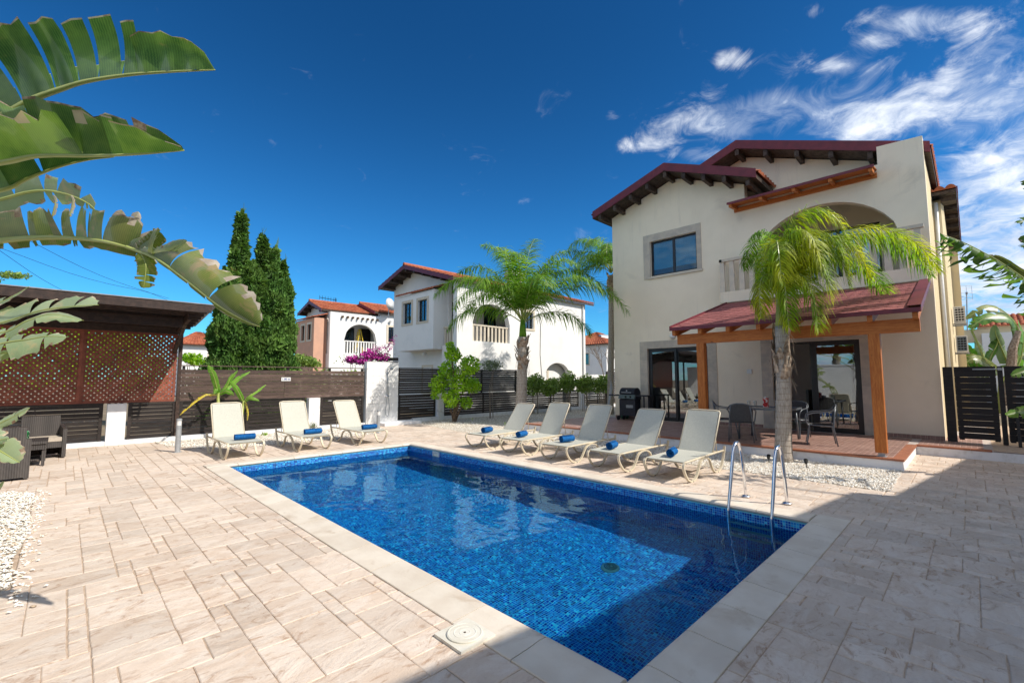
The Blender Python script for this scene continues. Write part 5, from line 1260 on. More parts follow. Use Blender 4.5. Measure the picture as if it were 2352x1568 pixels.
# middle palm
p2 = thing('palm_tree', 'full green palm tree on the gravel between the lemon tree and the villa', 'palm tree', (11.37, 11.12, 0))
T2 = V((11.42, 11.04, 3.05)); palm(p2, (11.37, 11.12, -.02), T2, .205, .155, 0, 1.15, 5, 1.25)
MB().tube([T2 + V((0, 0, -.1)), T2 + V((0, 0, .35)), T2 + V((0, 0, .85))], [.15, .11, .05], 12).build('crown_shaft', 'palmleaf', p2, smooth=True)
C2 = T2 + V((0, 0, .5)); W2 = tuple(RGT * .15)
F2 = [(180, 62, 4.1, 2.2), (165, 72, 3.7, 2.1), (195, 66, 3.4, 2.3), (150, 58, 3.2, 2.1), (125, 80, 3.5, 1.8), (100, 70, 3.2, 2.0), (75, 82, 3.7, 1.5), (50, 72, 3.6, 1.8), (25, 68, 4.1, 1.9), (5, 60, 4.4, 2.1), (-10, 52, 4.5, 2.1), (-30, 60, 3.8, 2.1), (-50, 70, 3.5, 2.0), (-75, 64, 3.2, 2.2), (-100, 74, 3.3, 2.1), (-130, 64, 3.3, 2.3), (215, 56, 3.5, 2.3), (240, 76, 3.4, 2.1), (15, 34, 3.0, 1.7), (185, 38, 3.1, 1.8), (10, 78, 3.9, 2.0), (172, 82, 3.5, 2.2)]
for k, (a, e, L, dr_) in enumerate(F2): frond('frond', 'palmleaf', p2, C2, dirv(a), math.radians(e), L, dr_, 50, .82, 0, .032, W2, seed=60 + k, hang=.5, curl=1.5)
# far palm at the villa corner
b3, t3 = at(1402, 940, 20.5), at(1404, 632, 20.5)
p3 = thing('palm_tree', 'slender far palm tree half hidden by the left corner of the villa', 'palm tree', (b3.x, b3.y, 0))
t3 = V((t3.x, t3.y, t3.z)); palm(p3, (b3.x, b3.y, 0), t3, .15, .12, 0, .9, 8, 1.3)
for k, (a, e, L, dr_) in enumerate([(180, 66, 2.9, 3.1), (165, 76, 3.1, 2.7), (200, 58, 2.8, 3.1), (150, 60, 2.6, 3), (110, 74, 2.5, 2.8), (60, 70, 2.4, 3), (20, 64, 2.6, 3), (340, 58, 2.6, 3), (300, 66, 2.5, 3), (250, 70, 2.6, 3), (220, 74, 2.8, 2.9), (185, 40, 2.4, 2.8)]):
    frond('frond', 'palmleaf', p3, t3 + V((0, 0, .1)), dirv(a), math.radians(e), L, dr_, 54, .72, 0, .026, tuple(RGT * .1), seed=120 + k, hang=.6)

q2 = copy_tree(p2, loc=(-6.4, 6.0, 0), rz=1.2, label='palm tree beyond the garden wall, mirrored in the right door glass')
for o in (p1, p2, p3, q2): o['group'] = 'palm trees round the terrace'
# ================================================================== PADDLE-LEAVED PLANTS
def paddle(name, mid, up, wl, wr, parent, mtl, tears=7, seed=0, fold=.35, droop=.25, edge='deadleaf', edgew=.05, rag=.06, petiole=None, pr=.02, shear=.35, gap=.35, mids='midrib', tip=.12):
    """mid: points of the midrib; up: blade-plane normal hint; wl, wr half widths of the two sides"""
    r = random.Random(seed); P = catmull(mid, 8); n = len(P); 
    cum = [0]
    for i in range(1, n): cum.append(cum[-1] + (P[i] - P[i - 1]).length)
    T = cum[-1]
    def at_(t):
        s_ = max(0, min(1, t)) * T
        for i in range(1, n):
            if cum[i] >= s_ or i == n - 1:
                u = (s_ - cum[i - 1]) / max(1e-6, cum[i] - cum[i - 1]); return lerp(P[i - 1], P[i], u), (P[i] - P[i - 1]).normalized()
    up = V(up); m = MB(); vs = []; fs = []; mi = []; uv = []; NL = 7
    for s_, W in ((-1, wl), (1, wr)):
        if W <= 0: continue
        cuts = sorted([r.uniform(.04, .96) for _ in range(tears)]); cuts = [0.] + cuts + [1.]
        for a, b_ in zip(cuts[:-1], cuts[1:]):
            if b_ - a < .012: continue
            ns = max(2, int((b_ - a) * 26)); g_ = gap * min(.02, (b_ - a) * .2) * r.uniform(.4, 2.2)
            dd = r.uniform(-.22, .22) + fold; ddr = droop * r.uniform(.5, 1.6); shr = shear * r.uniform(.85, 1.15); ln = r.uniform(.9, 1.06)
            base = len(vs)
            for i in range(ns + 1):
                for j in range(NL + 1):
                    v = j / NL; t = lerp(a, b_, i / ns); tt = lerp(a + g_ * v * 1.3, b_ - g_ * v * 1.3, i / ns) if tears else t
                    q, tan = at_(tt); sd = up.cross(tan).normalized() * s_; nn = sd.cross(tan).normalized() * s_
                    if nn.dot(up) < 0: nn = -nn
                    env = max(0, math.sin(PI * min(1, (1 - tt) / tip * .5))) ** .6 if tt > 1 - tip else 1.0
                    env *= min(1, .35 + tt * 6) ; w = W * env * ln
                    jj = (r.uniform(-rag, rag) - (r.uniform(.08, .3) if rag > .02 and r.random() < .12 else 0)) * (1 if j == NL else 0)
                    x = w * v * (1 + jj)
                    ang = dd - ddr * v * 1.6
                    wav = math.sin((tt * 37 + seed) * 1.3) * .035 * W * v * v
                    vs.append(q + sd * x * math.cos(ang) + nn * (x * math.sin(ang) + wav) + tan * (shr * x)); uv.append((tt * T, v))
            for i in range(ns):
                dead = r.random() < .8
                for j in range(NL):
                    k = base + i * (NL + 1) + j; fs.append((k, k + 1, k + NL + 2, k + NL + 1)); mi.append(1 if edge and ((j == NL - 1 and dead) or (j == NL - 2 and dead and r.random() < .25)) else 0)
    m.v = [tuple(x) for x in vs]; m.f = fs; m.mi = mi; m.uv = uv
    # squeeze the outer dead rim
    k0 = len(m.v); pm_ = ([V(p) for p in petiole] if petiole else []) + P
    m.tube(pm_, [lerp(pr, pr * .15, (i / (len(pm_) - 1)) ** 1.1) for i in range(len(pm_))], 6, mi=2); m.uv += [(0, 0)] * (len(m.v) - k0)
    # shrink rim quads so that dead edges stay thin
    for q in range(0, k0, NL + 1):
        e = V(m.v[q + NL]); d_ = V(m.v[q + NL - 1]); m.v[q + NL - 1] = tuple(lerp(e, d_, edgew * NL / 1.0 if edgew * NL < 1 else 1))
    return m.build(name, [mtl, edge or mtl, mids], parent, fix=False, smooth=True)
UP = V((0, 0, 1)); TOC = -CF        # towards the camera, roughly
bp = thing('bird_of_paradise_plant', 'giant paddle-leaved plant whose torn leaves reach in from the upper left', 'plant', (-1.5, 3.9, 0))
BB = V((-1.35, 3.75, 0))
def A(*p): return [at(x, y, d) for x, y, d in p]
def stem(p0, h=1.6): return [BB + V((RN.uniform(-.15, .15), RN.uniform(-.15, .15), .0)), lerp(BB, p0, .25) + V((0, 0, h * .8)), lerp(BB, p0, .6) + V((0, 0, h * .6))]
L = A((-160, 345, 2.9), (0, 270, 2.9), (70, 231, 2.9), (140, 205, 2.9), (200, 187, 2.9), (300, 172, 2.9), (400, 165, 2.9), (494, 161, 2.9))
paddle('leaf', L, -CU * .05 + CF, 0, .385, bp, 'bigleaf', 0, 3) if False else None
# custom upper leaf: long separate fingers standing up from the rib
def fingers(name, mid, width, parent, mtl, specs, seed=0, back=.3, edge='deadleaf'):
    """specs: (t0, t1, height factor, lean) fingers of the visible half; the other half lies away from the viewer side"""
    r = random.Random(seed); P = catmull(mid, 10); n = len(P) - 1
    def at_(t): f = max(0, min(1, t)) * n; i = min(int(f), n - 1); return lerp(P[i], P[i + 1], f - i), (P[i + 1] - P[i]).normalized()
    m = MB(); vs = []; fs = []; mi = []; uv = []; NL = 10
    for half in (0, 1):
        for (a, b_, hh, lean) in specs:
            ns = max(2, int((b_ - a) * 34)); base = len(vs)
            for i in range(ns + 1):
                u = i / ns
                for j in range(NL + 1):
                    v = j / NL; c = (a + b_) / 2; half_w = (b_ - a) / 2 * lerp(.985, .90, v) if hh < 2 else (b_ - a) / 2
                    t = c + (u * 2 - 1) * half_w; q, tan = at_(t)
                    prof = hh % 2
                    if hh >= 2:      # tip lobe: rounded outline falling to the tip
                        prof = (hh - 2) * (max(0, 1 - ((t - a) / (b_ - a) - .22) ** 2 / (.78 if (t - a) / (b_ - a) > .22 else .6) ** 2)) ** .6
                    x = width * prof * v * (1 + ((r.uniform(-.03, .02) - (.06 if r.random() < .15 else 0)) if j == NL else 0))
                    sd = (V((0, 0, 1)) - tan * tan.z).normalized(); aw = tan.cross(sd).normalized()
                    if aw.dot(CF) < 0: aw = -aw
                    back_ = (q - V((0, 0, 1.6))).normalized()
                    if half == 0: o_ = (sd * math.cos(.12) + aw * (-.10 - .22 * v * v)); 
                    else: o_ = (sd * .40 + back_ * 1.0); x *= .8
                    vs.append(q + o_ * x - tan * x * lean + aw * .012 * math.sin(u * 19 + seed)); uv.append((t * 1.6, v))
            for i in range(ns):
                for j in range(NL): k = base + i * (NL + 1) + j; fs.append((k, k + 1, k + NL + 2, k + NL + 1)); mi.append(1 if j == NL - 1 else 0)
    k0 = len(vs)
    for q in range(0, k0, NL + 1): vs[q + NL - 1] = lerp(V(vs[q + NL]), V(vs[q + NL - 1]), .22)
    m.v = [tuple(x) for x in vs]; m.f = fs; m.mi = mi; m.uv = uv
    m.tube(stem(P[0]) + P, [lerp(.028, .004, (i / (len(P) + 2)) ** .9) for i in range(len(P) + 3)], 7, mi=2); m.uv += [(0, 0)] * (len(m.v) - k0)
    return m.build(name, [mtl, edge, 'midrib'], parent, fix=False, smooth=True)
fingers('leaf', L, .45, bp, 'bigleaf', [(.0, .075, 1.0, .05), (.08, .16, 1.0, .0), (.165, .25, 1.02, .0), (.256, .403, .93, -.02), (.406, .535, .84, -.06), (.538, .612, .74, -.10), (.615, .686, .74, -.14), (.690, .733, .64, -.24), (.736, 1.0, 2.50, -.05)], 3)
# second leaf: folded, both halves rising
L = A((-170, 395, 2.7), (0, 374, 2.7), (90, 358, 2.7), (210, 358, 2.7), (320, 354, 2.7), (423, 346, 2.7))
n2 = (V((0, 0, 1)) * .35 + CF * .95)
paddle('leaf', L, (V((0, 0, -.55)) - CF * .85), 0, .26, bp, 'bigleaf', 3, 5, .0, -.05, 'greydead', .05, .03, stem(L[0]), .022, .05, .2, tip=.5)
L = A((-170, 400, 2.95), (0, 372, 2.95), (90, 352, 2.95), (210, 350, 2.95), (320, 348, 2.95), (423, 344, 2.95))
paddle('leaf', L, (V((0, 0, -.35)) - CF * .95), 0, .385, bp, 'bigleaf', 5, 9, .0, .05, 'deadleaf', .05, .05, stem(L[0]), .01, -.05, .2, tip=.75)
L = A((-200, 470, 3.2), (0, 438, 3.2), (60, 412, 3.2), (130, 385, 3.2), (200, 368, 3.2), (262, 361, 3.2))
paddle('leaf', L, (V((0, 0, -.4)) - CF * .9), 0, .30, bp, 'bigleaf', 3, 12, .0, .02, 'deadleaf', .02, .02, stem(L[0]), .02, .3, .15, tip=.5)
# third: small pale arching leaf behind
L = A((-150, 490, 3.9), (0, 458, 3.9), (60, 442, 3.9), (110, 438, 3.9), (160, 448, 3.9), (200, 466, 3.9), (218, 481, 3.9))
paddle('leaf', L, (V((0, 0, -.3)) - CF), .10, .16, bp, 'palepad', 8, 15, .1, .1, 'deadleaf', .05, .15, stem(L[0]), .018, .25, .7, tip=.4)
# fourth: long arching leaf with a broken hanging end
L = A((-160, 575, 2.85), (0, 553, 2.85), (90, 546, 2.85), (170, 547, 2.85), (240, 555, 2.8), (300, 570, 2.8), (322, 577, 2.8))
paddle('leaf', L, (V((0, 0, -.25)) - CF), .055, .185, bp, 'bigleafold', 13, 18, .1, .1, 'deadleaf', .06, .12, stem(L[0]), .024, -.02, .5, tip=.05)
L = A((290, 567, 2.8), (318, 577, 2.8), (350, 590, 2.78), (378, 606, 2.75), (430, 645, 2.7), (500, 700, 2.65), (560, 735, 2.62), (597, 750, 2.6))
paddle('leaf', L, (V((.0, 0, -.45)) - CF * .9), .045, .20, bp, 'bigleafold', 4, 21, .15, .35, 'greydead', .10, .12, None, .012, .22, .6, tip=.45)
paddle('leaf', A((318, 578, 2.8), (345, 560, 2.78), (372, 536, 2.76)), (V((0, 0, -.3)) - CF), .05, .05, bp, 'bigleafold', 0, 22, .1, .1, 'deadleaf', .05, .04, None, .006, 0, 0, tip=.1)
paddle('leaf', A((322, 580, 2.8), (375, 582, 2.76), (430, 552, 2.72)), (V((0, 0, -.6)) - CF * .8), .02, .045, bp, 'palepad', 0, 23, .1, .2, 'deadleaf', .05, .05, None, .005, .1, 0, tip=.4)
paddle('leaf', A((322, 578, 2.8), (335, 610, 2.78), (330, 662, 2.76)), (V((.3, 0, 0)) - CF), .055, .055, bp, 'bigleafold', 2, 24, .1, .3, 'deadleaf', .07, .1, None, .005, 0, .8, tip=.2)
for k, (x, y) in enumerate(((262, 556), (300, 560), (170, 500), (130, 500))):   # dry torn flags on the upper rim
    paddle('leaf', A((x - 10, y - 2, 2.82), (x - 2, y - 34, 2.83), (x + (18 if k < 2 else -8), y - 74 if k < 2 else y - 52, 2.85)), (V((.2, 0, -.2)) - CF), .03 if k < 2 else .012, .05 if k < 2 else .012, bp, 'greydead', 1, 30 + k, .2, .3, 'deadleaf', .08, .2, None, .003, 0, .8, tip=.2)
# pale leaves low on the left, nearer the pergola
bq2 = thing('paddle_leaf_plant', 'pale green paddle-leaved plant at the left edge before the pergola', 'plant', (-1.9, 5.5, 0))
BB = V((-1.7, 5.2, 0))
for k, (pts, wl, wr, sd_, tr_) in enumerate([
    (((-160, 770, 4.2), (0, 742, 4.2), (90, 714, 4.2), (160, 704, 4.2), (227, 700, 4.2)), .02, .22, 41, 3),
    (((-160, 720, 4.3), (-20, 700, 4.3), (30, 680, 4.3), (68, 657, 4.3)), .08, .10, 42, 3),
    (((-150, 770, 4.0), (0, 765, 4.0), (60, 738, 4.0), (120, 722, 4.0), (192, 736, 4.0)), .10, .05, 43, 4),
    (((-150, 830, 3.9), (0, 790, 3.9), (60, 780, 3.9), (110, 772, 3.9), (155, 774, 3.9)), .17, .09, 44, 6),
    (((-100, 860, 4.0), (-30, 830, 4.0), (0, 812, 4.0), (28, 812, 4.0)), .14, .05, 45, 2),
    (((-120, 1010, 3.6), (-30, 985, 3.6), (20, 962, 3.6), (68, 937, 3.6)), .07, .07, 46, 2),
    (((-100, 1030, 3.4), (-40, 1010, 3.4), (-5, 1010, 3.4), (20, 1006, 3.4)), .06, .05, 47, 2),
    (((-120, 1000, 3.4), (-50, 1010, 3.4), (0, 1035, 3.4), (45, 1062, 3.4)), .07, .13, 48, 3),
    (((-100, 1110, 3.3), (-40, 1125, 3.3), (-10, 1120, 3.3), (10, 1105, 3.3)), .05, .04, 49, 1)]):
    pts = A(*pts); nn = V((0, 0, .55)) - CF * .75 + RGT * RN.uniform(-.2, .2)
    paddle('leaf', pts, nn, wl, wr, bq2, 'palepad', tr_, sd_, .15, .2, 'deadleaf', .05, .12, stem(pts[0], .8), .014, .2, .8, tip=.4)
# plants on the right edge
rp = thing('banana_plant', 'shredded dark banana leaves reaching in at the right edge above the gate', 'plant', (9.4, -3.2, 0)); BB = V((9.2, -3.0, 0))
L = A((2470, 720, 6.4), (2400, 672, 6.4), (2352, 640, 6.4), (2290, 598, 6.4), (2220, 560, 6.4), (2158, 536, 6.4))
paddle('leaf', L, V((0, 0, 1)) - CF * .2,   .32, .30, rp, 'bigleaf', 46, 51, -.5, .9, None, .02, .3, stem(L[0], 2.8), .02, .35, 2.2, tip=.3)
L = A((2480, 700, 6.7), (2400, 650, 6.7), (2340, 618, 6.7), (2300, 592, 6.7), (2268, 585, 6.7)); paddle('leaf', L, V((0, 0, -.5)) - CF, .03, .11, rp, 'bigleafold', 1, 52, 0, 0, 'deadleaf', .04, .05, None, .012, .2, .4, tip=.3)
for k, (x, y) in enumerate(((2352, 505), (2356, 560), (2358, 430))):
    L = A((2480, y - 90, 6.0), (2420, y - 40, 6.0), (2370, y - 8, 6.0), (x - 16 + 6 * k, y + 8, 6.0)); paddle('leaf', L, V((0, 0, .4)) - CF * .6, .14, .14, rp, 'bigleaf', 8, 55 + k, .1, .4, 'deadleaf', .03, .2, stem(L[0], 3.2), .015, .3, 1.2, tip=.4)
for k, (x, y) in enumerate(((2322, 855), (2310, 945))):
    L = A((2460, y - 40, 7.2), (2400, y - 16, 7.2), (2355, y - 4, 7.2), (x, y + 8, 7.2)); paddle('leaf', L, V((0, 0, .5)) - CF * .6, .12, .14, rp, 'bigleaf', 3, 60 + k, .1, .3, None, .03, .1, stem(L[0], 1.2), .015, .3, .5, tip=.5)
# banana plants beyond the gate
bg_ = thing('banana_plant', 'clump of broad banana leaves beyond the gate below the far house', 'plant', tuple(at(2290, 869, 21).xy) + (0,)); BB = V(tuple(at(2290, 869, 21).xy) + (0,))
for k, (pts, wl, wr, t_) in enumerate([
    (((2330, 850), (2342, 780), (2320, 730), (2270, 728), (2228, 752)), .30, .42, 5), (((2320, 850), (2300, 800), (2288, 770), (2284, 745)), .3, .3, 2), (((2250, 860), (2240, 830), (2222, 800), (2212, 790)), .28, .28, 2), (((2300, 860), (2270, 835), (2240, 822), (2215, 835)), .28, .3, 2),
    (((2262, 860), (2275, 820), (2290, 790), (2296, 765)), .26, .3, 2), (((2260, 860), (2258, 830), (2250, 800), (2240, 778)), .25, .25, 2), (((2330, 855), (2345, 820), (2350, 770), (2338, 735)), .3, .3, 4), (((2340, 800), (2330, 745), (2300, 712), (2262, 708), (2215, 733)), .22, .30, 6),
    (((2240, 862), (2226, 842), (2214, 826), (2205, 815)), .3, .3, 1), (((2310, 862), (2330, 830), (2350, 815), (2372, 812)), .3, .3, 2), (((2232, 760), (2240, 742), (2250, 732), (2262, 728)), .12, .2, 4)]):
    L = [at(x, y, 21 + (k % 3) * .5) for x, y in pts]; paddle('leaf', L, V((0, 0, .4)) - CF * .7 + RGT * RN.uniform(-.4, .4), wl, wr, bg_, ['bigleaf', 'palepad', 'banana', 'bigleafold'][k % 4], t_, 80 + k, .15, .2, None, .03, .06, stem(L[0], .8), .05, .2, .5, tip=.45)
MB().tube([at(2312, 869, 20.6) - V((0, 0, 1.2)), at(2326, 800, 20.6), at(2340, 760, 20.6)], [.22, .16, .1], 9).build('stalk', 'boot', bg_)
# young banana plants by the first lounger
def bclump(label, x, y, leaves, stalks, seed, yellow=None):
    t = thing('young_banana_plant', label, 'plant', (x, y, 0), 'young banana plants along the brown fence')
    for st in stalks: MB().tube([onP(*p) for p in st], [.055, .045, .035][:len(st)] + [.03] * (len(st) - 3), 9).build('stalk', 'midrib', t, smooth=True)
    for k, (pts, wl, wr, t_, mt) in enumerate(leaves):
        L = [onP(*p) for p in pts]; paddle('leaf', L, V((0, 0, .35)) - CF * .8 + RGT * .2 * (-1) ** k, wl, wr, t, mt, t_, seed + k, .1, .15, 'deadleaf' if mt == 'yellowleaf' else None, .04, .10 if mt == 'yellowleaf' else .03, None, .014, .25, .3, tip=.5)
    return t
def onP(x, y, Y): d = ray(x, y); return V((0, 0, 1.6)) + d * (Y / d.y)
bclump('tall young banana plant with one yellow leaf behind the first lounger', 2.95, 14.2, [
    (((501, 905, 14.2), (497, 885, 14.15), (489, 858, 14.1), (478, 838, 14.1)), .09, .10, 1, 'banana'),
    (((503, 905, 14.2), (520, 888, 14.1), (530, 868, 14.1), (546, 850, 14.05)), .07, .07, 2, 'banana'),
    (((503, 903, 14.2), (530, 885, 14.3), (552, 866, 14.3), (575, 853, 14.3)), .06, .075, 4, 'banana'),
    (((503, 905, 14.2), (518, 898, 14.0), (530, 902, 13.9), (537, 908, 13.9)), .07, .07, 1, 'banana'),
    (((500, 906, 14.2), (497, 900, 14.0), (495, 893, 13.9), (492, 905, 13.85)), .05, .07, 1, 'banana'),
    (((500, 906, 14.15), (484, 905, 14.0), (470, 908, 13.95), (445, 925, 13.9), (412, 954, 13.9)), .07, .035, 7, 'yellowleaf')], [((502, 975, 14.2), (501, 940, 14.2), (502, 902, 14.2))], 200)
bclump('shorter young banana plant to the right behind the first lounger', 3.6, 14.2, [
    (((558, 922, 14.2), (550, 905, 14.1), (540, 888, 14.05), (528, 876, 14.0)), .07, .075, 0, 'banana'),
    (((561, 920, 14.2), (575, 908, 14.1), (592, 897, 14.1), (611, 883, 14.1)), .055, .06, 2, 'banana'),
    (((561, 922, 14.2), (572, 915, 14.0), (583, 916, 13.9), (596, 920, 13.9)), .045, .05, 1, 'banana'),
    (((562, 922, 14.2), (566, 932, 14.1), (569, 950, 14.05), (568, 966, 14.05)), .03, .03, 2, 'yellowleaf')], [((552, 985, 14.2), (555, 950, 14.2), (561, 920, 14.2))], 230)

# ================================================================== TREES AND SHRUBS
def cloud(name, pts, size, parent, mtl, seed=0, kind='leaf', up=.0, asp=2.0, dirs=None):
    r = np.random.RandomState(seed); P = np.array(pts, float); N = len(P)
    d = r.normal(size=(N, 3)) if dirs is None else np.array(dirs) + r.normal(size=(N, 3)) * .35
    d[:, 2] += up; d /= np.linalg.norm(d, axis=1)[:, None]
    o = r.normal(size=(N, 3)); s_ = np.cross(d, o); s_ /= np.linalg.norm(s_, axis=1)[:, None]; nn = np.cross(s_, d)
    L = (size * r.uniform(.6, 1.3, N))[:, None]; W = L / asp
    a = P - d * L / 2; b_ = P + s_ * W / 2 + nn * W * .18; c = P + d * L / 2; e = P - s_ * W / 2 + nn * W * .18
    vs = np.stack([a, b_, c, e], 1).reshape(-1, 3) - np.array(ORG[parent.name] if parent else (0, 0, 0))
    me = bpy.data.meshes.new(name); me.from_pydata(vs.tolist(), [], np.arange(4 * N).reshape(-1, 4).tolist()); me.materials.append(MAT[mtl])
    o_ = bpy.data.objects.new(name, me); COL.objects.link(o_)
    if parent: o_.parent = parent
    return o_
def cypress(label, x, y, spires, seed):
    t = thing('cypress_tree', label, 'cypress tree', (x, y, 0), 'cypress trees behind the brown fence')
    r = np.random.RandomState(seed); P = []; Dn = []
    for (cx, cy_, zb, zt, R, n, q) in spires:
        for _ in range(int(n * 1.7)):
            h = r.rand() ** .9; z = zb + (zt - zb) * h; rad = R * (1 - h) ** q * (.9 + .25 * math.sin(h * 22 + cx * 7)) + .02
            a = r.uniform(0, 2 * PI); col = .72 + .28 * abs(math.sin(a * 5.5 + math.sin(h * 5) * .8 + cx)); f = r.uniform(.82, 1.03) * col
            P.append((cx + math.cos(a) * rad * f, cy_ + math.sin(a) * rad * f, z)); Dn.append((math.cos(a) * .45, math.sin(a) * .45, 1.1))
    cloud('crown', P, .125, t, 'cypress', seed, asp=2.4, dirs=Dn)
    P2 = np.array(P)[::3]; core = cloud('inner_foliage', (P2 - np.array([x, y, 0])) * np.array([.82, .82, .97]) + np.array([x, y, 0]), .42, t, 'cypress', seed + 1, asp=1.3)
    for k, (cx, cy_, zb, zt, R, n, q) in enumerate(spires):
        if k: MB().tube([(lerp(x, cx, .3), lerp(y, cy_, .3), .4), (cx, cy_, zt - .15)], [.09, .012], 6).build('branch', 'trunkdark', t)
    MB().tube([(x, y, -.1), (x, y, 3), (spires[0][0], spires[0][1], spires[0][3] - .3)], [.16, .1, .015], 8).build('trunk', 'trunkdark', t)
    return t
YC = 17.2
cypress('tall cypress with the highest thin spire behind the brown fence', 3.95, YC, [(4.0, YC, 1.0, 7.35, .62, 5200, .95), (3.80, YC - .2, 1.0, 6.0, .45, 2600, .9), (3.55, YC, 1.0, 5.3, .3, 1500, .8), (4.25, YC - .35, .3, 5.4, .66, 3600, .5), (3.75, YC - .3, .3, 5.2, .62, 3300, .42), (3.62, YC + .1, .3, 4.6, .62, 4200, .38), (3.9, YC - .1, .2, 3.6, .85, 4600, .30), (4.33, YC - .3, .6, 5.6, .42, 2400, .7)], 71)
cypress('broad cypress with several shorter spires right of the tall one', 5.0, YC, [(4.62, YC, 1.0, 6.65, .45, 4200, .9), (4.90, YC - .1, 1.0, 6.15, .36, 3000, .85), (5.14, YC + .1, .8, 6.35, .34, 2400, .95), (5.42, YC, .8, 5.85, .36, 3000, .85), (5.60, YC, .8, 5.2, .26, 1200, .8), (4.4, YC - .2, .8, 5.35, .3, 1500, .8), (5.0, YC - .35, .3, 5.6, .78, 4200, .48), (5.42, YC - .2, .3, 5.2, .62, 3000, .42), (4.5, YC - .4, .3, 5.3, .5, 2600, .5), (5.55, YC - .1, .2, 4.7, .42, 3000, .45), (5.05, YC - .2, .2, 4.3, .80, 5600, .32), (4.6, YC - .3, .2, 4.6, .6, 3800, .4)], 75)
# wispy leaders above the cypresses
for nm, (x, y, z) in (('a', (4.0, YC, 7.2)), ('b', (4.62, YC, 6.5)), ('c', (5.14, YC, 6.25)), ('d', (5.42, YC, 5.75))):
    par = [o for o in bpy.data.objects if o.name.startswith('cypress_tree')][0 if nm == 'a' else 1]; m = MB()
    for k in range(5): m.tube([V((x, y, z - .3)), V((x + RN.uniform(-.05, .05), y, z + .1)), V((x + RN.uniform(-.02, .16), y + RN.uniform(-.1, .1), z + RN.uniform(.15, .42)))], [.012, .008, .004], 4)
    m.build('leader', 'cypress', par, fix=False)
# lemon tree
lt = thing('lemon_tree', 'bright green citrus shrub with a forked trunk on the white gravel', 'tree', (10.32, 13.45, 0))
r = np.random.RandomState(9); P = []
for (px_, py_, R, n, ds) in ((1040, 815, .30, 560, 0), (1026, 850, .34, 420, .2), (1080, 838, .36, 640, -.1), (1008, 882, .36, 520, .1), (1055, 880, .42, 560, 0), (1086, 885, .30, 420, .15), (1036, 915, .34, 420, -.15), (1070, 925, .24, 200, 0), (1034, 795, .16, 110, 0), (1060, 855, .4, 320, .3), (1000, 905, .2, 120, 0)):
    c = at(px_, py_, 16.7 + ds)
    for _ in range(n):
        v = r.normal(size=3); v /= np.linalg.norm(v); P.append(tuple(np.array(c) + v * R * r.uniform(.55, 1.08) * np.array([1, 1, .95])))
cloud('crown', P, .115, lt, 'lemon', 10, up=.25, asp=1.9)
b0 = V((10.35, 13.5, -.02))
for k, (px_, py_) in enumerate(((1040, 830), (1080, 850), (1010, 885), (1060, 890), (1036, 800), (1088, 900))):
    MB().tube([b0 + V((.03 * k - .08, .02 * k, 0)), lerp(b0, at(px_, py_, 16.7), .35) + V((.05 * (-1) ** k, 0, .1)), at(px_, py_, 16.7)], [.045, .026, .01], 6).build('branch', 'trunkdark', lt)
MB().tube([b0, b0 + V((-.03, .03, .25)), b0 + V((-.12, .12, .45))], [.08, .06, .045], 8).build('trunk', 'trunkdark', lt)
def shrub(name, label, cat, blobs, size, mtl, seed, group=None, depth=None, stems=True, asp=1.9):
    c0 = at(blobs[0][0], blobs[0][1], blobs[0][4]); t = thing(name, label, cat, (c0.x, c0.y, 0), group); r = np.random.RandomState(seed); P = []
    for (x, y, rx, ry, dp, n) in blobs:
        c = at(x, y, dp); sx, sy = rx / 1038 * dp, ry / 1038 * dp
        for _ in range(n):
            v = r.normal(size=3); v /= np.linalg.norm(v); q = v * r.uniform(.35, 1.05)
            P.append(tuple(V(c) + RGT * q[0] * sx + FWD * q[1] * min(sx, .8) + V((0, 0, q[2] * sy))))
        if stems: 
            m = MB()
            for _ in range(3):
                a = V((c.x + r.uniform(-.3, .3) * sx, c.y, .0)); m.tube([a, lerp(a, V(c), .6) + V((r.uniform(-.1, .1), 0, 0)), V(c) + V((r.uniform(-.5, .5) * sx, 0, r.uniform(0, .8) * sy))], [.02, .014, .005], 4)
            m.build('stem', 'twig', t)
    cloud('foliage', P, size, t, mtl, seed, asp=asp); return t
hd = [(1225, 885, 22, 22), (1262, 890, 22, 18), (1300, 880, 20, 22), (1340, 884, 22, 20), (1380, 884, 24, 20)]
for k, (x, y, rx, ry) in enumerate(hd):
    shrub('hedge_bush', ['hedge bush directly right of the palm trunk above the low fence', 'second hedge bush from the palm, above the low fence', 'middle hedge bush of five above the low fence', 'fourth hedge bush from the palm, left of the white far pillar', 'last hedge bush next to the villa corner'][k], 'bush', [(x, y, rx * 1.15, ry, 20.5 + .5 * k, 900), (x + 8, y - 6, rx * .9, ry, 20.7 + .5 * k, 600)], .13, 'hedge', 300 + k, 'hedge bushes over the low black fence')
shrub('shrub', 'green shrub between the pergola post and the cypress above the fence', 'shrub', [(440, 822, 26, 12, 19, 500), (455, 832, 20, 10, 19, 300)], .13, 'lemon', 310)
shrub('shrub', 'leafy shrub with small yellow flowers right of the cypress', 'shrub', [(700, 830, 32, 12, 18.5, 800), (690, 822, 18, 10, 18.5, 260), (720, 836, 20, 8, 18.5, 200)], .12, 'hedge', 311)
shrub('shrub', 'pinkish bare-twigged shrub before the white house, left of the palm', 'shrub', [(1130, 838, 26, 12, 18.5, 520)], .09, 'sage', 312)
shrub('tree', 'treetop just showing above the pergola roof at the far left', 'tree', [(28, 632, 36, 8, 30, 420), (-60, 640, 60, 16, 30, 500)], .2, 'hedge', 313, stems=False)
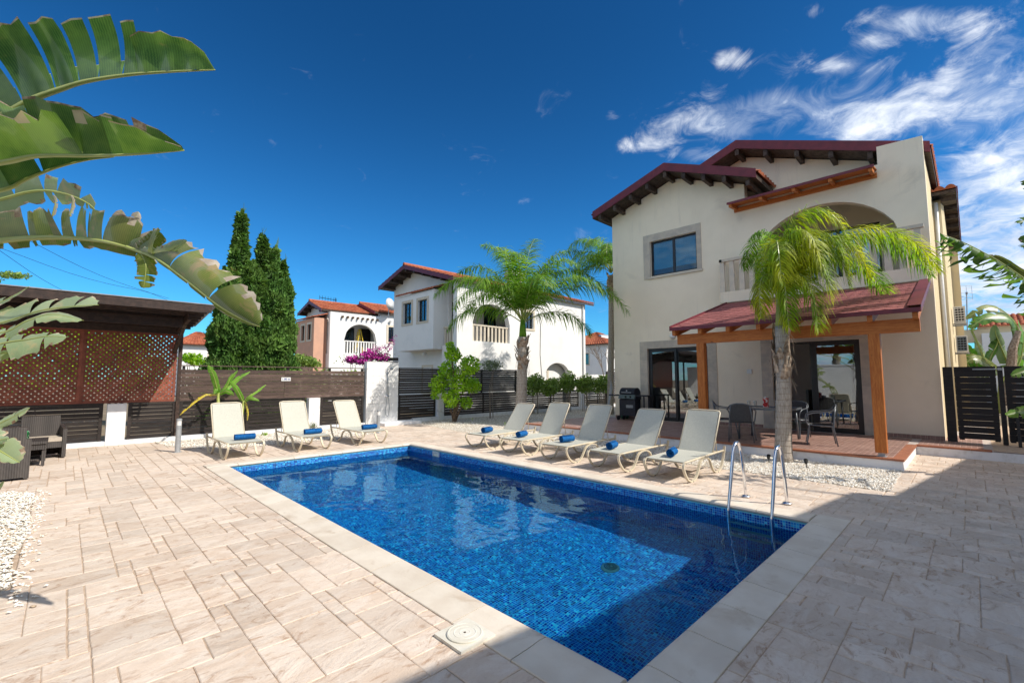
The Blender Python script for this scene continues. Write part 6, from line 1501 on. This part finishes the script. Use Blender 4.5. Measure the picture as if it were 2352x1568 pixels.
shrub('shrub', 'small grey green bush in the gravel by the second pillar', 'shrub', [(720, 985, 17, 13, 14.0, 320), (718, 975, 10, 8, 14.0, 90)], .06, 'sage', 314, asp=4)
shrub('weed', 'small bright weed in the gravel behind the second lounger', 'weed', [(608, 996, 7, 6, 12.7, 40)], .09, 'lemon', 315, asp=3, stems=False)
shrub('garden_shrub', 'green garden seen through the lattice screen of the pergola', 'shrub', [(60, 800, 110, 100, 15.4, 2600), (190, 800, 100, 100, 15.8, 2600), (300, 770, 80, 60, 16.2, 900), (-120, 820, 120, 90, 15.0, 1000), (330, 850, 60, 55, 16.4, 900), (270, 800, 50, 50, 16.2, 700)], .16, 'lemon', 316)
shrub('garden_shrub', 'low dense greenery filling the gaps of the brown fence', 'shrub', [(480, 890, 60, 50, 17.0, 900), (600, 890, 70, 48, 16.6, 900), (720, 890, 70, 46, 16.3, 900), (800, 890, 40, 44, 16.0, 600)], .17, 'hedge', 317)
for k, (x, y, dp) in enumerate(((1085, 962, 15.2), (1120, 985, 14.0), (1160, 972, 14.6), (1760, 1068, 9.3), (1900, 1096, 8.6), (465, 1030, 12.9))):
    shrub('weed', ['tiny weed in the gravel left of the lemon tree foot', 'tiny weed at the gravel edge by the first lounger', 'tiny weed near the foot of the middle palm', 'tiny weed beside the near palm foot', 'tiny weed in the white gravel before the porch', 'tiny weed in the gravel bed by the bollard light'][k], 'weed', [(x, y, 3, 3, dp, 14)], .05, 'hedge', 330 + k, asp=3, stems=False)
# dry leaflets dropped on the paving
lm = MB(); rr = random.Random(8)
for _ in range(60):
    x, y = rr.choice([(rr.uniform(-.1, 1.8), rr.uniform(3, 12)), (rr.uniform(6.6, 10), rr.uniform(.5, 9.5)), (rr.uniform(6.5, 12), rr.uniform(-.8, .9)), (rr.uniform(1.6, 8), rr.uniform(10.2, 11.8))]); a = rr.uniform(0, PI); l_ = rr.uniform(.02, .07)
    lm.tube([V((x, y, .008)), V((x + math.cos(a) * l_ * .5, y + math.sin(a) * l_ * .5, .014)), V((x + math.cos(a) * l_, y + math.sin(a) * l_, .009))], [.001, .005, .001], 4, flat=(1, .3))
lo = lm.build('fallen_leaves', 'boot', fix=False); lo['kind'] = 'stuff'
bo = shrub('bougainvillea', 'magenta bougainvillea spilling over the fence left of the shower wall', 'flowering shrub', [(812, 826, 22, 10, 17.2, 420), (850, 815, 24, 14, 17.2, 420), (880, 822, 20, 12, 17.3, 300), (835, 830, 20, 8, 17, 200)], .085, 'petal', 320, asp=1.2)
cloud('leaves', [tuple(at(RN.gauss(845, 26), RN.gauss(826, 7), 17.3 + RN.uniform(-.3, .3))) for _ in range(350)], .09, bo, 'hedge', 321)
m = MB(); tips = []
for k in range(9):
    a = at(865 + RN.uniform(-20, 25), 822, 17.2); e = at(880 + RN.uniform(-22, 34), 785 + RN.uniform(-18, 30), 17.2); mid = lerp(a, e, .5) + RGT * RN.uniform(-.15, .15); m.tube([a, mid, e], [.012, .008, .004], 4)
    tips += [tuple(lerp(mid, e, RN.random() * 1.05) + V((RN.gauss(0, .04), RN.gauss(0, .04), RN.gauss(0, .04)))) for _ in range(26)]
m.build('branch', 'twig', bo); cloud('flowers', tips, .06, bo, 'petal', 322, asp=1.2)

# ================================================================== NEIGHBOUR HOUSES
def balusters(parent, axis, c, a, b_, z0, z1, step=.16, w=.07, mtl='lightstone'):
    """railing along 'x' (at Y=c) or 'y' (at X=c)"""
    k = a + step / 2
    rl = MB()
    if axis == 'x': rl.box(a, c - .05, z1 - .07, b_, c + .05, z1)
    else: rl.box(c - .05, a, z1 - .07, c + .05, b_, z1)
    rl.build('balcony_rail', mtl, parent)
    while k < b_:
        if axis == 'x': MB().box(k - w / 2, c - .03, z0, k + w / 2, c + .03, z1 - .07).build('baluster', mtl, parent)
        else: MB().box(c - .03, k - w / 2, z0, c + .03, k + w / 2, z1 - .07).build('baluster', mtl, parent)
        k += step
def gable_roof(parent, X0, X1, prof, th=.14, tiles=True, purl=None, wallx=None):
    """ridge along X; prof = three (y, z) points: eave, ridge, eave"""
    r = MB()
    for (ya, za), (yb, zb) in zip(prof[:-1], prof[1:]):
        r.prism([(X0 + .03, ya, za - .02), (X0 + .03, yb, zb - .02), (X0 + .03, yb, zb - th), (X0 + .03, ya, za - th)], (X1 - X0 - .03, 0, 0))
    r.build('roof_slab', 'purlin', parent)
    for (ya, za), (yb, zb) in zip(prof[:-1], prof[1:]): MB().prism([(X0, ya, za + .02), (X0, yb, zb + .02), (X0, yb, zb - .2), (X0, ya, za - .2)], (.028, 0, 0)).build('fascia_board', 'fascia', parent)
    (y0, z0), (y1, z1), (y2, z2) = prof
    if tiles:
        roof_tiles('roof_tiles', (X1, y0, z0), (X0, y0, z0), (X1, y1, z1), (X0, y1, z1), parent)['kind'] = 'stuff'
        roof_tiles('roof_tiles', (X0, y2, z2), (X1, y2, z2), (X0, y1, z1), (X1, y1, z1), parent)['kind'] = 'stuff'
        m = MB(); m.tube([(X0, y1, z1 + .05), (X1, y1, z1 + .05)], .10, 8); m.build('ridge_tiles', 'terracotta', parent)
    if purl:
        for y in purl:
            zz = lerp(z0, z1, (y - y0) / (y1 - y0)) if (y - y0) * (y1 - y0) > 0 and abs(y - y0) < abs(y1 - y0) else lerp(z2, z1, (y - y2) / (y1 - y2))
            box('purlin_end', 'purlin', parent, X0 + .05, y - .05, zz - th - .17, wallx + .02, y + .05, zz - th)

# ---- house B: white house with the corner bay, middle of the picture
hb_ = thing('neighbour_house', 'white two storey house with a maroon gable and arched balcony behind the middle palm', 'house', (17, 19, 0), 'neighbouring houses')
YB_, XB_ = 16.8, 12.94
def ae(cx, hw, zs, h): return lambda x: zs + h * math.sqrt(max(0, 1 - ((x - cx) / hw) ** 2))
m = MB()
wall_y(m, YB_, XB_, 23.0, 0, lambda x: 6.22, [(13.9, 16.4, 3.42, ae(15.15, 1.25, 4.35, .98)), (17.55, 18.2, 4.3, 5.2), (19.2, 21.4, 0, ae(20.3, 1.1, 1.75, .75))], .3)
m.run(PX(XB_), YB_ + .3, 17.95, 2, 0, 3.0, .2)                       # return beside the side balcony
m.run(PX(13.3), 17.95, 23.2, 24, 0, lambda y: (lerp(7.45, 6.28, (20.9 - y) / 4.3) if y < 20.9 else lerp(7.45, 6.78, (y - 20.9) / 2.6)) , .2)
m.box(13.6, 19.5, 0, 22.8, 23.0, 6.1); m.run(PX(22.8), YB_ + .3, 23, 2, 0, 6.2, .2)
m.box(XB_ + .01, YB_ + .3, 3.0, 13.3, 17.95, 3.2); m.box(XB_ + .2, YB_ + .31, 3.25, 22.7, 19.0, 3.4)
m.build('wall', 'white', hb_)
# bay on the left
m = MB(); wall_x(m, 12.45, 18.0, 21.3, 3.02, lambda y: 5.92, [(18.55, 19.35, 4.42, 5.5), (19.95, 20.75, 4.42, 5.5)], .2); m.run(PY(18.0), 12.65, 13.3, 1, 3.02, 5.92, .2); m.run(PY(21.1), 12.65, 13.3, 1, 3.02, 5.92, .2)
m.box(12.65, 18.2, 3.02, 13.29, 21.1, 3.12).box(12.65, 18.2, 5.8, 13.29, 21.1, 5.92); m.build('bay', 'white', hb_)
for (a, b_) in ((18.55, 19.35), (19.95, 20.75)): window_x(hb_, 12.45, a, b_, 4.42, 5.5, .13, mull=1)
roof_tiles('bay_roof', (12.35, 21.4, 5.93), (12.35, 17.9, 5.93), (13.3, 21.4, 6.25), (13.3, 17.9, 6.25), hb_, row=.3)['kind'] = 'stuff'
gable_roof(hb_, 12.5, 23.6, [(16.55, 6.30), (20.9, 7.62), (23.6, 6.82)], purl=(23.1, 22.3, 21.5, 20.8, 20.0, 19.2, 18.4, 17.6), wallx=13.3)
window_y(hb_, YB_, 17.55, 18.2, 4.3, 5.2, .13)
balusters(hb_, 'x', YB_ + .14, 13.9, 16.4, 3.42, 4.25, .25, .11); balusters(hb_, 'y', XB_ + .1, 17.12, 17.93, 3.2, 4.1, .2, .09)
MB().box(13.3, 19.0, 3.4, 22.7, 19.1, 6.1).build('inner_wall', 'plaster', hb_)
fr = MB().box(14.3, 18.93, 3.42, 14.36, 18.99, 5.6).box(15.14, 18.93, 3.42, 15.2, 18.99, 5.6).box(14.36, 18.93, 5.54, 15.14, 18.99, 5.6).box(17.3, 18.93, 3.42, 17.36, 18.99, 5.6).box(16.5, 18.93, 3.42, 16.56, 18.99, 5.6).box(16.56, 18.93, 5.54, 17.3, 18.99, 5.6).build('balcony_door_frame', 'blackframe', hb_)
for (a, b_) in ((14.36, 15.14), (16.56, 17.3)): MB().box(a, 18.95, 3.42, b_, 18.96, 5.54).build('pane', 'bluepane', fr); MB().box(a, 18.985, 3.42, b_, 18.99, 5.54).build('curtain', 'plaster', fr)
window_x(hb_, 13.3, 19.3, 20.1, .9, 2.2, .1)
MB().box(18.99, YB_ + .42, 0, 21.8, YB_ + .5, 2.6).build('back_wall', 'white', hb_)
window_y(hb_, YB_ + .42, 19.3, 19.8, .9, 2.0, .14)
MB().tube([(22.7, YB_ - .06, .1), (22.7, YB_ - .06, 6.1)], .05, 8).build('downpipe', 'plastic', hb_); MB().lathe([(.1, 0), (.12, .12), (.03, .2)], (12.9, 19.4, 2.78), 10).build('porch_lamp', 'plastic', hb_)
MB().tube([(18.6, YB_ - .02, 5.2), (18.8, YB_ - .02, 4.6), (18.75, YB_ - .02, 2.9), (18.9, YB_ - .02, 1.6)], .012, 5).build('cable', 'rubber', hb_)
tnk = thing('water_tank', 'white roof water tank on the middle white house behind the palm crown', 'water tank', tuple(at(1180, 640, 31)))
c = at(1182, 640, 24.5); ORG[tnk.name] = c; tnk.location = c
MB().tube([c + V((-.5, 0, .15)), c + V((.5, 0, .15))], .3, 16).build('tank', 'plastic', tnk, smooth=True); MB().box(c.x - .4, c.y - .2, c.z - 1.0, c.x + .4, c.y + .2, c.z - .15).build('stand', 'white', tnk)

# ---- house C: white arch house with the peach wing
hc = thing('neighbour_house', 'white house with a round balcony arch, timber pegs and a peach side wing', 'house', (14, 31, 0), 'neighbouring houses')
YC_ = 30.1; m = MB()
wall_y(m, YC_, 12.5, 16.15, 0, lambda x: 6.10, [(13.5, 15.9, 3.35, ae(14.7, 1.2, 4.25, 1.15))], .3)
wall_y(m, YC_ + .02, 16.15, 19.2, 0, lambda x: 6.35, [(16.85, 17.5, 4.3, 5.4)], .3)
m.run(PX(12.5), YC_ + .3, 30.95, 1, 0, 3.3, .2); m.run(PX(12.62), 30.95, 34.8, 12, 0, lambda y: (lerp(6.98, 6.2, (32.8 - y) / 2.15) if y < 32.8 else lerp(6.98, 6.35, (y - 32.8) / 2.1)), .2); m.box(12.7, YC_ + .3, 3.15, 19, 31.9, 3.33); m.box(12.82, 31.95, 0, 19.2, 34.8, 6.2); m.run(PX(19.0), YC_ + .3, 36, 1, 0, 6.3, .2)
m.build('wall', 'white', hc)
m = MB(); wall_x(m, 11.6, 30.5, 33.9, 0, lambda y: 5.66, [(31.0, 31.6, 4.2, 5.25), (32.15, 32.75, 4.2, 5.25)], .2); m.run(PY(30.5), 11.8, 12.25, 1, 0, 5.66, .2); m.box(11.8, 30.7, 5.5, 12.6, 33.9, 5.65); m.run(PX(12.24), 30.7, 31.0, 1, 0, 5.5, .3)
m.build('wing_wall', 'peach', hc)
for (a, b_) in ((31.0, 31.6), (32.15, 32.75)): window_x(hc, 11.6, a, b_, 4.2, 5.25, .14, mull=0)
roof_tiles('wing_roof', (11.5, 34.0, 5.67), (11.5, 30.4, 5.67), (12.6, 34.0, 5.98), (12.6, 30.4, 5.98), hc, row=.3)['kind'] = 'stuff'
gable_roof(hc, 12.05, 16.6, [(30.55, 6.30), (32.8, 7.10), (35.0, 6.42)], purl=(31.0, 31.7, 32.4, 33.2, 33.9, 34.6), wallx=12.62)
gable_roof(hc, 15.6, 20.0, [(29.9, 6.42), (32.3, 7.28), (36.0, 6.2)])
for k in range(8): box('timber_peg', 'trunkdark', hc, 13.25 + k * .37, YC_ - .2, 5.74, 13.35 + k * .37, YC_ - .001, 5.88)
balusters(hc, 'x', YC_ + .14, 13.5, 15.9, 3.35, 4.22, .2, .09, 'white'); balusters(hc, 'y', 12.6, 30.42, 30.94, 3.35, 4.22, .14, .07, 'white')
MB().box(12.7, 31.85, 3.33, 19, 31.89, 6.0).build('inner_wall', 'plaster', hc)
fr = MB().box(13.6, 31.78, 3.35, 15.0, 31.84, 5.3).build('balcony_door_frame', 'blackframe', hc); [MB().box(a, 31.76, 3.4, a + .58, 31.775, 5.22).build('pane', 'bluepane', fr) for a in (13.68, 14.34)]
MB().box(15.5, 31.78, 3.35, 16.3, 31.84, 5.3).build('balcony_door_frame', 'blackframe', hc)
window_y(hc, YC_ + .02, 16.85, 17.5, 4.3, 5.4, .16)
MB().lathe([(.1, 0), (.12, .1), (.02, .2)], (16.95, YC_ - .12, 5.75), 10).build('wall_lamp', 'plastic', hc)
yl = thing('stepladder', 'yellow stepladder standing on the arched balcony of the far white house', 'ladder', (14.9, 30.9, 3.35))
ap = V((14.95, 30.9, 5.15))
for s_ in (-1, 1):
    bar('rail', 'yellow', yl, (14.62 + 0, 30.9 + s_ * .2, 3.35), ap + V((0, s_ * .12, 0)), .07, .05); bar('rear_rail', 'yellow', yl, (15.38, 30.9 + s_ * .2, 3.35), ap + V((.05, s_ * .12, 0)), .05, .04)
for k in range(6): u = (k + 1) / 7; p = lerp(V((14.62, 30.9, 3.35)), ap, u); box('step', 'yellow', yl, p.x - .04, p.y - .17, p.z, p.x + .08, p.y + .17, p.z + .03)
an = thing('roof_aerial', 'thin black television aerial on the far white house roof ridge', 'aerial', tuple(at(770, 690, 37))); c = at(770, 698, 37)
MB().tube([c - V((0, 0, .8)), c + V((0, 0, .5))], .03, 5).build('mast', 'rubber', an); MB().tube([c + RGT * -1.3 + V((0, 0, .55)), c + RGT * .1 + V((0, 0, .3))], .025, 5).build('boom', 'rubber', an)
for k in range(7): p = lerp(c + RGT * -1.3 + V((0, 0, .55)), c + RGT * .1 + V((0, 0, .3)), k / 6); MB().tube([p - V((0, 0, .18)), p + V((0, 0, .18))], .014, 4).build('element', 'rubber', an)
sd_ = thing('satellite_dish', 'white satellite dish on the roof of the far white house', 'satellite dish', tuple(at(893, 700, 33))); c = at(893, 700, 33)
MB().tube([c, c + V((.02, -.04, .0)), c + V((.06, -.16, .03))], [.05, .35, .48], 18).build('dish', 'plastic', sd_, smooth=True); MB().tube([c, c - V((0, 0, .8))], .03, 6).build('mast', 'greysteel', sd_)

bf = thing('slat_fence', 'small black slatted fence piece above and behind the shower wall', 'fence', tuple(at(890, 826, 17)))
for z in (2.05, 2.19, 2.33): a, b_ = at(862, 826, 17.2), at(915, 824, 17.2); a.z = b_.z = z; bar('slat', 'fencelow', bf, a, b_, .03, .12)
# ---- small distant houses
def small_house(label, x, y, w, d, h, rot_y=False, tank=False, arch_=False, seed=0):
    t = thing('distant_house', label, 'house', (x + w / 2, y + d / 2, 0), 'neighbouring houses'); m = MB()
    wall_y(m, y, x, x + w, 0, h, [(x + w * .62, x + w * .80, h - 1.9, h - .8)], .2); wall_x(m, x, y + .2, y + d, 0, h, [(y + d * .4, y + d * .6, h - 1.9, h - .8)], .2)
    m.run(PX(x + w - .2), y + .2, y + d, 1, 0, h, .19); m.run(PY(y + d - .2), x + .2, x + w - .2, 1, 0, h, .19); m.build('wall', 'white', t)
    window_y(t, y, x + w * .62, x + w * .80, h - 1.9, h - .8, .12); window_x(t, x, y + d * .4, y + d * .6, h - 1.9, h - .8, .12)
    a, b_, c, e, z, zt = x - .4, x + w + .4, y - .4, y + d + .4, h + .05, h + 1.5; r0, r1 = (x + w * .45, y + d / 2, zt), (x + w * .55, y + d / 2, zt)
    MB().box(a, c, h, b_, e, h + .04).build('roof_slab', 'purlin', t)
    for q in (((a, c, z), (b_, c, z), r0, r1), ((b_, e, z), (a, e, z), r1, r0), ((a, e, z), (a, c, z), r0, r0), ((b_, c, z), (b_, e, z), r1, r1)): roof_tiles('roof_tiles', q[0], q[1], q[2], q[3], t, pitch=.3, row=.45)['kind'] = 'stuff'
    return t
def corner(px_, py_, dep): v = at(px_, py_, dep); return v
v = corner(430, 800, 42); small_house('small white house with a terracotta roof left of the cypresses', v.x - .5, v.y, 3.6, 6, 4.7)
v = corner(1389, 822, 44); small_house('distant pale house with a hipped terracotta roof left of the villa corner', v.x, v.y - .2, 4.6, 5.2, 4.9)
fh = thing('distant_house', 'cream house with a curved tile roof edge behind the banana leaves', 'house', tuple(at(2290, 869, 30).xy) + (0,), 'neighbouring houses')
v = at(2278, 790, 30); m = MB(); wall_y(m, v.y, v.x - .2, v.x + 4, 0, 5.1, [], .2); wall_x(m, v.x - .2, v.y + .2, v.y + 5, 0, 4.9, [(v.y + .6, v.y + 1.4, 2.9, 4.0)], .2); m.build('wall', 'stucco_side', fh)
v2 = at(2262, 790, 29); m = MB(); m.run(PX(v2.x), v2.y - 2.2, v2.y + .1, 1, 0, 4.5, 3); m.build('annexe_wall', 'white', fh)
v3 = at(2310, 745, 29.5)
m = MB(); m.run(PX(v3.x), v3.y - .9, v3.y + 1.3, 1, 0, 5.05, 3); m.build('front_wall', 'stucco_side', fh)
roof_tiles('roof_tiles', (v3.x - .35, v3.y + 1.5, 5.0), (v3.x - .35, v3.y - 1.1, 5.0), (v3.x + 2.0, v3.y + 1.5, 5.9), (v3.x + 2.0, v3.y - 1.1, 5.9), fh, amp=.06)['kind'] = 'stuff'
window_x(fh, v3.x, v3.y + .1, v3.y + .8, 3.2, 4.2, .14, mull=0)
wt = thing('water_tank', 'steel roof water tank beside a dark dish on the distant hipped house', 'water tank', tuple(at(1391, 775, 46))); c = at(1391, 777, 46)
MB().tube([c + V((-.6, .3, 0)), c + V((.6, -.3, 0))], .38, 12).build('tank', 'greysteel', wt); MB().box(c.x - .8, c.y - .8, c.z - 1.4, c.x + .9, c.y + .8, c.z - .38).build('stand', 'white', wt)
# low white garden wall and bare tree before the distant house
tag(MB().box(24, 20.5, 0, 36, 20.7, 1.9).build('garden_wall', 'white', org=(30, 20.6, 0)), 'low white garden wall below the distant hipped house', 'wall')
bt_ = thing('bare_tree', 'bare grey branched tree before the distant hipped house', 'tree', tuple(at(1390, 869, 34).xy) + (0,)); r = random.Random(3); b0 = at(1390, 869, 34); b0.z = 0; m = MB()
def grow(p, d, l, rad, dep):
    q = p + d * l; m.tube([p, q], [rad, rad * .7], 4, cap=False)
    if dep:
        for _ in range(3): grow(q, (d + V((r.uniform(-.7, .7), r.uniform(-.7, .7), r.uniform(-.1, .5)))).normalized(), l * .72, rad * .62, dep - 1)
grow(b0, V((0, 0, 1)), 1.4, .09, 5); m.build('branches', 'twig', bt_)
# television aerial on a mast at the right
ta = thing('television_aerial', 'tall television aerial mast against the clouds right of the villa', 'aerial', tuple(at(2221, 720, 27))); c = at(2220, 672, 27)
MB().tube([c, at(2222, 760, 27)], .03, 6).build('mast', 'antenna', ta)
for dz_ in (-.42, -.28, .0, .3, .46): MB().tube([c + RGT * -.33 + V((0, 0, dz_ * .9)), c + RGT * .33 + V((0, 0, dz_ * .9))], .012, 4).build('element', 'antenna', ta)
for dx in (-.33, 0, .33): MB().tube([c + RGT * dx + V((0, 0, -.4)), c + RGT * dx + V((0, 0, .42))], .010, 4).build('reflector_bar', 'antenna', ta)
MB().box(c.x - .3, c.y - .05, c.z - .06, c.x + .3, c.y + .05, c.z).build('junction_box', 'antenna', ta)

# ---- neighbouring villa behind the photographer; it throws the shade over the near corner
ov = thing('opposite_villa', 'white villa standing behind the camera across the terrace', 'house', (4, -8, 0), 'neighbouring houses')
an_ = math.radians(-8.0); m = MB()
def Lp(s_, z, d): # s along the facade, d behind it
    return V((1.6 + s_ * math.cos(an_) + d * math.sin(an_), -3.30 + s_ * math.sin(an_) - d * math.cos(an_), z))
hh = 6.15
m.run(Lp, -6.5, 8.9 - 0, 4, -.05, hh, 7.0); m.run(Lp, 8.9, 26, 4, -.05, hh - .47, 7.0)
m.build('wall', 'white', ov)
for s_ in (-4.5, -1, 2.5, 6):
    f = MB()
    for z in (1.0, 4.0): f.add([Lp(s_, z, -.01), Lp(s_ + 1.3, z, -.01), Lp(s_ + 1.3, z + 1.2, -.01), Lp(s_, z + 1.2, -.01)], [(0, 1, 2, 3)])
    f.build('window', 'bluepane', ov, fix=False)
# a row of greenery beside it, mirrored in the door glass
for k in range(4):
    x, y = -1.8 - k * .4, .8 + k * 2.2
